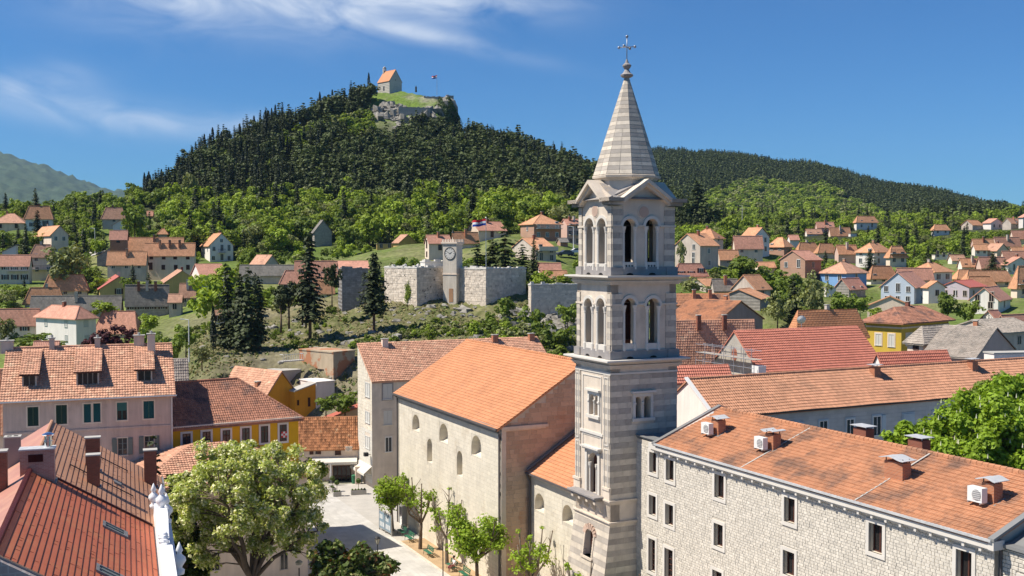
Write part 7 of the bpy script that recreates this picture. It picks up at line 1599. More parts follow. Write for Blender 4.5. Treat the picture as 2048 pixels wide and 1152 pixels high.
mb = MB(); mb.box(-.25, a + .25, -.25, b + .25, ze, ze + .3); mb.box(-.12, a + .12, -.12, b + .12, ze - .25, ze); mb.box(-.1, a + .1, -.1, b + .1, ze - 5.6, ze - 5.4); mb.build('cornice', [CRM], t)
for ax, L_, f in (('v', b, -.2), ('u', a, -.2)):
    k = 0
    while k * .55 < L_ + .1:
        mb = MB(); s = -.2 + k * .55
        if ax == 'v': mb.box(-.2, .05, s, s + .32, ze + .3, ze + .75)
        else: mb.box(s, s + .32, -.2, .05, ze + .3, ze + .75)
        mb.build('merlon', [CRM], t); k += 1
mb = MB(); y0 = fr.on_u(893, 590)[0]; mb.box(-.05, .02, b * .25, b * .55, .7, 3.1); mb.build('niche', [M('reddish niche', (.35, .20, .11))], t)
wallthing('fort_wall', 'dark rough stone wall under the pink roof at the left end of the fort', 676, 684, 736, 537, 578, 201, 15, FTD)
H('house', 'pink shed roofed building on the dark stone wall left of the lone conifer', 676, 680, 737, 522, 536, 548, 204, 12, 'gl', CRM, F_SAL, '', ch=0)
wallthing('fort_wall', 'pale low wall with white coping on the rocks left of the bell tower', 1060, 1062, 1160, 569, 603, 186, 12, FTW, cap=CAPW)
h = wallthing('ruined_platform', 'white broken masonry on top of the fort bastion', 846, 850, 888, 523, 537, 197, 30, CAPW, cat='ruin')
for i, px in enumerate((810, 836)): p = at(px, 536, 195); o = thing('stone_stub', f'small white masonry stub on the fort bastion, {"left" if i == 0 else "right"} of two', 'ruin', loc=p); mb = MB(); mb.blob((0, 0, .2), .45, i, 0, 8, .3, (1, .8, 1.3)); mb.build('stub', [CAPW], o)
def flag(px, yb, yt, D, L_, hh, label, base=None):
    p = at(px, yb, D); zt = at(px, yt, D).z - p.z; o = thing('flagpole', label, 'flagpole', loc=p); mb = MB(); mb.tube((0, 0, -1), (0, 0, zt), .07 if D < 300 else .11, .04 if D < 300 else .08, 8); mb.blob((0, 0, zt + .05), .12, 0, 0, 8, 0); mb.build('pole', [STEEL], o)
    f = link('flag', None, o); bpy.data.objects.remove(f); mb = MB(); n = 14; P = lambda s, r: (-s * L_, .25 * sin(s * 7) * (s + .15), zt - .15 - hh * r - .28 * s * hh + .06 * sin(s * 9))
    for k in range(n):
        for r in range(3): s0, s1 = k / n, (k + 1) / n; mb.face([P(s0, r / 3), P(s1, r / 3), P(s1, (r + 1) / 3), P(s0, (r + 1) / 3)], r)
    for i in range(3):
        for j in range(3):
            if (i + j) % 2 == 0: s0, s1 = .42 + i * .055, .42 + (i + 1) * .055; r0, r1 = .25 + j * .14, .25 + (j + 1) * .14; a = [Vector(P(s, r)) + Vector((0, -.03, 0)) for s, r in ((s0, r0), (s1, r0), (s1, r1), (s0, r1))]; mb.face(a, 0)
    mb.build('flag', [M('flag red', (.6, .02, .03), var=0), M('flag white', (.75, .75, .75), var=0), M('flag blue', (.02, .05, .30), var=0)], o)
flag(972, 538, 436, 190.5, 2.4, 1.15, 'tall flagpole with red white and blue flag on the fort corner')
flag(874, 186, 150, 541, 2.6, 1.5, 'flagpole with red white and blue flag on the castle hill summit')
o = thing('iron_lantern', 'dark iron lantern finial on a pole above the clock tower', 'lantern', loc=at(906, 470, 262)); mb = MB(); mb.tube((0, 0, -1.5), (0, 0, 2.6), .05); mb.lathe((0, 0, .4), [(.35, 0), (.4, .1), (.12, .7), (.06, .8)], 10); mb.tube((0, 0, 2.5), (-.7, 0, 2.7), .07); mb.build('lantern_post', [IRON], o)
h = H('chapel', 'small stone chapel with bright orange roof on top of the castle hill', 757, 779, 805, 139, 160, 184, 548, 44, 'gr', M('chapel stone', (.56, .51, .44), var=.1, brick=dict(a=(.57, .52, .45), b=(.50, .46, .40), m=(.30, .28, .25), w=.8, h=.4, rot=(pi / 2, 0, 0))), T_ORG, '', cat='chapel', ch=0, gx=792, oh=.3)
t, fr, a, b, ze, zr = h
mb = MB(); mb.box(a / 2 - .9, a / 2 + .9, b - .9, b - .3, zr - 1, zr + .6); mb.box(a / 2 - .9, a / 2 - .4, b - .9, b - .3, zr + .6, zr + 1.8); mb.box(a / 2 + .4, a / 2 + .9, b - .9, b - .3, zr + .6, zr + 1.8); mb.prism([(a / 2 - 1, b - .95, zr + 1.8), (a / 2 + 1, b - .95, zr + 1.8), (a / 2, b - .95, zr + 2.6)], (0, .7, 0)); mb.build('bellcote', [LIME], t)
mb = MB(); mb.box(-.04, .05, b * .42, b * .52, 1.2, 3.4); mb.build('window', [GLASSD], t); mb = MB(); mb.box(a / 2 - .1, a / 2 + .1, -.04, .02, ze, ze + .9); mb.build('window', [GLASSD], t)
o = thing('hilltop_statue', 'dark standing statue on a rock between chapel and flagpole', 'statue', loc=at(832, 182, 546)); mb = MB(); mb.lathe((0, 0, -.5), [(.55, 0), (.5, .5), (.42, 1.6), (.48, 2.2), (.40, 2.6), (.16, 2.75), (.2, 3.0), (.1, 3.2)], 8); mb.build('figure', [M('dark bronze', (.04, .045, .04))], o)
for lb, args in (('weathered castle wall below the chapel meadow, right part', (792, 797, 861, 214, 240, 522, 12)), ('leaning castle wall fragment below the chapel, centre', (748, 770, 794, 252, 280, 516, 35)), ('long low castle wall among trees, left part', (545, 553, 662, 273, 300, 503, 6)), ('grey rampart stub at the right end of the summit', (890, 893, 908, 191, 206, 538, 12)), ('low rampart by the flagpole', (845, 848, 892, 193, 204, 539, 10))):
    wallthing('castle_wall', lb, *args, STW, found=6, dl=2)
def rocks(name, label, pts, rs, mat=ROCK):
    mb = MB()
    for i, (x, y, r) in enumerate(pts): mb.blob((x, y, gz(x, y) - r * .1), r, i, 0, 9 if r > 1 else 7, .7, (1.25, 1, .75 if r < 2 else 1.2))
    o = mb.build(name, [mat], stuff=True); o['label'] = label
rr = random.Random(9); P = []
while len(P) < 600:
    Y = rr.uniform(152, 200); px = rr.uniform(400, 1160); x = (px - 1024) / FPX * Y; r = rr.uniform(.12, .5) if rr.random() < .9 else rr.uniform(.5, 1.1)
    dens = .35 + .65 * (px > 700); 
    if rr.random() < dens: P.append((x, Y, r))
for _ in range(70): Y = rr.uniform(172, 188); px = rr.uniform(1000, 1165); P.append(((px - 1024) / FPX * Y, Y, rr.uniform(.5, 1.6)))
rocks('hillside_rocks', 'grey rocks scattered on the slope below the fort', P, rr)
P = []
for _ in range(60): Y = rr.uniform(512, 530); px = rr.choice([rr.uniform(755, 800), rr.uniform(785, 860), rr.uniform(780, 900)]); P.append(((px - 1024) / FPX * Y, Y, rr.uniform(.8, 2.6)))
rocks('summit_rocks', 'pale crags below the castle walls', P, rr)
def ivy_bluff():
    p = at(892, 262, 531); o = thing('ivy_bluff', 'steep rock bluff covered with dark ivy at the right end of the summit', 'rock bluff', loc=p); top = at(892, 196, 531).z - p.z
    mb = MB(); mb.blob((0, 2, top * .45), top * .55, 3, 0, 14, .35, (.62, .5, 1.02)); mb.build('bluff_rock', [ROCK], o)
    rs = np.random.RandomState(8); d = rs.normal(size=(3800, 3)); d /= np.linalg.norm(d, axis=1, keepdims=True); d = d[(d[:, 1] < .3) & (d[:, 2] < .9)]; r = top * .56; q = 1 + .12 * np.sin(d[:, 0] * 9 + d[:, 2] * 7)
    P = d * np.array((.66, .54, 1.04)) * r * q[:, None] + np.array((0, 2, top * .45)); link('ivy', leafmesh('ivy', P, d + rs.normal(size=d.shape) * .5, .9, rs.rand(len(d)), [LF_DARKW, LF_IVY], mi=(rs.rand(len(d)) < .4).astype(int)), o)
ivy_bluff()

# ------------------------------------------------------------------ trees one can tell apart
def T2(px, yt, yb, D, kind, label, w=None, cat='tree', j=None, parts=False, sink=.2):
    p = at(px, yb, D); h = at(px, yt, D).z - p.z
    L_ = {'pine': (PINES, 11.8), 'fir': (DENSE, 13), 'cyp': (CYPS, 12), 'bright': (BROADS, 8), 'mid': (MIDS, 7.5), 'olive': (OLIVES, 6.5)}[kind]
    me = L_[0][(int(px) if j is None else j) % len(L_[0])]; s = h / L_[1]
    o = put(me, {'pine': 'pine_tree', 'fir': 'fir_tree', 'cyp': 'cypress_tree'}.get(kind, 'leafy_tree'), p.x, p.y, s, label, cat, z=p.z - sink, sz=s)
    if w: k = (w / FPX * D) / (2 * {'pine': 3.3, 'fir': 2.35, 'cyp': 1.1}.get(kind, 3.5)); o.scale = (k, k, s)
    return o
def crown_tree(name, label, base, ells, K, per, leaf, mats, weights=None, tr=.2, rc=(.7, 1.1), limbs=7, seed=1, up=.5, bark=BARK, asp=1.6, cat='tree', droop=0):
    rs = np.random.RandomState(seed); t = thing(name, label, cat, loc=base); C = []
    vol = np.array([e[3] ** 2 * e[4] for e in ells]); vol = vol / vol.sum()
    for k in range(K):
        e = ells[rs.choice(len(ells), p=vol)]; d = rs.normal(size=3); d /= np.linalg.norm(d); q = rs.uniform(.5, 1) ** .5 if k % 3 else rs.uniform(.2, .7); C.append((e[0] + d[0] * e[3] * q, e[1] + d[1] * e[3] * q, e[2] + d[2] * e[4] * q))
    C = np.array(C); P, N, T = [], [], []
    for c in C:
        r = rs.uniform(*rc); e = rs.normal(size=(per, 3)); e /= np.linalg.norm(e, axis=1, keepdims=True); e[:, 2] = np.where(rs.rand(per) < .6, np.abs(e[:, 2]), e[:, 2])
        P.append(c + e * r * rs.uniform(.25, 1.05, (per, 1)) - (0, 0, droop) * rs.rand(per, 1)); N.append(e * .7 + rs.normal(size=(per, 3)) * .6 + (0, 0, .4)); T.append(np.clip(rs.normal(.5 + rs.uniform(-.12, .12), .2, per), 0, 1))
    P, N, T = map(np.concatenate, (P, N, T)); mi = rs.choice(len(mats), len(P), p=weights) if weights else None
    link('crown', leafmesh('crown', P, N, leaf * rs.uniform(.65, 1.3, len(P)), T, mats, asp, mi=mi, seed=seed), t)
    mb = MB(); ctr = C.mean(axis=0); z0 = min(e[2] - e[4] for e in ells); fork = Vector((ctr[0] * .15, ctr[1] * .15, max(1.2, z0 * .75 + .3))); mb.tube((0, 0, -.6), fork, tr * 1.15, tr * .85, 9)
    ends = C[rs.permutation(K)[:limbs]]; nodes = [(fork, tr * .8)]
    for e in ends:
        prev = fork; r0 = tr * .62; e = Vector(e); n_ = 6
        for k in range(1, n_ + 1):
            f = k / n_; q = fork.lerp(e, f * .93); q.z += sin(f * pi) * up * .7 - (1 - f) * 0; q += Vector(rs.normal(0, .10, 3)) * (e - fork).length * .12
            r1 = tr * .62 * (1 - f * .78); mb.tube(prev, q, r0, r1, 7, cap=False); nodes.append((q, r1)); prev, r0 = q, r1
    for c in C:
        c = Vector(c); nb = min(nodes, key=lambda n: (n[0] - c).length + max(0, n[0].z - c.z) * .8); m = nb[0].lerp(c, .5) + Vector((0, 0, .12)); r = min(nb[1], .05 + tr * .05); mb.tube(nb[0], m, r, r * .7, 5, cap=False); mb.tube(m, c, r * .7, .012, 5, cap=False)
        for _ in range(2): mb.tube(m, c + Vector(rs.normal(0, .45, 3)), r * .4, .008, 4, cap=False)
    mb.build('trunk', [bark], t, smooth=True); NTREE.append((base[0], base[1])); return t
def pt(px, py, D): return at(px, py, D)
def ell(px, py, D, base, rpx, rpy, dy=0): p = at(px, py, D) - Vector(base); return (p.x, p.y + dy, p.z, rpx / FPX * D, rpy / FPX * D)
# flowering acacia in the square
b = Vector((at(505, 1150, 83).x, 83, 0))
crown_tree('acacia_tree', 'large acacia with pale blossom filling the lower left of the square', b, [ell(500, 985, 83, b, 150, 100), ell(400, 1010, 83, b, 72, 80, -1), ell(600, 1015, 83, b, 62, 85, .5), ell(470, 925, 83, b, 90, 45), ell(560, 945, 84, b, 70, 50), ell(425, 1080, 83, b, 70, 52), ell(570, 1085, 83, b, 72, 50, .5), ell(490, 1050, 83, b, 90, 50, 1.5)], 340, 210, .17, [LF_ACA, LF_BLS], [.68, .32], tr=.34, rc=(.4, .85), limbs=13, seed=3, up=.8, bark=BARK)
b = Vector((at(372, 1100, 84).x, 84, 0)); crown_tree('yew_tree', 'dark evergreen behind the acacia beside the white parapet', b, [ell(368, 1090, 84, b, 42, 110), ell(352, 1000, 84, b, 22, 60)], 70, 130, .28, [LF_IVY, LF_DK], [.7, .3], tr=.22, rc=(.6, 1.0), seed=5)
b = Vector((at(600, 1020, 108).x, 108, 0)); crown_tree('larch_tree', 'soft green drooping conifer behind the acacia near the cafe', b, [ell(608, 955, 108, b, 45, 42), ell(580, 990, 108, b, 40, 50)], 60, 170, .25, [LF_MID, LF_BR], [.6, .4], tr=.22, rc=(.5, .9), seed=6, droop=.7)
b = Vector((at(308, 1000, 84).x, 84, 0))
me = T_conifer(91, 15.5, 1.5, LF_PINE, 26, 7, .34, .25, .85, .3, 'crown'); o = thing('spruce_tree', 'thin young spruce between chimney and pinkish house', 'tree', loc=b); link('crown', me, o)
# loquat at the bottom
b = Vector((at(700, 1110, 80).x, 80, 0)); crown_tree('loquat_tree', 'dark glossy leaved tree cut by the bottom edge, left of the benches', b, [ell(690, 1125, 80, b, 62, 38), ell(745, 1140, 80, b, 50, 22), ell(650, 1130, 80, b, 26, 40)], 75, 100, .26, [LF_DK, LF_OLV, M('russet leaves', (.16, .07, .025), rough=.6, var=0, tint=.3, trans=.2)], [.62, .26, .12], tr=.16, rc=(.35, .7), seed=7)
# chestnut behind the stone building
b = Vector((at(1950, 900, 80).x, 80, 0)); crown_tree('chestnut_tree', 'big bright green horse chestnut with white flower candles behind the stone building', b, [ell(1960, 900, 80, b, 115, 105), ell(2050, 880, 82, b, 90, 110, 2), ell(1893, 918, 79, b, 50, 60), ell(1990, 850, 80, b, 80, 62)], 210, 320, .24, [LF_CHN], tr=.42, rc=(.7, 1.2), limbs=10, seed=8)
o = NTREE and bpy.data.objects.get('chestnut_tree'); rs = np.random.RandomState(2); mb = MB()
for k in range(260):
    d = rs.normal(size=3); d /= np.linalg.norm(d)
    if d[1] > .3 or d[2] < -.4: continue
    e = [ell(1950, 900, 80, b, 124, 109), ell(2050, 880, 82, b, 94, 113, 2), ell(1860, 925, 79, b, 70, 66), ell(1990, 850, 80, b, 84, 66)][rs.randint(4)]; c = Vector((e[0] + d[0] * e[3], e[1] + d[1] * e[3], e[2] + d[2] * e[4])); mb.tube(c - Vector((0, 0, .08)), c + Vector((0, 0, .24)), .06, .015, 5)
mb.build('flower_candles', [M('cream blossom', (.62, .62, .42), var=0)], o, stuff=True)
b = Vector((at(2035, 790, 92).x, 92, 0)); crown_tree('leafy_tree', 'paler green tree behind the horse chestnut at the right edge', b, [ell(2010, 800, 92, b, 60, 32), ell(2045, 790, 92, b, 40, 30)], 60, 150, .34, [LF_MID], tr=.3, seed=9)
b = Vector((at(1790, 900, 79).x, 79, 0)); crown_tree('leafy_tree', 'small bright tree tops peeping over the stone building left of the chestnut', b, [ell(1778, 888, 79, b, 14, 16), ell(1812, 880, 79, b, 18, 26)], 26, 90, .26, [LF_CHN], tr=.14, rc=(.35, .7), seed=10)
# pollarded street trees along the church
def pollard(px, py, top, wpx, label, seed, leafy=.5, n=6):
    u = ray(px, py); D = CH / -u.z * u.y; b = at(px, py, D); b.z = 0; rs = random.Random(seed); t = thing('street_tree', label, 'tree', loc=b, group='pollarded street trees along the church wall')
    H_ = at(px, top, D).z; W_ = wpx / FPX * D / 2; mb = MB(); fk = Vector((rs.uniform(-.15, .15), 0, H_ * .36)); mb.tube((0, 0, -.3), fk * .5, .22, .17, 9, cap=False); mb.tube(fk * .5, fk, .17, .15, 9); P, N, T = [], [], []
    def tuft(c, r, m):
        e = np.random.RandomState(rs.randint(0, 99999)); d = e.normal(size=(m, 3)); d /= np.linalg.norm(d, axis=1, keepdims=True); P.append(np.array(c) + d * r * e.uniform(.3, 1.05, (m, 1)) * (1.15, 1.15, .75)); N.append(d * .6 + e.normal(size=(m, 3)) * .5 + (0, 0, .5)); T.append(np.clip(e.normal(.55, .2, m), 0, 1))
    for k in range(n):
        a = 2 * pi * k / n + rs.uniform(-.4, .4); rr_ = W_ * rs.uniform(.45, 1); e = Vector((cos(a) * rr_, sin(a) * rr_, H_ * rs.uniform(.72, 1.0))); kn = Vector((e.x * .75, e.y * .75, fk.z + (e.z - fk.z) * .42)); mb.tube(fk, kn, .11, .085, 7, cap=False); mb.tube(kn, e, .085, .05, 7); mb.blob(e, .075, k, 0, 6)
        for q in range(rs.randint(1, 3)): m = kn.lerp(e, rs.uniform(.1, .7)); f_ = m + Vector((rs.uniform(-.9, .9), rs.uniform(-.9, .9), rs.uniform(.3, 1.3))); mb.tube(m, f_, .045, .02, 5)
        for q in range(int(2 + 5 * leafy)):
            if rs.random() < .35 + leafy: m = kn.lerp(e, rs.uniform(-.2, .8)) + Vector((rs.uniform(-.7, .7), rs.uniform(-.7, .7), rs.uniform(-.3, .3))); tuft(m, rs.uniform(.35, .75) * (.7 + .6 * leafy), int(28 + 45 * leafy))
        if rs.random() < .5: tuft(e, .22, 16)
    mb.build('trunk', [BARKL if seed % 2 else BARK], t, smooth=True); PP = np.concatenate(P); link('crown', leafmesh('crown', PP, np.concatenate(N), .20, np.concatenate(T), [LF_CHN, LF_BR], 1.5, mi=(np.arange(len(PP)) % 3 == 0).astype(int), seed=seed), t); NTREE.append((b.x, b.y))
pollard(785, 1062, 945, 62, 'leafiest street tree farthest from the tower, beside the notice board', 1, 1.1, 7)
pollard(840, 1098, 955, 78, 'pollarded tree with tall bare stubs, second from the notice board', 2, .35, 6)
pollard(894, 1128, 985, 92, 'pollarded tree with forked trunk in front of the church wall, third in the row', 3, .3, 7)
pollard(955, 1180, 1012, 150, 'densely leaved street tree in front of the church corner', 4, 1.2, 9)
pollard(1062, 1215, 1062, 100, 'pollarded tree before the low church wing', 5, .5, 7)
pollard(1170, 1290, 1108, 110, 'pollarded tree top at the foot of the bell tower', 7, .15, 6)
pollard(1265, 1330, 1135, 60, 'leafy tree top below the corner of bell tower and stone building', 8, .6, 5)
# lone and notable trees
N_ = (('fir', 620, 466, 655, 178, 'tall dark fir standing left of the fort, its top above the grey roof', 60), ('pine', 664, 505, 600, 190, 'small dark pine between the tall fir and the dark stone wall', 34),
 ('fir', 455, 528, 700, 174, 'dark conifer at the left of the cypress group on the slope', 52), ('fir', 480, 548, 702, 172, 'second dark conifer of the cypress group on the slope', 52), ('fir', 497, 534, 706, 171, 'tallest dark conifer of the cypress group on the slope', 52), ('fir', 519, 552, 694, 172, 'dark conifer at the right of the cypress group on the slope', 46),
 ('cyp', 427, 612, 700, 168, 'single slim cypress at the foot of the slope', 15), ('olive', 404, 690, 730, 160, 'small light olive tree on the slope left of the cypress', 46), ('bright', 425, 545, 660, 192, 'large light green tree behind the cypress group', 92), ('bright', 440, 525, 590, 205, 'rounded light green tree top behind the cypresses', 70),
 ('olive', 130, 488, 588, 256, 'large round olive-green tree in the left village', 98), ('fir', 75, 420, 468, 345, 'dark fir in front of the pyramid roofed house, upper left', 26), ('fir', 52, 448, 516, 300, 'dark conifer left of the cream balcony house', 22), ('pine', 30, 470, 520, 296, 'dark shrubby pine above the pink roofed house', 34),
 ('mid', 270, 400, 480, 322, 'dark round tree right of the brick cottage', 56), ('bright', 505, 370, 425, 402, 'bright lime green tree at the edge of the wood', 42), ('olive', 380, 344, 420, 408, 'pale grey-green tree against the dark wood, left', 44),
 ('pine', 955, 478, 545, 205, 'dark conifer just right of the clock tower', 50), ('fir', 985, 478, 545, 206, 'pointed dark conifer behind the flagpole', 44), ('pine', 1010, 456, 546, 204, 'largest dark conifer behind the fort wall', 74), ('pine', 1045, 486, 545, 203, 'low dark conifer at the right end of the fort wall', 50), ('fir', 1068, 478, 560, 200, 'thin ragged conifer on the rocks right of the fort', 30),
 ('bright', 1085, 538, 580, 196, 'bright green bush tree below the low orange roof', 44), ('bright', 1130, 548, 582, 196, 'bright green bush tree beside the bell tower cornice', 56), ('mid', 1120, 640, 730, 172, 'shrubby tree on the rocks left of the bell tower', 80), ('mid', 1062, 600, 690, 178, 'bushy dark green growth on the crag below the fort, middle', 60), ('mid', 1135, 600, 665, 181, 'bushy growth directly left of the bell tower under the low wall', 60), ('bright', 950, 640, 684, 172, 'light green bush below the flagpole corner', 34), ('bright', 862, 655, 690, 166, 'small bright bush on the slope under the clock tower', 30), ('mid', 1010, 590, 650, 180, 'dark bush growing under the fort wall', 50),
 ('fir', 1395, 362, 470, 395, 'tall dark fir at the right end of the castle wood', 66), ('pine', 1372, 385, 470, 392, 'dark conifer right beside the bell tower gable', 60), ('pine', 1415, 395, 470, 392, 'outermost dark conifer of the castle wood', 50),
 ('olive', 1362, 480, 545, 255, 'slender grey-green birch in front of the grey stone house', 24), ('fir', 1740, 499, 545, 278, 'dark fir in front of the white villa', 36), ('fir', 1586, 548, 650, 200, 'tall dark fir in the right valley', 42), ('olive', 1625, 545, 655, 198, 'tall olive green tree right of the dark fir in the valley', 76), ('olive', 1555, 585, 660, 196, 'feathery grey-green tree left of the dark fir in the valley', 70),
 ('mid', 1490, 508, 572, 238, 'round green tree below the wide salmon roof', 84), ('mid', 1440, 528, 566, 240, 'green bush tree right of the pyramid roofed bungalow', 60), ('mid', 1545, 530, 572, 238, 'green tree right of the slate roof', 60), ('olive', 1385, 553, 596, 218, 'whitish blossoming bush beside the bell tower', 66), ('mid', 1720, 585, 640, 196, 'dark green bush trees below the faded gable cottage', 50), ('mid', 1682, 580, 642, 197, 'dark rounded tree in front of the blue house', 56),
 ('bright', 1750, 615, 648, 186, 'bright green tree before the ivy gabled house', 44), ('mid', 1895, 580, 650, 188, 'green tree left of the white gabled lane house', 54), ('mid', 1938, 592, 650, 188, 'green tree below the lilac-white house', 56), ('fir', 1985, 502, 540, 292, 'dark fir among the roofs at the far right', 24), ('pine', 2010, 514, 545, 286, 'smaller dark conifer at the far right', 22), ('mid', 1560, 420, 470, 445, 'dark round tree on the right slope', 30),
 ('bright', 212, 596, 640, 212, 'lime green willow behind the white hip roofed house', 58), ('mid', 62, 664, 705, 160, 'leafy tree behind the big roof dormers, left', 90), ('olive', 12, 632, 700, 160, 'blossoming tree at the left edge behind the big roof', 60), ('mid', 105, 672, 705, 158, 'leafy tree top between house and big tiled roof', 60),
 ('mid', 300, 640, 745, 156, 'green garden tree right of the purple plum', 66), ('mid', 345, 655, 740, 158, 'green garden tree above the grey tiled roof', 60), ('bright', 330, 690, 752, 150, 'bright bush right of the big roof chimneys', 56), ('mid', 372, 640, 700, 170, 'green tree beside the steps in the valley', 50), ('mid', 652, 785, 835, 148, 'dark green shrub below the white garden wall', 60), ('mid', 690, 775, 832, 150, 'dark creeper covered shrub left of the whitewashed house', 74), ('bright', 300, 622, 665, 200, 'green tree left of the slate roofed house terrace', 46), ('mid', 255, 548, 585, 236, 'palm like green tree before the yellow gable', 34))
for k, px, yt, yb, D, lb, w in N_: T2(px, yt, yb, D, k, lb, w)
for i, (px, yb, yt) in enumerate(((562, 655, 572), (578, 647, 560), (605, 640, 558), (612, 645, 575), (470, 704, 640))):
    D = 178 + i * 1.5; p = at(px, yb, D); h_ = at(px, yt, D).z - p.z; b = p - Vector((0, 0, .3))
    crown_tree('stone_pine', ('bare trunked pine on the slope, leftmost of four', 'bare trunked pine on the slope, second of four', 'taller bare trunked pine near the orange roofs', 'leaning bare trunked pine next to the taller one', 'bare stemmed pine at the foot of the cypress group')[i], b, [(0, 0, h_ * .72, h_ * .26, h_ * .28)], 14, 90, .34, [LF_PINE], tr=.16, rc=(.5, .9), limbs=4, seed=20 + i)
# lone conifer on the fort slope
D = 181; p = at(748, 652, D); h_ = at(748, 503, D).z - p.z; o = thing('lone_conifer', 'big lone dark conifer standing on the slope left of the fort bastion', 'tree', loc=p - Vector((0, 0, .3)))
rs = np.random.RandomState(14); P, N, T = conifer_pts(rs, h_, 2.9, 34, 22, .2, .55, .35, .1); link('crown', leafmesh('crown', P, N, .45 * rs.uniform(.7, 1.3, len(P)), T, [LF_PINE], 1.5, seed=3), o); mb = MB(); mb.tube((0, 0, -1), (0, 0, h_ * .9), .28, .04, 8); mb.build('trunk', [M('reddish bark', (.16, .085, .05), var=.2)], o)
D = 200; p = at(222, 700, 190); b = p; crown_tree('plum_tree', 'purple leaved plum tree in front of the white hip roofed house', b, [ell(200, 682, 190, b, 34, 20), ell(245, 676, 190, b, 32, 24)], 36, 120, .34, [LF_PUR], tr=.15, rc=(.6, 1), seed=31)
# garden trees among the houses: the many that fill the gaps
def gardens():
    rs = random.Random(21); n = 0; tries = 0
    zones = ((-40, 300, 215, 430, 62), (300, 1150, 272, 400, 128), (1355, 2090, 205, 600, 100))
    for zi, (p0, p1, d0, d1, cnt) in enumerate(zones):
        n = 0; tries = 0
        while n < cnt and tries < 14000:
            tries += 1; D = sqrt(rs.uniform(d0 ** 2, d1 ** 2)); px = rs.uniform(p0, p1); x = (px - 1024) / FPX * D; z = gz(x, D); py = proj((x, D, z))[1]; s = rs.uniform(.45, 1.05); hp = 7.5 * s / D * FPX; rp = 3.3 * s / D * FPX
            if inpoly(px, py, MEADOW) and rs.random() < .75: continue
            if px > 285 and px < 1440 and D > 396: continue
            if blocks_house(px, py - hp, py, rp, D): continue
            if min([1e9] + [(x - a) ** 2 + (D - b_) ** 2 for a, b_ in NTREE[-500:]]) < (2.6 * s) ** 2 * (1 if zi != 1 else .8): continue
            up = zi == 1 and py < 470; k = rs.random(); kind = 'bright' if k < (.6 if up else .4) else ('mid' if k < .85 else 'olive'); L_ = {'bright': BROADS, 'mid': MIDS, 'olive': OLIVES}[kind]; me = rs.choice(L_)
            wd = {'bright': 'bright green', 'mid': 'mid green', 'olive': 'greyish green'}[kind]; zn = ('in the gardens of the left hillside', 'on the slope between fort and dark wood', 'in the gardens of the right hillside')[zi]; rw = 'lower' if py > 520 else ('middle' if py > 470 else 'upper')
            c_ = 'western' if px < (p0 + p1) / 2 else 'eastern'; c_ = {'western': 'left', 'eastern': 'right'}[c_]
            put(me, 'leafy_tree', x, D, s, f'{wd} tree {zn}, {rw} row, {c_} half', group=f'{wd} trees {zn}', z=z - .25, sz=s * rs.uniform(.85, 1.2)); n += 1
gardens()
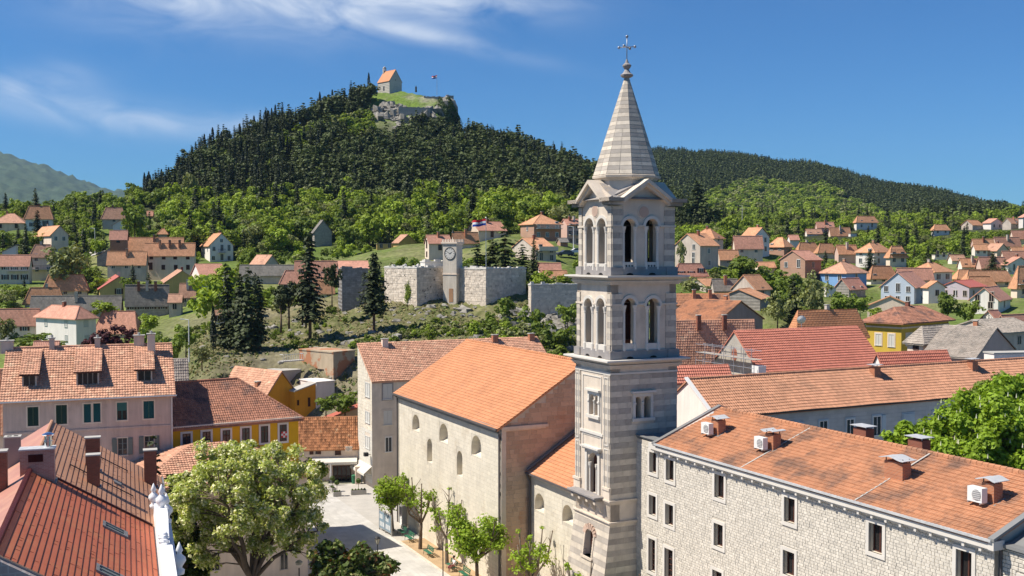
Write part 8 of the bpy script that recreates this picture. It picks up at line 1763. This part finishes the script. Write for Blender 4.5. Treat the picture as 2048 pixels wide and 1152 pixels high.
def scrub():
    rs = np.random.RandomState(33); pts = []
    for x, D, z, py, px in rnd_pts(rs, 24000, 200, 600, -300, 2350):
        if inpoly(px, py, MEADOW) and rs.rand() < .55: continue
        if 285 < px < 1440 and D > 400: continue
        s = rs.uniform(.25, .6) * (1.25 if rs.rand() < .3 else 1)
        if blocks_house(px, py - 5 * s / D * FPX, py, 3 * s / D * FPX, D): continue
        q = sin(x * .06) * cos(D * .05 + x * .02)
        if q < -.25 and rs.rand() < .6: continue
        pts.append((x, D, z - .3, s, rs.choice([0, 1, 1, 2])))
        if len(pts) > 5200: break
    wd = []; cell = {}
    for x, D, z, py, px in rnd_pts(rs, 9000, 285, 410, 300, 1180):
        s = rs.uniform(.4, 1.35)
        if inpoly(px, py, MEADOW) and rs.rand() < .8 or py > 512: continue
        if 560 < px < 900 and py > 450 and rs.rand() < .5: continue
        if blocks_house(px, py - 7.5 * s / D * FPX, py, 3 * s / D * FPX, D) or (int(x / 4), int(D / 4.5)) in cell: continue
        cell[int(x / 4), int(D / 4.5)] = 1; wd.append((x, D, z - .3, s, rs.choice([0, 1, 2, 3, 4, 5, 6, 7, 7, 0, 4, 8])))
    for p0, p1, d0, d1, n in ((-60, 560, 205, 430, 5000), (1355, 2120, 200, 620, 7000)):
        for x, D, z, py, px in rnd_pts(rs, n, d0, d1, p0, p1):
            s = rs.uniform(.35, .85)
            if inpoly(px, py, MEADOW) or (400 < px and D < 225): continue
            if blocks_house(px, py - 7.5 * s / D * FPX, py, 2.8 * s / D * FPX, D) or (int(x / 4), int(D / 4.5)) in cell or rs.rand() < .25: continue
            cell[int(x / 4), int(D / 4.5)] = 1; wd.append((x, D, z - .3, s, rs.choice([0, 1, 2, 3, 4, 5, 6, 7, 7, 4, 5, 8])))
    scatter('hillside_wood', 'bright leafy growth filling the slopes between houses, fort and dark pines', wd, BROADS + MIDS + OLIVES[:1] + DENSE[:1])
    scatter('garden_bushes', 'low bushes and hedges filling the gardens on the slopes', pts, SCRUB)
    pts = []
    for x, D, z_, py, px in rnd_pts(rs, 4000, 150, 205, 380, 1165):
        q = sin(x * .22 + 1) * cos(D * .19)
        if blocks_house(px, py - 8, py, 4, D, 4): continue
        if (q < -.1 and px < 980) or (px < 700 and rs.rand() < .7): continue
        pts.append((x, D, z_ - .2, rs.uniform(.06, .24) * (1.6 if px > 980 else 1), rs.choice([0, 1, 1, 2])))
        if len(pts) > 1100: break
    scatter('slope_shrubs', 'small green shrubs between the rocks below the fort', pts, SCRUB)
    P, N = [], []
    for _ in range(26000):
        D = rs.uniform(150, 205); px = rs.uniform(370, 1165); x = (px - 1024) / FPX * D; P.append((x, D, 0)); 
    P = np.array(P); q = np.sin(P[:, 0] * .31) * np.cos(P[:, 1] * .27 + P[:, 0] * .1); P = P[q + rs.normal(0, .35, len(P)) > -.1]; P[:, 2] = ground(P[:, 0], P[:, 1]) + .03
    N = rs.normal(size=P.shape) * .6 + (0, -.5, .6); m1 = leafmat('dry grass', (.25, .21, .10), .35, 0, .15); m2 = leafmat('green grass', (.12, .155, .04), .35, 0, .15)
    o = link('slope_grass', leafmesh('slope_grass', P, N, .30 * rs.uniform(.6, 1.4, len(P)), rs.rand(len(P)), [m1, m2], 1.8, mi=(rs.rand(len(P)) < .5).astype(int))); tag(o, 'tufts of dry and green grass on the slope below the fort', kind='stuff')
scrub()

# ------------------------------------------------------------------ the street
def street():
    G = lambda px, py: (lambda u: CAM + u * (CH / -u.z))(ray(px, py))
    cf = CHF
    # paving slabs laid in rows parallel to the church
    pave = MB(); rs = random.Random(5); L = cf
    x = -26.0
    rowsz = .55
    while x < -2.9:
        y = -42 + rs.random()
        while y < 46:
            w = rs.uniform(.7, 1.2)
            p = cf.w(x, y, 0)
            if 50 < p.y < 145: t_ = rs.random(); pave.v += [tuple(cf.w(x + .008, y + .008, .02)), tuple(cf.w(x + rowsz - .008, y + .008, .02)), tuple(cf.w(x + rowsz - .008, y + w - .008, .02)), tuple(cf.w(x + .008, y + w - .008, .02))]; n = len(pave.v); pave.f.append((n - 4, n - 3, n - 2, n - 1)); pave.m.append(0); pave.t.append(t_)
            y += w
        x += rowsz
    o = pave.build('paving_slabs', [M('pale paving slab', (.50, .475, .43), var=.10, ns=.25, tint=.07, stain=((.40, .37, .32), .2, .5, .75), bump=.05)], stuff=True); o['label'] = 'pale stone paving slabs of the street and square'
    mb = MB(); mb.face([cf.w(-60, -46, .006), cf.w(60, -46, .006), cf.w(60, 48, .006), cf.w(-60, 48, .006)]); o = mb.build('pavement', [M('paving joints', (.44, .41, .36), var=.12)]); o['kind'] = 'structure'
    mb = MB(); mb.face([cf.w(-2.7, -40, .012), cf.w(2.85, -40, .012), cf.w(2.85, 19, .012), cf.w(-2.7, 19, .012)]); o = mb.build('tree_strip', [M('ochre soil', (.42, .29, .165), var=.15, ns=.8, stain=((.28, .20, .12), .6, .5, .75))]); o['kind'] = 'structure'
    y = -40
    k_ = 0
    kerb = MB()
    while y < 19: kerb.prism([cf.w(-2.98, y, 0), cf.w(-2.7, y, 0), cf.w(-2.7, y + .98, 0), cf.w(-2.98, y + .98, 0)], (0, 0, .08)); y += 1.0
    o = kerb.build('kerb_stones', [LIME], stuff=True); o['label'] = 'pale kerb stones edging the tree strip'
    def bench(px, py, yaw, lab, person=False):
        p = G(px, py); fr = Fr((p.x, p.y, 0), yaw); t = thing('park_bench', lab, 'bench', fr, group='green slatted benches along the tree strip')
        for k in range(3): mb = MB(); mb.box(-.85, .85, -.22 + k * .15, -.10 + k * .15, .42, .455); mb.build('seat_slat', [WOODG], t)
        for k in range(3): mb = MB(); mb.box(-.85, .85, .24 + k * .03, .26 + k * .03, .55 + k * .14, .66 + k * .14); mb.build('back_slat', [WOODG], t)
        for s in (-.7, .7): mb = MB(); mb.tube((s, -.2, 0), (s, -.15, .42), .025, n=6); mb.tube((s, .28, 0), (s, .2, .42), .025, n=6); mb.tube((s, .2, .40), (s, .31, .95), .02, n=6); mb.tube((s, -.2, .40), (s, .22, .40), .02, n=6); mb.build('leg_frame', [IRON], t)
        return fr
    bench(803, 1070, -64, 'green slatted bench farthest up the street, by the notice board'); bench(818, 1082, -64, 'green slatted bench in front of the second street tree, nearer of the first pair')
    bench(856, 1112, -64, 'green slatted bench between the second and third street trees'); bf = bench(903, 1140, -64, 'green slatted bench where the person sits'); bench(928, 1156, -64, 'green slatted bench cut by the bottom edge')
    # notice board
    p = G(771, 1066); fr = Fr((p.x, p.y, 0), -60); t = thing('notice_board', 'glazed notice board with pale posters under the first street tree', 'notice board', fr)
    for s in (-1.6, 0, 1.6): mb = MB(); mb.box(s - .05, s + .05, -.06, .06, 0, 2.3); mb.build('post', [STEEL], t)
    for s in (-.8, .8):
        mb = MB(); mb.box(s - .74, s + .74, -.05, .05, .25, 2.2, 0); mb.box(s - .72, s + .72, -.058, -.051, .35, 2.1, 1); o = mb.build('panel', [STEEL, M('blue grey board', (.22, .30, .36))], t)
        for k in range(5): mb = MB(); x = s - .6 + (k % 3) * .42; z = .55 + (k // 3) * .8; mb.box(x, x + .32, -.066, -.060, z, z + .5); mb.build('poster', [M('pale paper', (.62, .64, .64))], o)
    p = G(808, 1052); fr = Fr((p.x, p.y, 0), -64); t = thing('phone_box', 'grey and white phone kiosk against the church wall', 'phone box', fr); mb = MB(); mb.box(-.45, .45, .35, .45, 0, 2.2); mb.box(-.45, -.38, -.4, .35, .3, 2.2); mb.box(.38, .45, -.4, .35, .3, 2.2); mb.box(-.48, .48, -.45, .48, 2.2, 2.32); mb.build('shell', [STEEL], t); mb = MB(); mb.box(-.2, .2, .1, .34, 1.0, 1.6); mb.build('telephone', [M('red plastic', (.4, .04, .04))], t); mb = MB(); mb.box(-.4, .4, -.35, .0, .1, 1.0); mb.build('cabinet', [FRM_W], t)
    def lamp(px, yt, D, lab, kind=0):
        p = at(px, yt, D); zt = p.z; t = thing('street_lamp', lab, 'street lamp', loc=(p.x, p.y, 0)); mb = MB(); mb.lathe((0, 0, 0), [(.14, 0), (.12, .5), (.06, .6), (.05, zt - .7)], 8); mb.build('post', [IRON], t)
        if kind == 0:
            mb = MB(); mb.lathe((0, 0, zt - .7), [(.10, 0), (.24, .5)], 4); mb.build('lantern', [M('frosted lamp glass', (.35, .33, .26), rough=.2)], t); mb = MB(); mb.lathe((0, 0, zt - .2), [(.3, 0), (.28, .06), (.1, .2)], 4)
            for k in range(4): a = k * pi / 2; mb.tube((.1 * cos(a), .1 * sin(a), zt - .7), (.25 * cos(a), .25 * sin(a), zt - .2), .02, n=4)
            mb.build('lantern_roof', [IRON], t)
        else: mb = MB(); mb.lathe((0, 0, zt - .5), [(.08, 0), (.26, .1), (.3, .3), (.12, .45)], 10); mb.build('lantern', [M('frosted lamp glass', (.35, .33, .26), rough=.2)], t)
    lamp(755, 1073, 97, 'lantern street lamp beside the loquat tree'); lamp(598, 1119, 86, 'white globed street lamp at the bottom edge left of the loquat', 1)
    p = G(886, 1158); t = thing('steel_post', 'thin dark post on the kerb in front of the third street tree', 'post', loc=(p.x, p.y, 0)); mb = MB(); mb.tube((0, 0, 0), (0, 0, 3.4), .05); mb.build('tube', [IRON], t)
    # seated person
    q = bf.w(.55, 0, 0); t = thing('person', 'person with dark hair in white shirt and dark red skirt sitting on a green bench', 'person', Fr(q, bf.yaw))
    def skin(name, verts, edges, rad, mat, root=0):
        me = bpy.data.meshes.new(name); me.from_pydata(verts, edges, []); o = link(name, me, t); o.modifiers.new('skin', 'SKIN'); 
        for i, r in enumerate(rad): me.skin_vertices[0].data[i].radius = (r, r)
        me.skin_vertices[0].data[root].use_root = True; s = o.modifiers.new('sub', 'SUBSURF'); s.levels = s.render_levels = 2; me.materials.append(mat); return o
    SK = M('skin', (.42, .24, .17), var=.05)
    def pskin(name, verts, edges, rad, mat, root=0):
        me = bpy.data.meshes.new(name); bm = bmesh.new(); vs = [bm.verts.new(v) for v in verts]; [bm.edges.new((vs[a], vs[b])) for a, b in edges]; lay = bm.verts.layers.skin.verify()
        for v, r in zip(bm.verts, rad): v[lay].radius = (r, r)
        bm.verts.ensure_lookup_table(); bm.verts[root][lay].use_root = True; bm.to_mesh(me); bm.free(); o = link(name, me, t); o.modifiers.new('skin', 'SKIN'); s = o.modifiers.new('sub', 'SUBSURF'); s.levels = s.render_levels = 2; me.materials.append(mat); return o
    V_ = [(0, .05, .52), (0, .08, .75), (0, .07, 1.0), (0, .04, 1.14), (0, .0, 1.24), (0, -.01, 1.36), (-.10, -.02, .52), (-.11, -.45, .53), (-.11, -.47, .12), (-.11, -.60, .05), (.10, -.02, .52), (.11, -.45, .53), (.11, -.47, .12), (.11, -.60, .05), (-.19, .05, 1.06), (-.25, 0, .82), (-.20, -.26, .70), (-.14, -.33, .68), (.19, .05, 1.06), (.25, 0, .82), (.20, -.26, .70), (.14, -.33, .68)]
    E_ = [(0, 1), (1, 2), (2, 3), (3, 4), (4, 5), (0, 6), (6, 7), (7, 8), (8, 9), (0, 10), (10, 11), (11, 12), (12, 13), (2, 14), (14, 15), (15, 16), (16, 17), (2, 18), (18, 19), (19, 20), (20, 21)]
    pskin('body', V_, E_, [.14, .12, .14, .07, .06, .10, .09, .065, .045, .035, .09, .065, .045, .035, .06, .045, .035, .03, .06, .045, .035, .03], SK)
    pskin('shirt', [(0, .05, .55), (0, .08, .76), (0, .07, 1.0), (0, .05, 1.09), (-.19, .05, 1.06), (-.25, .0, .86), (.19, .05, 1.06), (.25, .0, .86)], [(0, 1), (1, 2), (2, 3), (2, 4), (4, 5), (2, 6), (6, 7)], [.16, .145, .165, .09, .085, .07, .085, .07], M('white shirt', (.70, .70, .72), var=.04))
    pskin('skirt', [(0, .06, .54), (0, -.2, .54), (0, -.48, .50), (0, -.5, .34)], [(0, 1), (1, 2), (2, 3)], [.19, .19, .17, .16], M('dark red cloth', (.14, .02, .03), var=.1))
    mb = MB(); mb.blob((0, .02, 1.42), .125, 1, 0, 12, .08, (1, 1.05, 1.05)); mb.build('hair', [M('dark hair', (.02, .014, .01))], t, smooth=True)
    mb = MB(); mb.blob((0, -.085, 1.385), .075, 0, 0, 12, .02, (.95, .75, 1.2)); mb.tube((0, -.15, 1.39), (0, -.165, 1.365), .012, .016, 6); mb.build('face', [SK], t, smooth=True)
    # dark curtain of ivy and the parked cars on the lanes
    def car(px, py, D, yaw, col, lab):
        p = at(px, py, D); t = thing('parked_car', lab, 'car', Fr(p, yaw)); mt = M('car paint ' + lab[:12], col, rough=.3, var=0, spec=.6); mb = MB()
        prof = [(-2.05, .35), (-2.1, .75), (-1.75, .92), (-1.0, .98), (-.35, 1.42), (.9, 1.45), (1.65, 1.0), (2.05, .92), (2.1, .4)]; mb.prism([(x, -.82, z) for x, z in prof], (0, 1.64, 0)); mb.build('body', [mt], t)
        mb = MB(); g = [(-.92, 1.0), (-.34, 1.37), (.85, 1.40), (1.45, 1.02)]; mb.prism([(x, -.84, z) for x, z in g], (0, 1.68, 0)); mb.build('glazing', [GLASSD], t)
        for x in (-1.35, 1.35):
            for y in (-.84, .84): mb = MB(); mb.tube((x, y - .1, .33), (x, y + .1, .33), .33, n=12); mb.build('wheel', [IRON], t)
    car(178, 440, 372, 20, (.05, .06, .08), 'dark car parked on the lane above the left houses'); car(182, 500, 312, 10, (.35, .40, .46), 'silver-blue car parked beside the white lamp post'); car(1152, 508, 262, 10, (.7, .7, .7), 'white car parked left of the bell tower'); car(1130, 512, 258, 20, (.04, .04, .05), 'dark car parked beside the white car near the bell tower')
    for px, yb, yt, D, lb in ((190, 500, 457, 308, 'tall white lamp post on the left lane'), (1147, 505, 494 - 40, 262, 'white lamp post left of the bell tower'), (378, 705, 640, 166, 'lamp post on the lane left of the cypress'), (1911, 598, 575, 228, 'garden lamp post before the lilac-white house'), (1484, 478, 412, 470, 'tall thin mast on the right slope')):
        p = at(px, yb, D); zt = at(px, yt, D).z - p.z; t = thing('lamp_post', lb, 'lamp post', loc=p); mb = MB(); mb.tube((0, 0, -1.5), (0, 0, zt), .11, .07); mb.tube((0, 0, zt), (-.9, 0, zt + .15), .06); mb.box(-1.3, -.7, -.12, .12, zt + .08, zt + .2); mb.build('post', [FRM_W], t)
    for px, yb, yt, D, lb in ((1635, 340, 320, 1490, 'lattice mast on the skyline of the dark ridge'), (1827, 380, 364, 1480, 'thin radio mast on the right ridge skyline')):
        p = at(px, yb, D); zt = at(px, yt, D).z - p.z; t = thing('radio_mast', lb, 'mast', loc=p); mb = MB()
        for q in ((-1, -1), (1, -1), (0, 1)): mb.tube((q[0], q[1], -5), (q[0] * .2, q[1] * .2, zt), .22, .15, 4)
        for k in range(8): z = zt * k / 8; mb.tube((-1 + .1 * k, -1 + .1 * k, z), (1 - .1 * k, -1 + .1 * k, z + zt / 8), .15, n=4)
        mb.build('lattice', [STEEL], t)
    # lanes on the left slope
    for lb, P_ in (('pale lane climbing between the left houses', [(196, 500, 306), (205, 488, 313), (200, 478, 320), (190, 470, 326)]), ('pale lane by the upper left car', [(150, 452, 355), (172, 444, 366), (185, 439, 374), (205, 434, 380)])):
        mb = MB(); pts = [at(*q) for q in P_]
        for a, b in zip(pts, pts[1:]):
            for k in range(4):
                p, q = a.lerp(b, k / 4), a.lerp(b, (k + 1) / 4); d = Vector((-(q - p).y, (q - p).x, 0)).normalized() * 2.0; c = [p + d, p - d, q - d, q + d]; mb.face([(v.x, v.y, gz(v.x, v.y) + .25) for v in c])
        o = mb.build('lane', [M('pale lane', (.42, .40, .36))]); o['kind'] = 'structure'; o['label'] = lb
street()

# ------------------------------------------------------------------ air
def haze():
    mb = MB(); mb.box(-7000, 7000, -60, 7600, -3, 790); me = mb.mesh('haze', [])
    m = bpy.data.materials.new('thin air haze'); m.use_nodes = True; nt = m.node_tree; nt.nodes.clear()
    v = nt.nodes.new('ShaderNodeVolumePrincipled'); v.inputs['Color'].default_value = (.42, .66, 1, 1); v.inputs['Density'].default_value = HAZE; v.inputs['Anisotropy'].default_value = .0
    o = nt.nodes.new('ShaderNodeOutputMaterial'); nt.links.new(v.outputs[0], o.inputs['Volume']); me.materials.append(m)
    ob = link('haze', me); ob['kind'] = 'stuff'; ob['label'] = 'thin bluish haze in the air over the valley'
HAZE = .00004
haze()
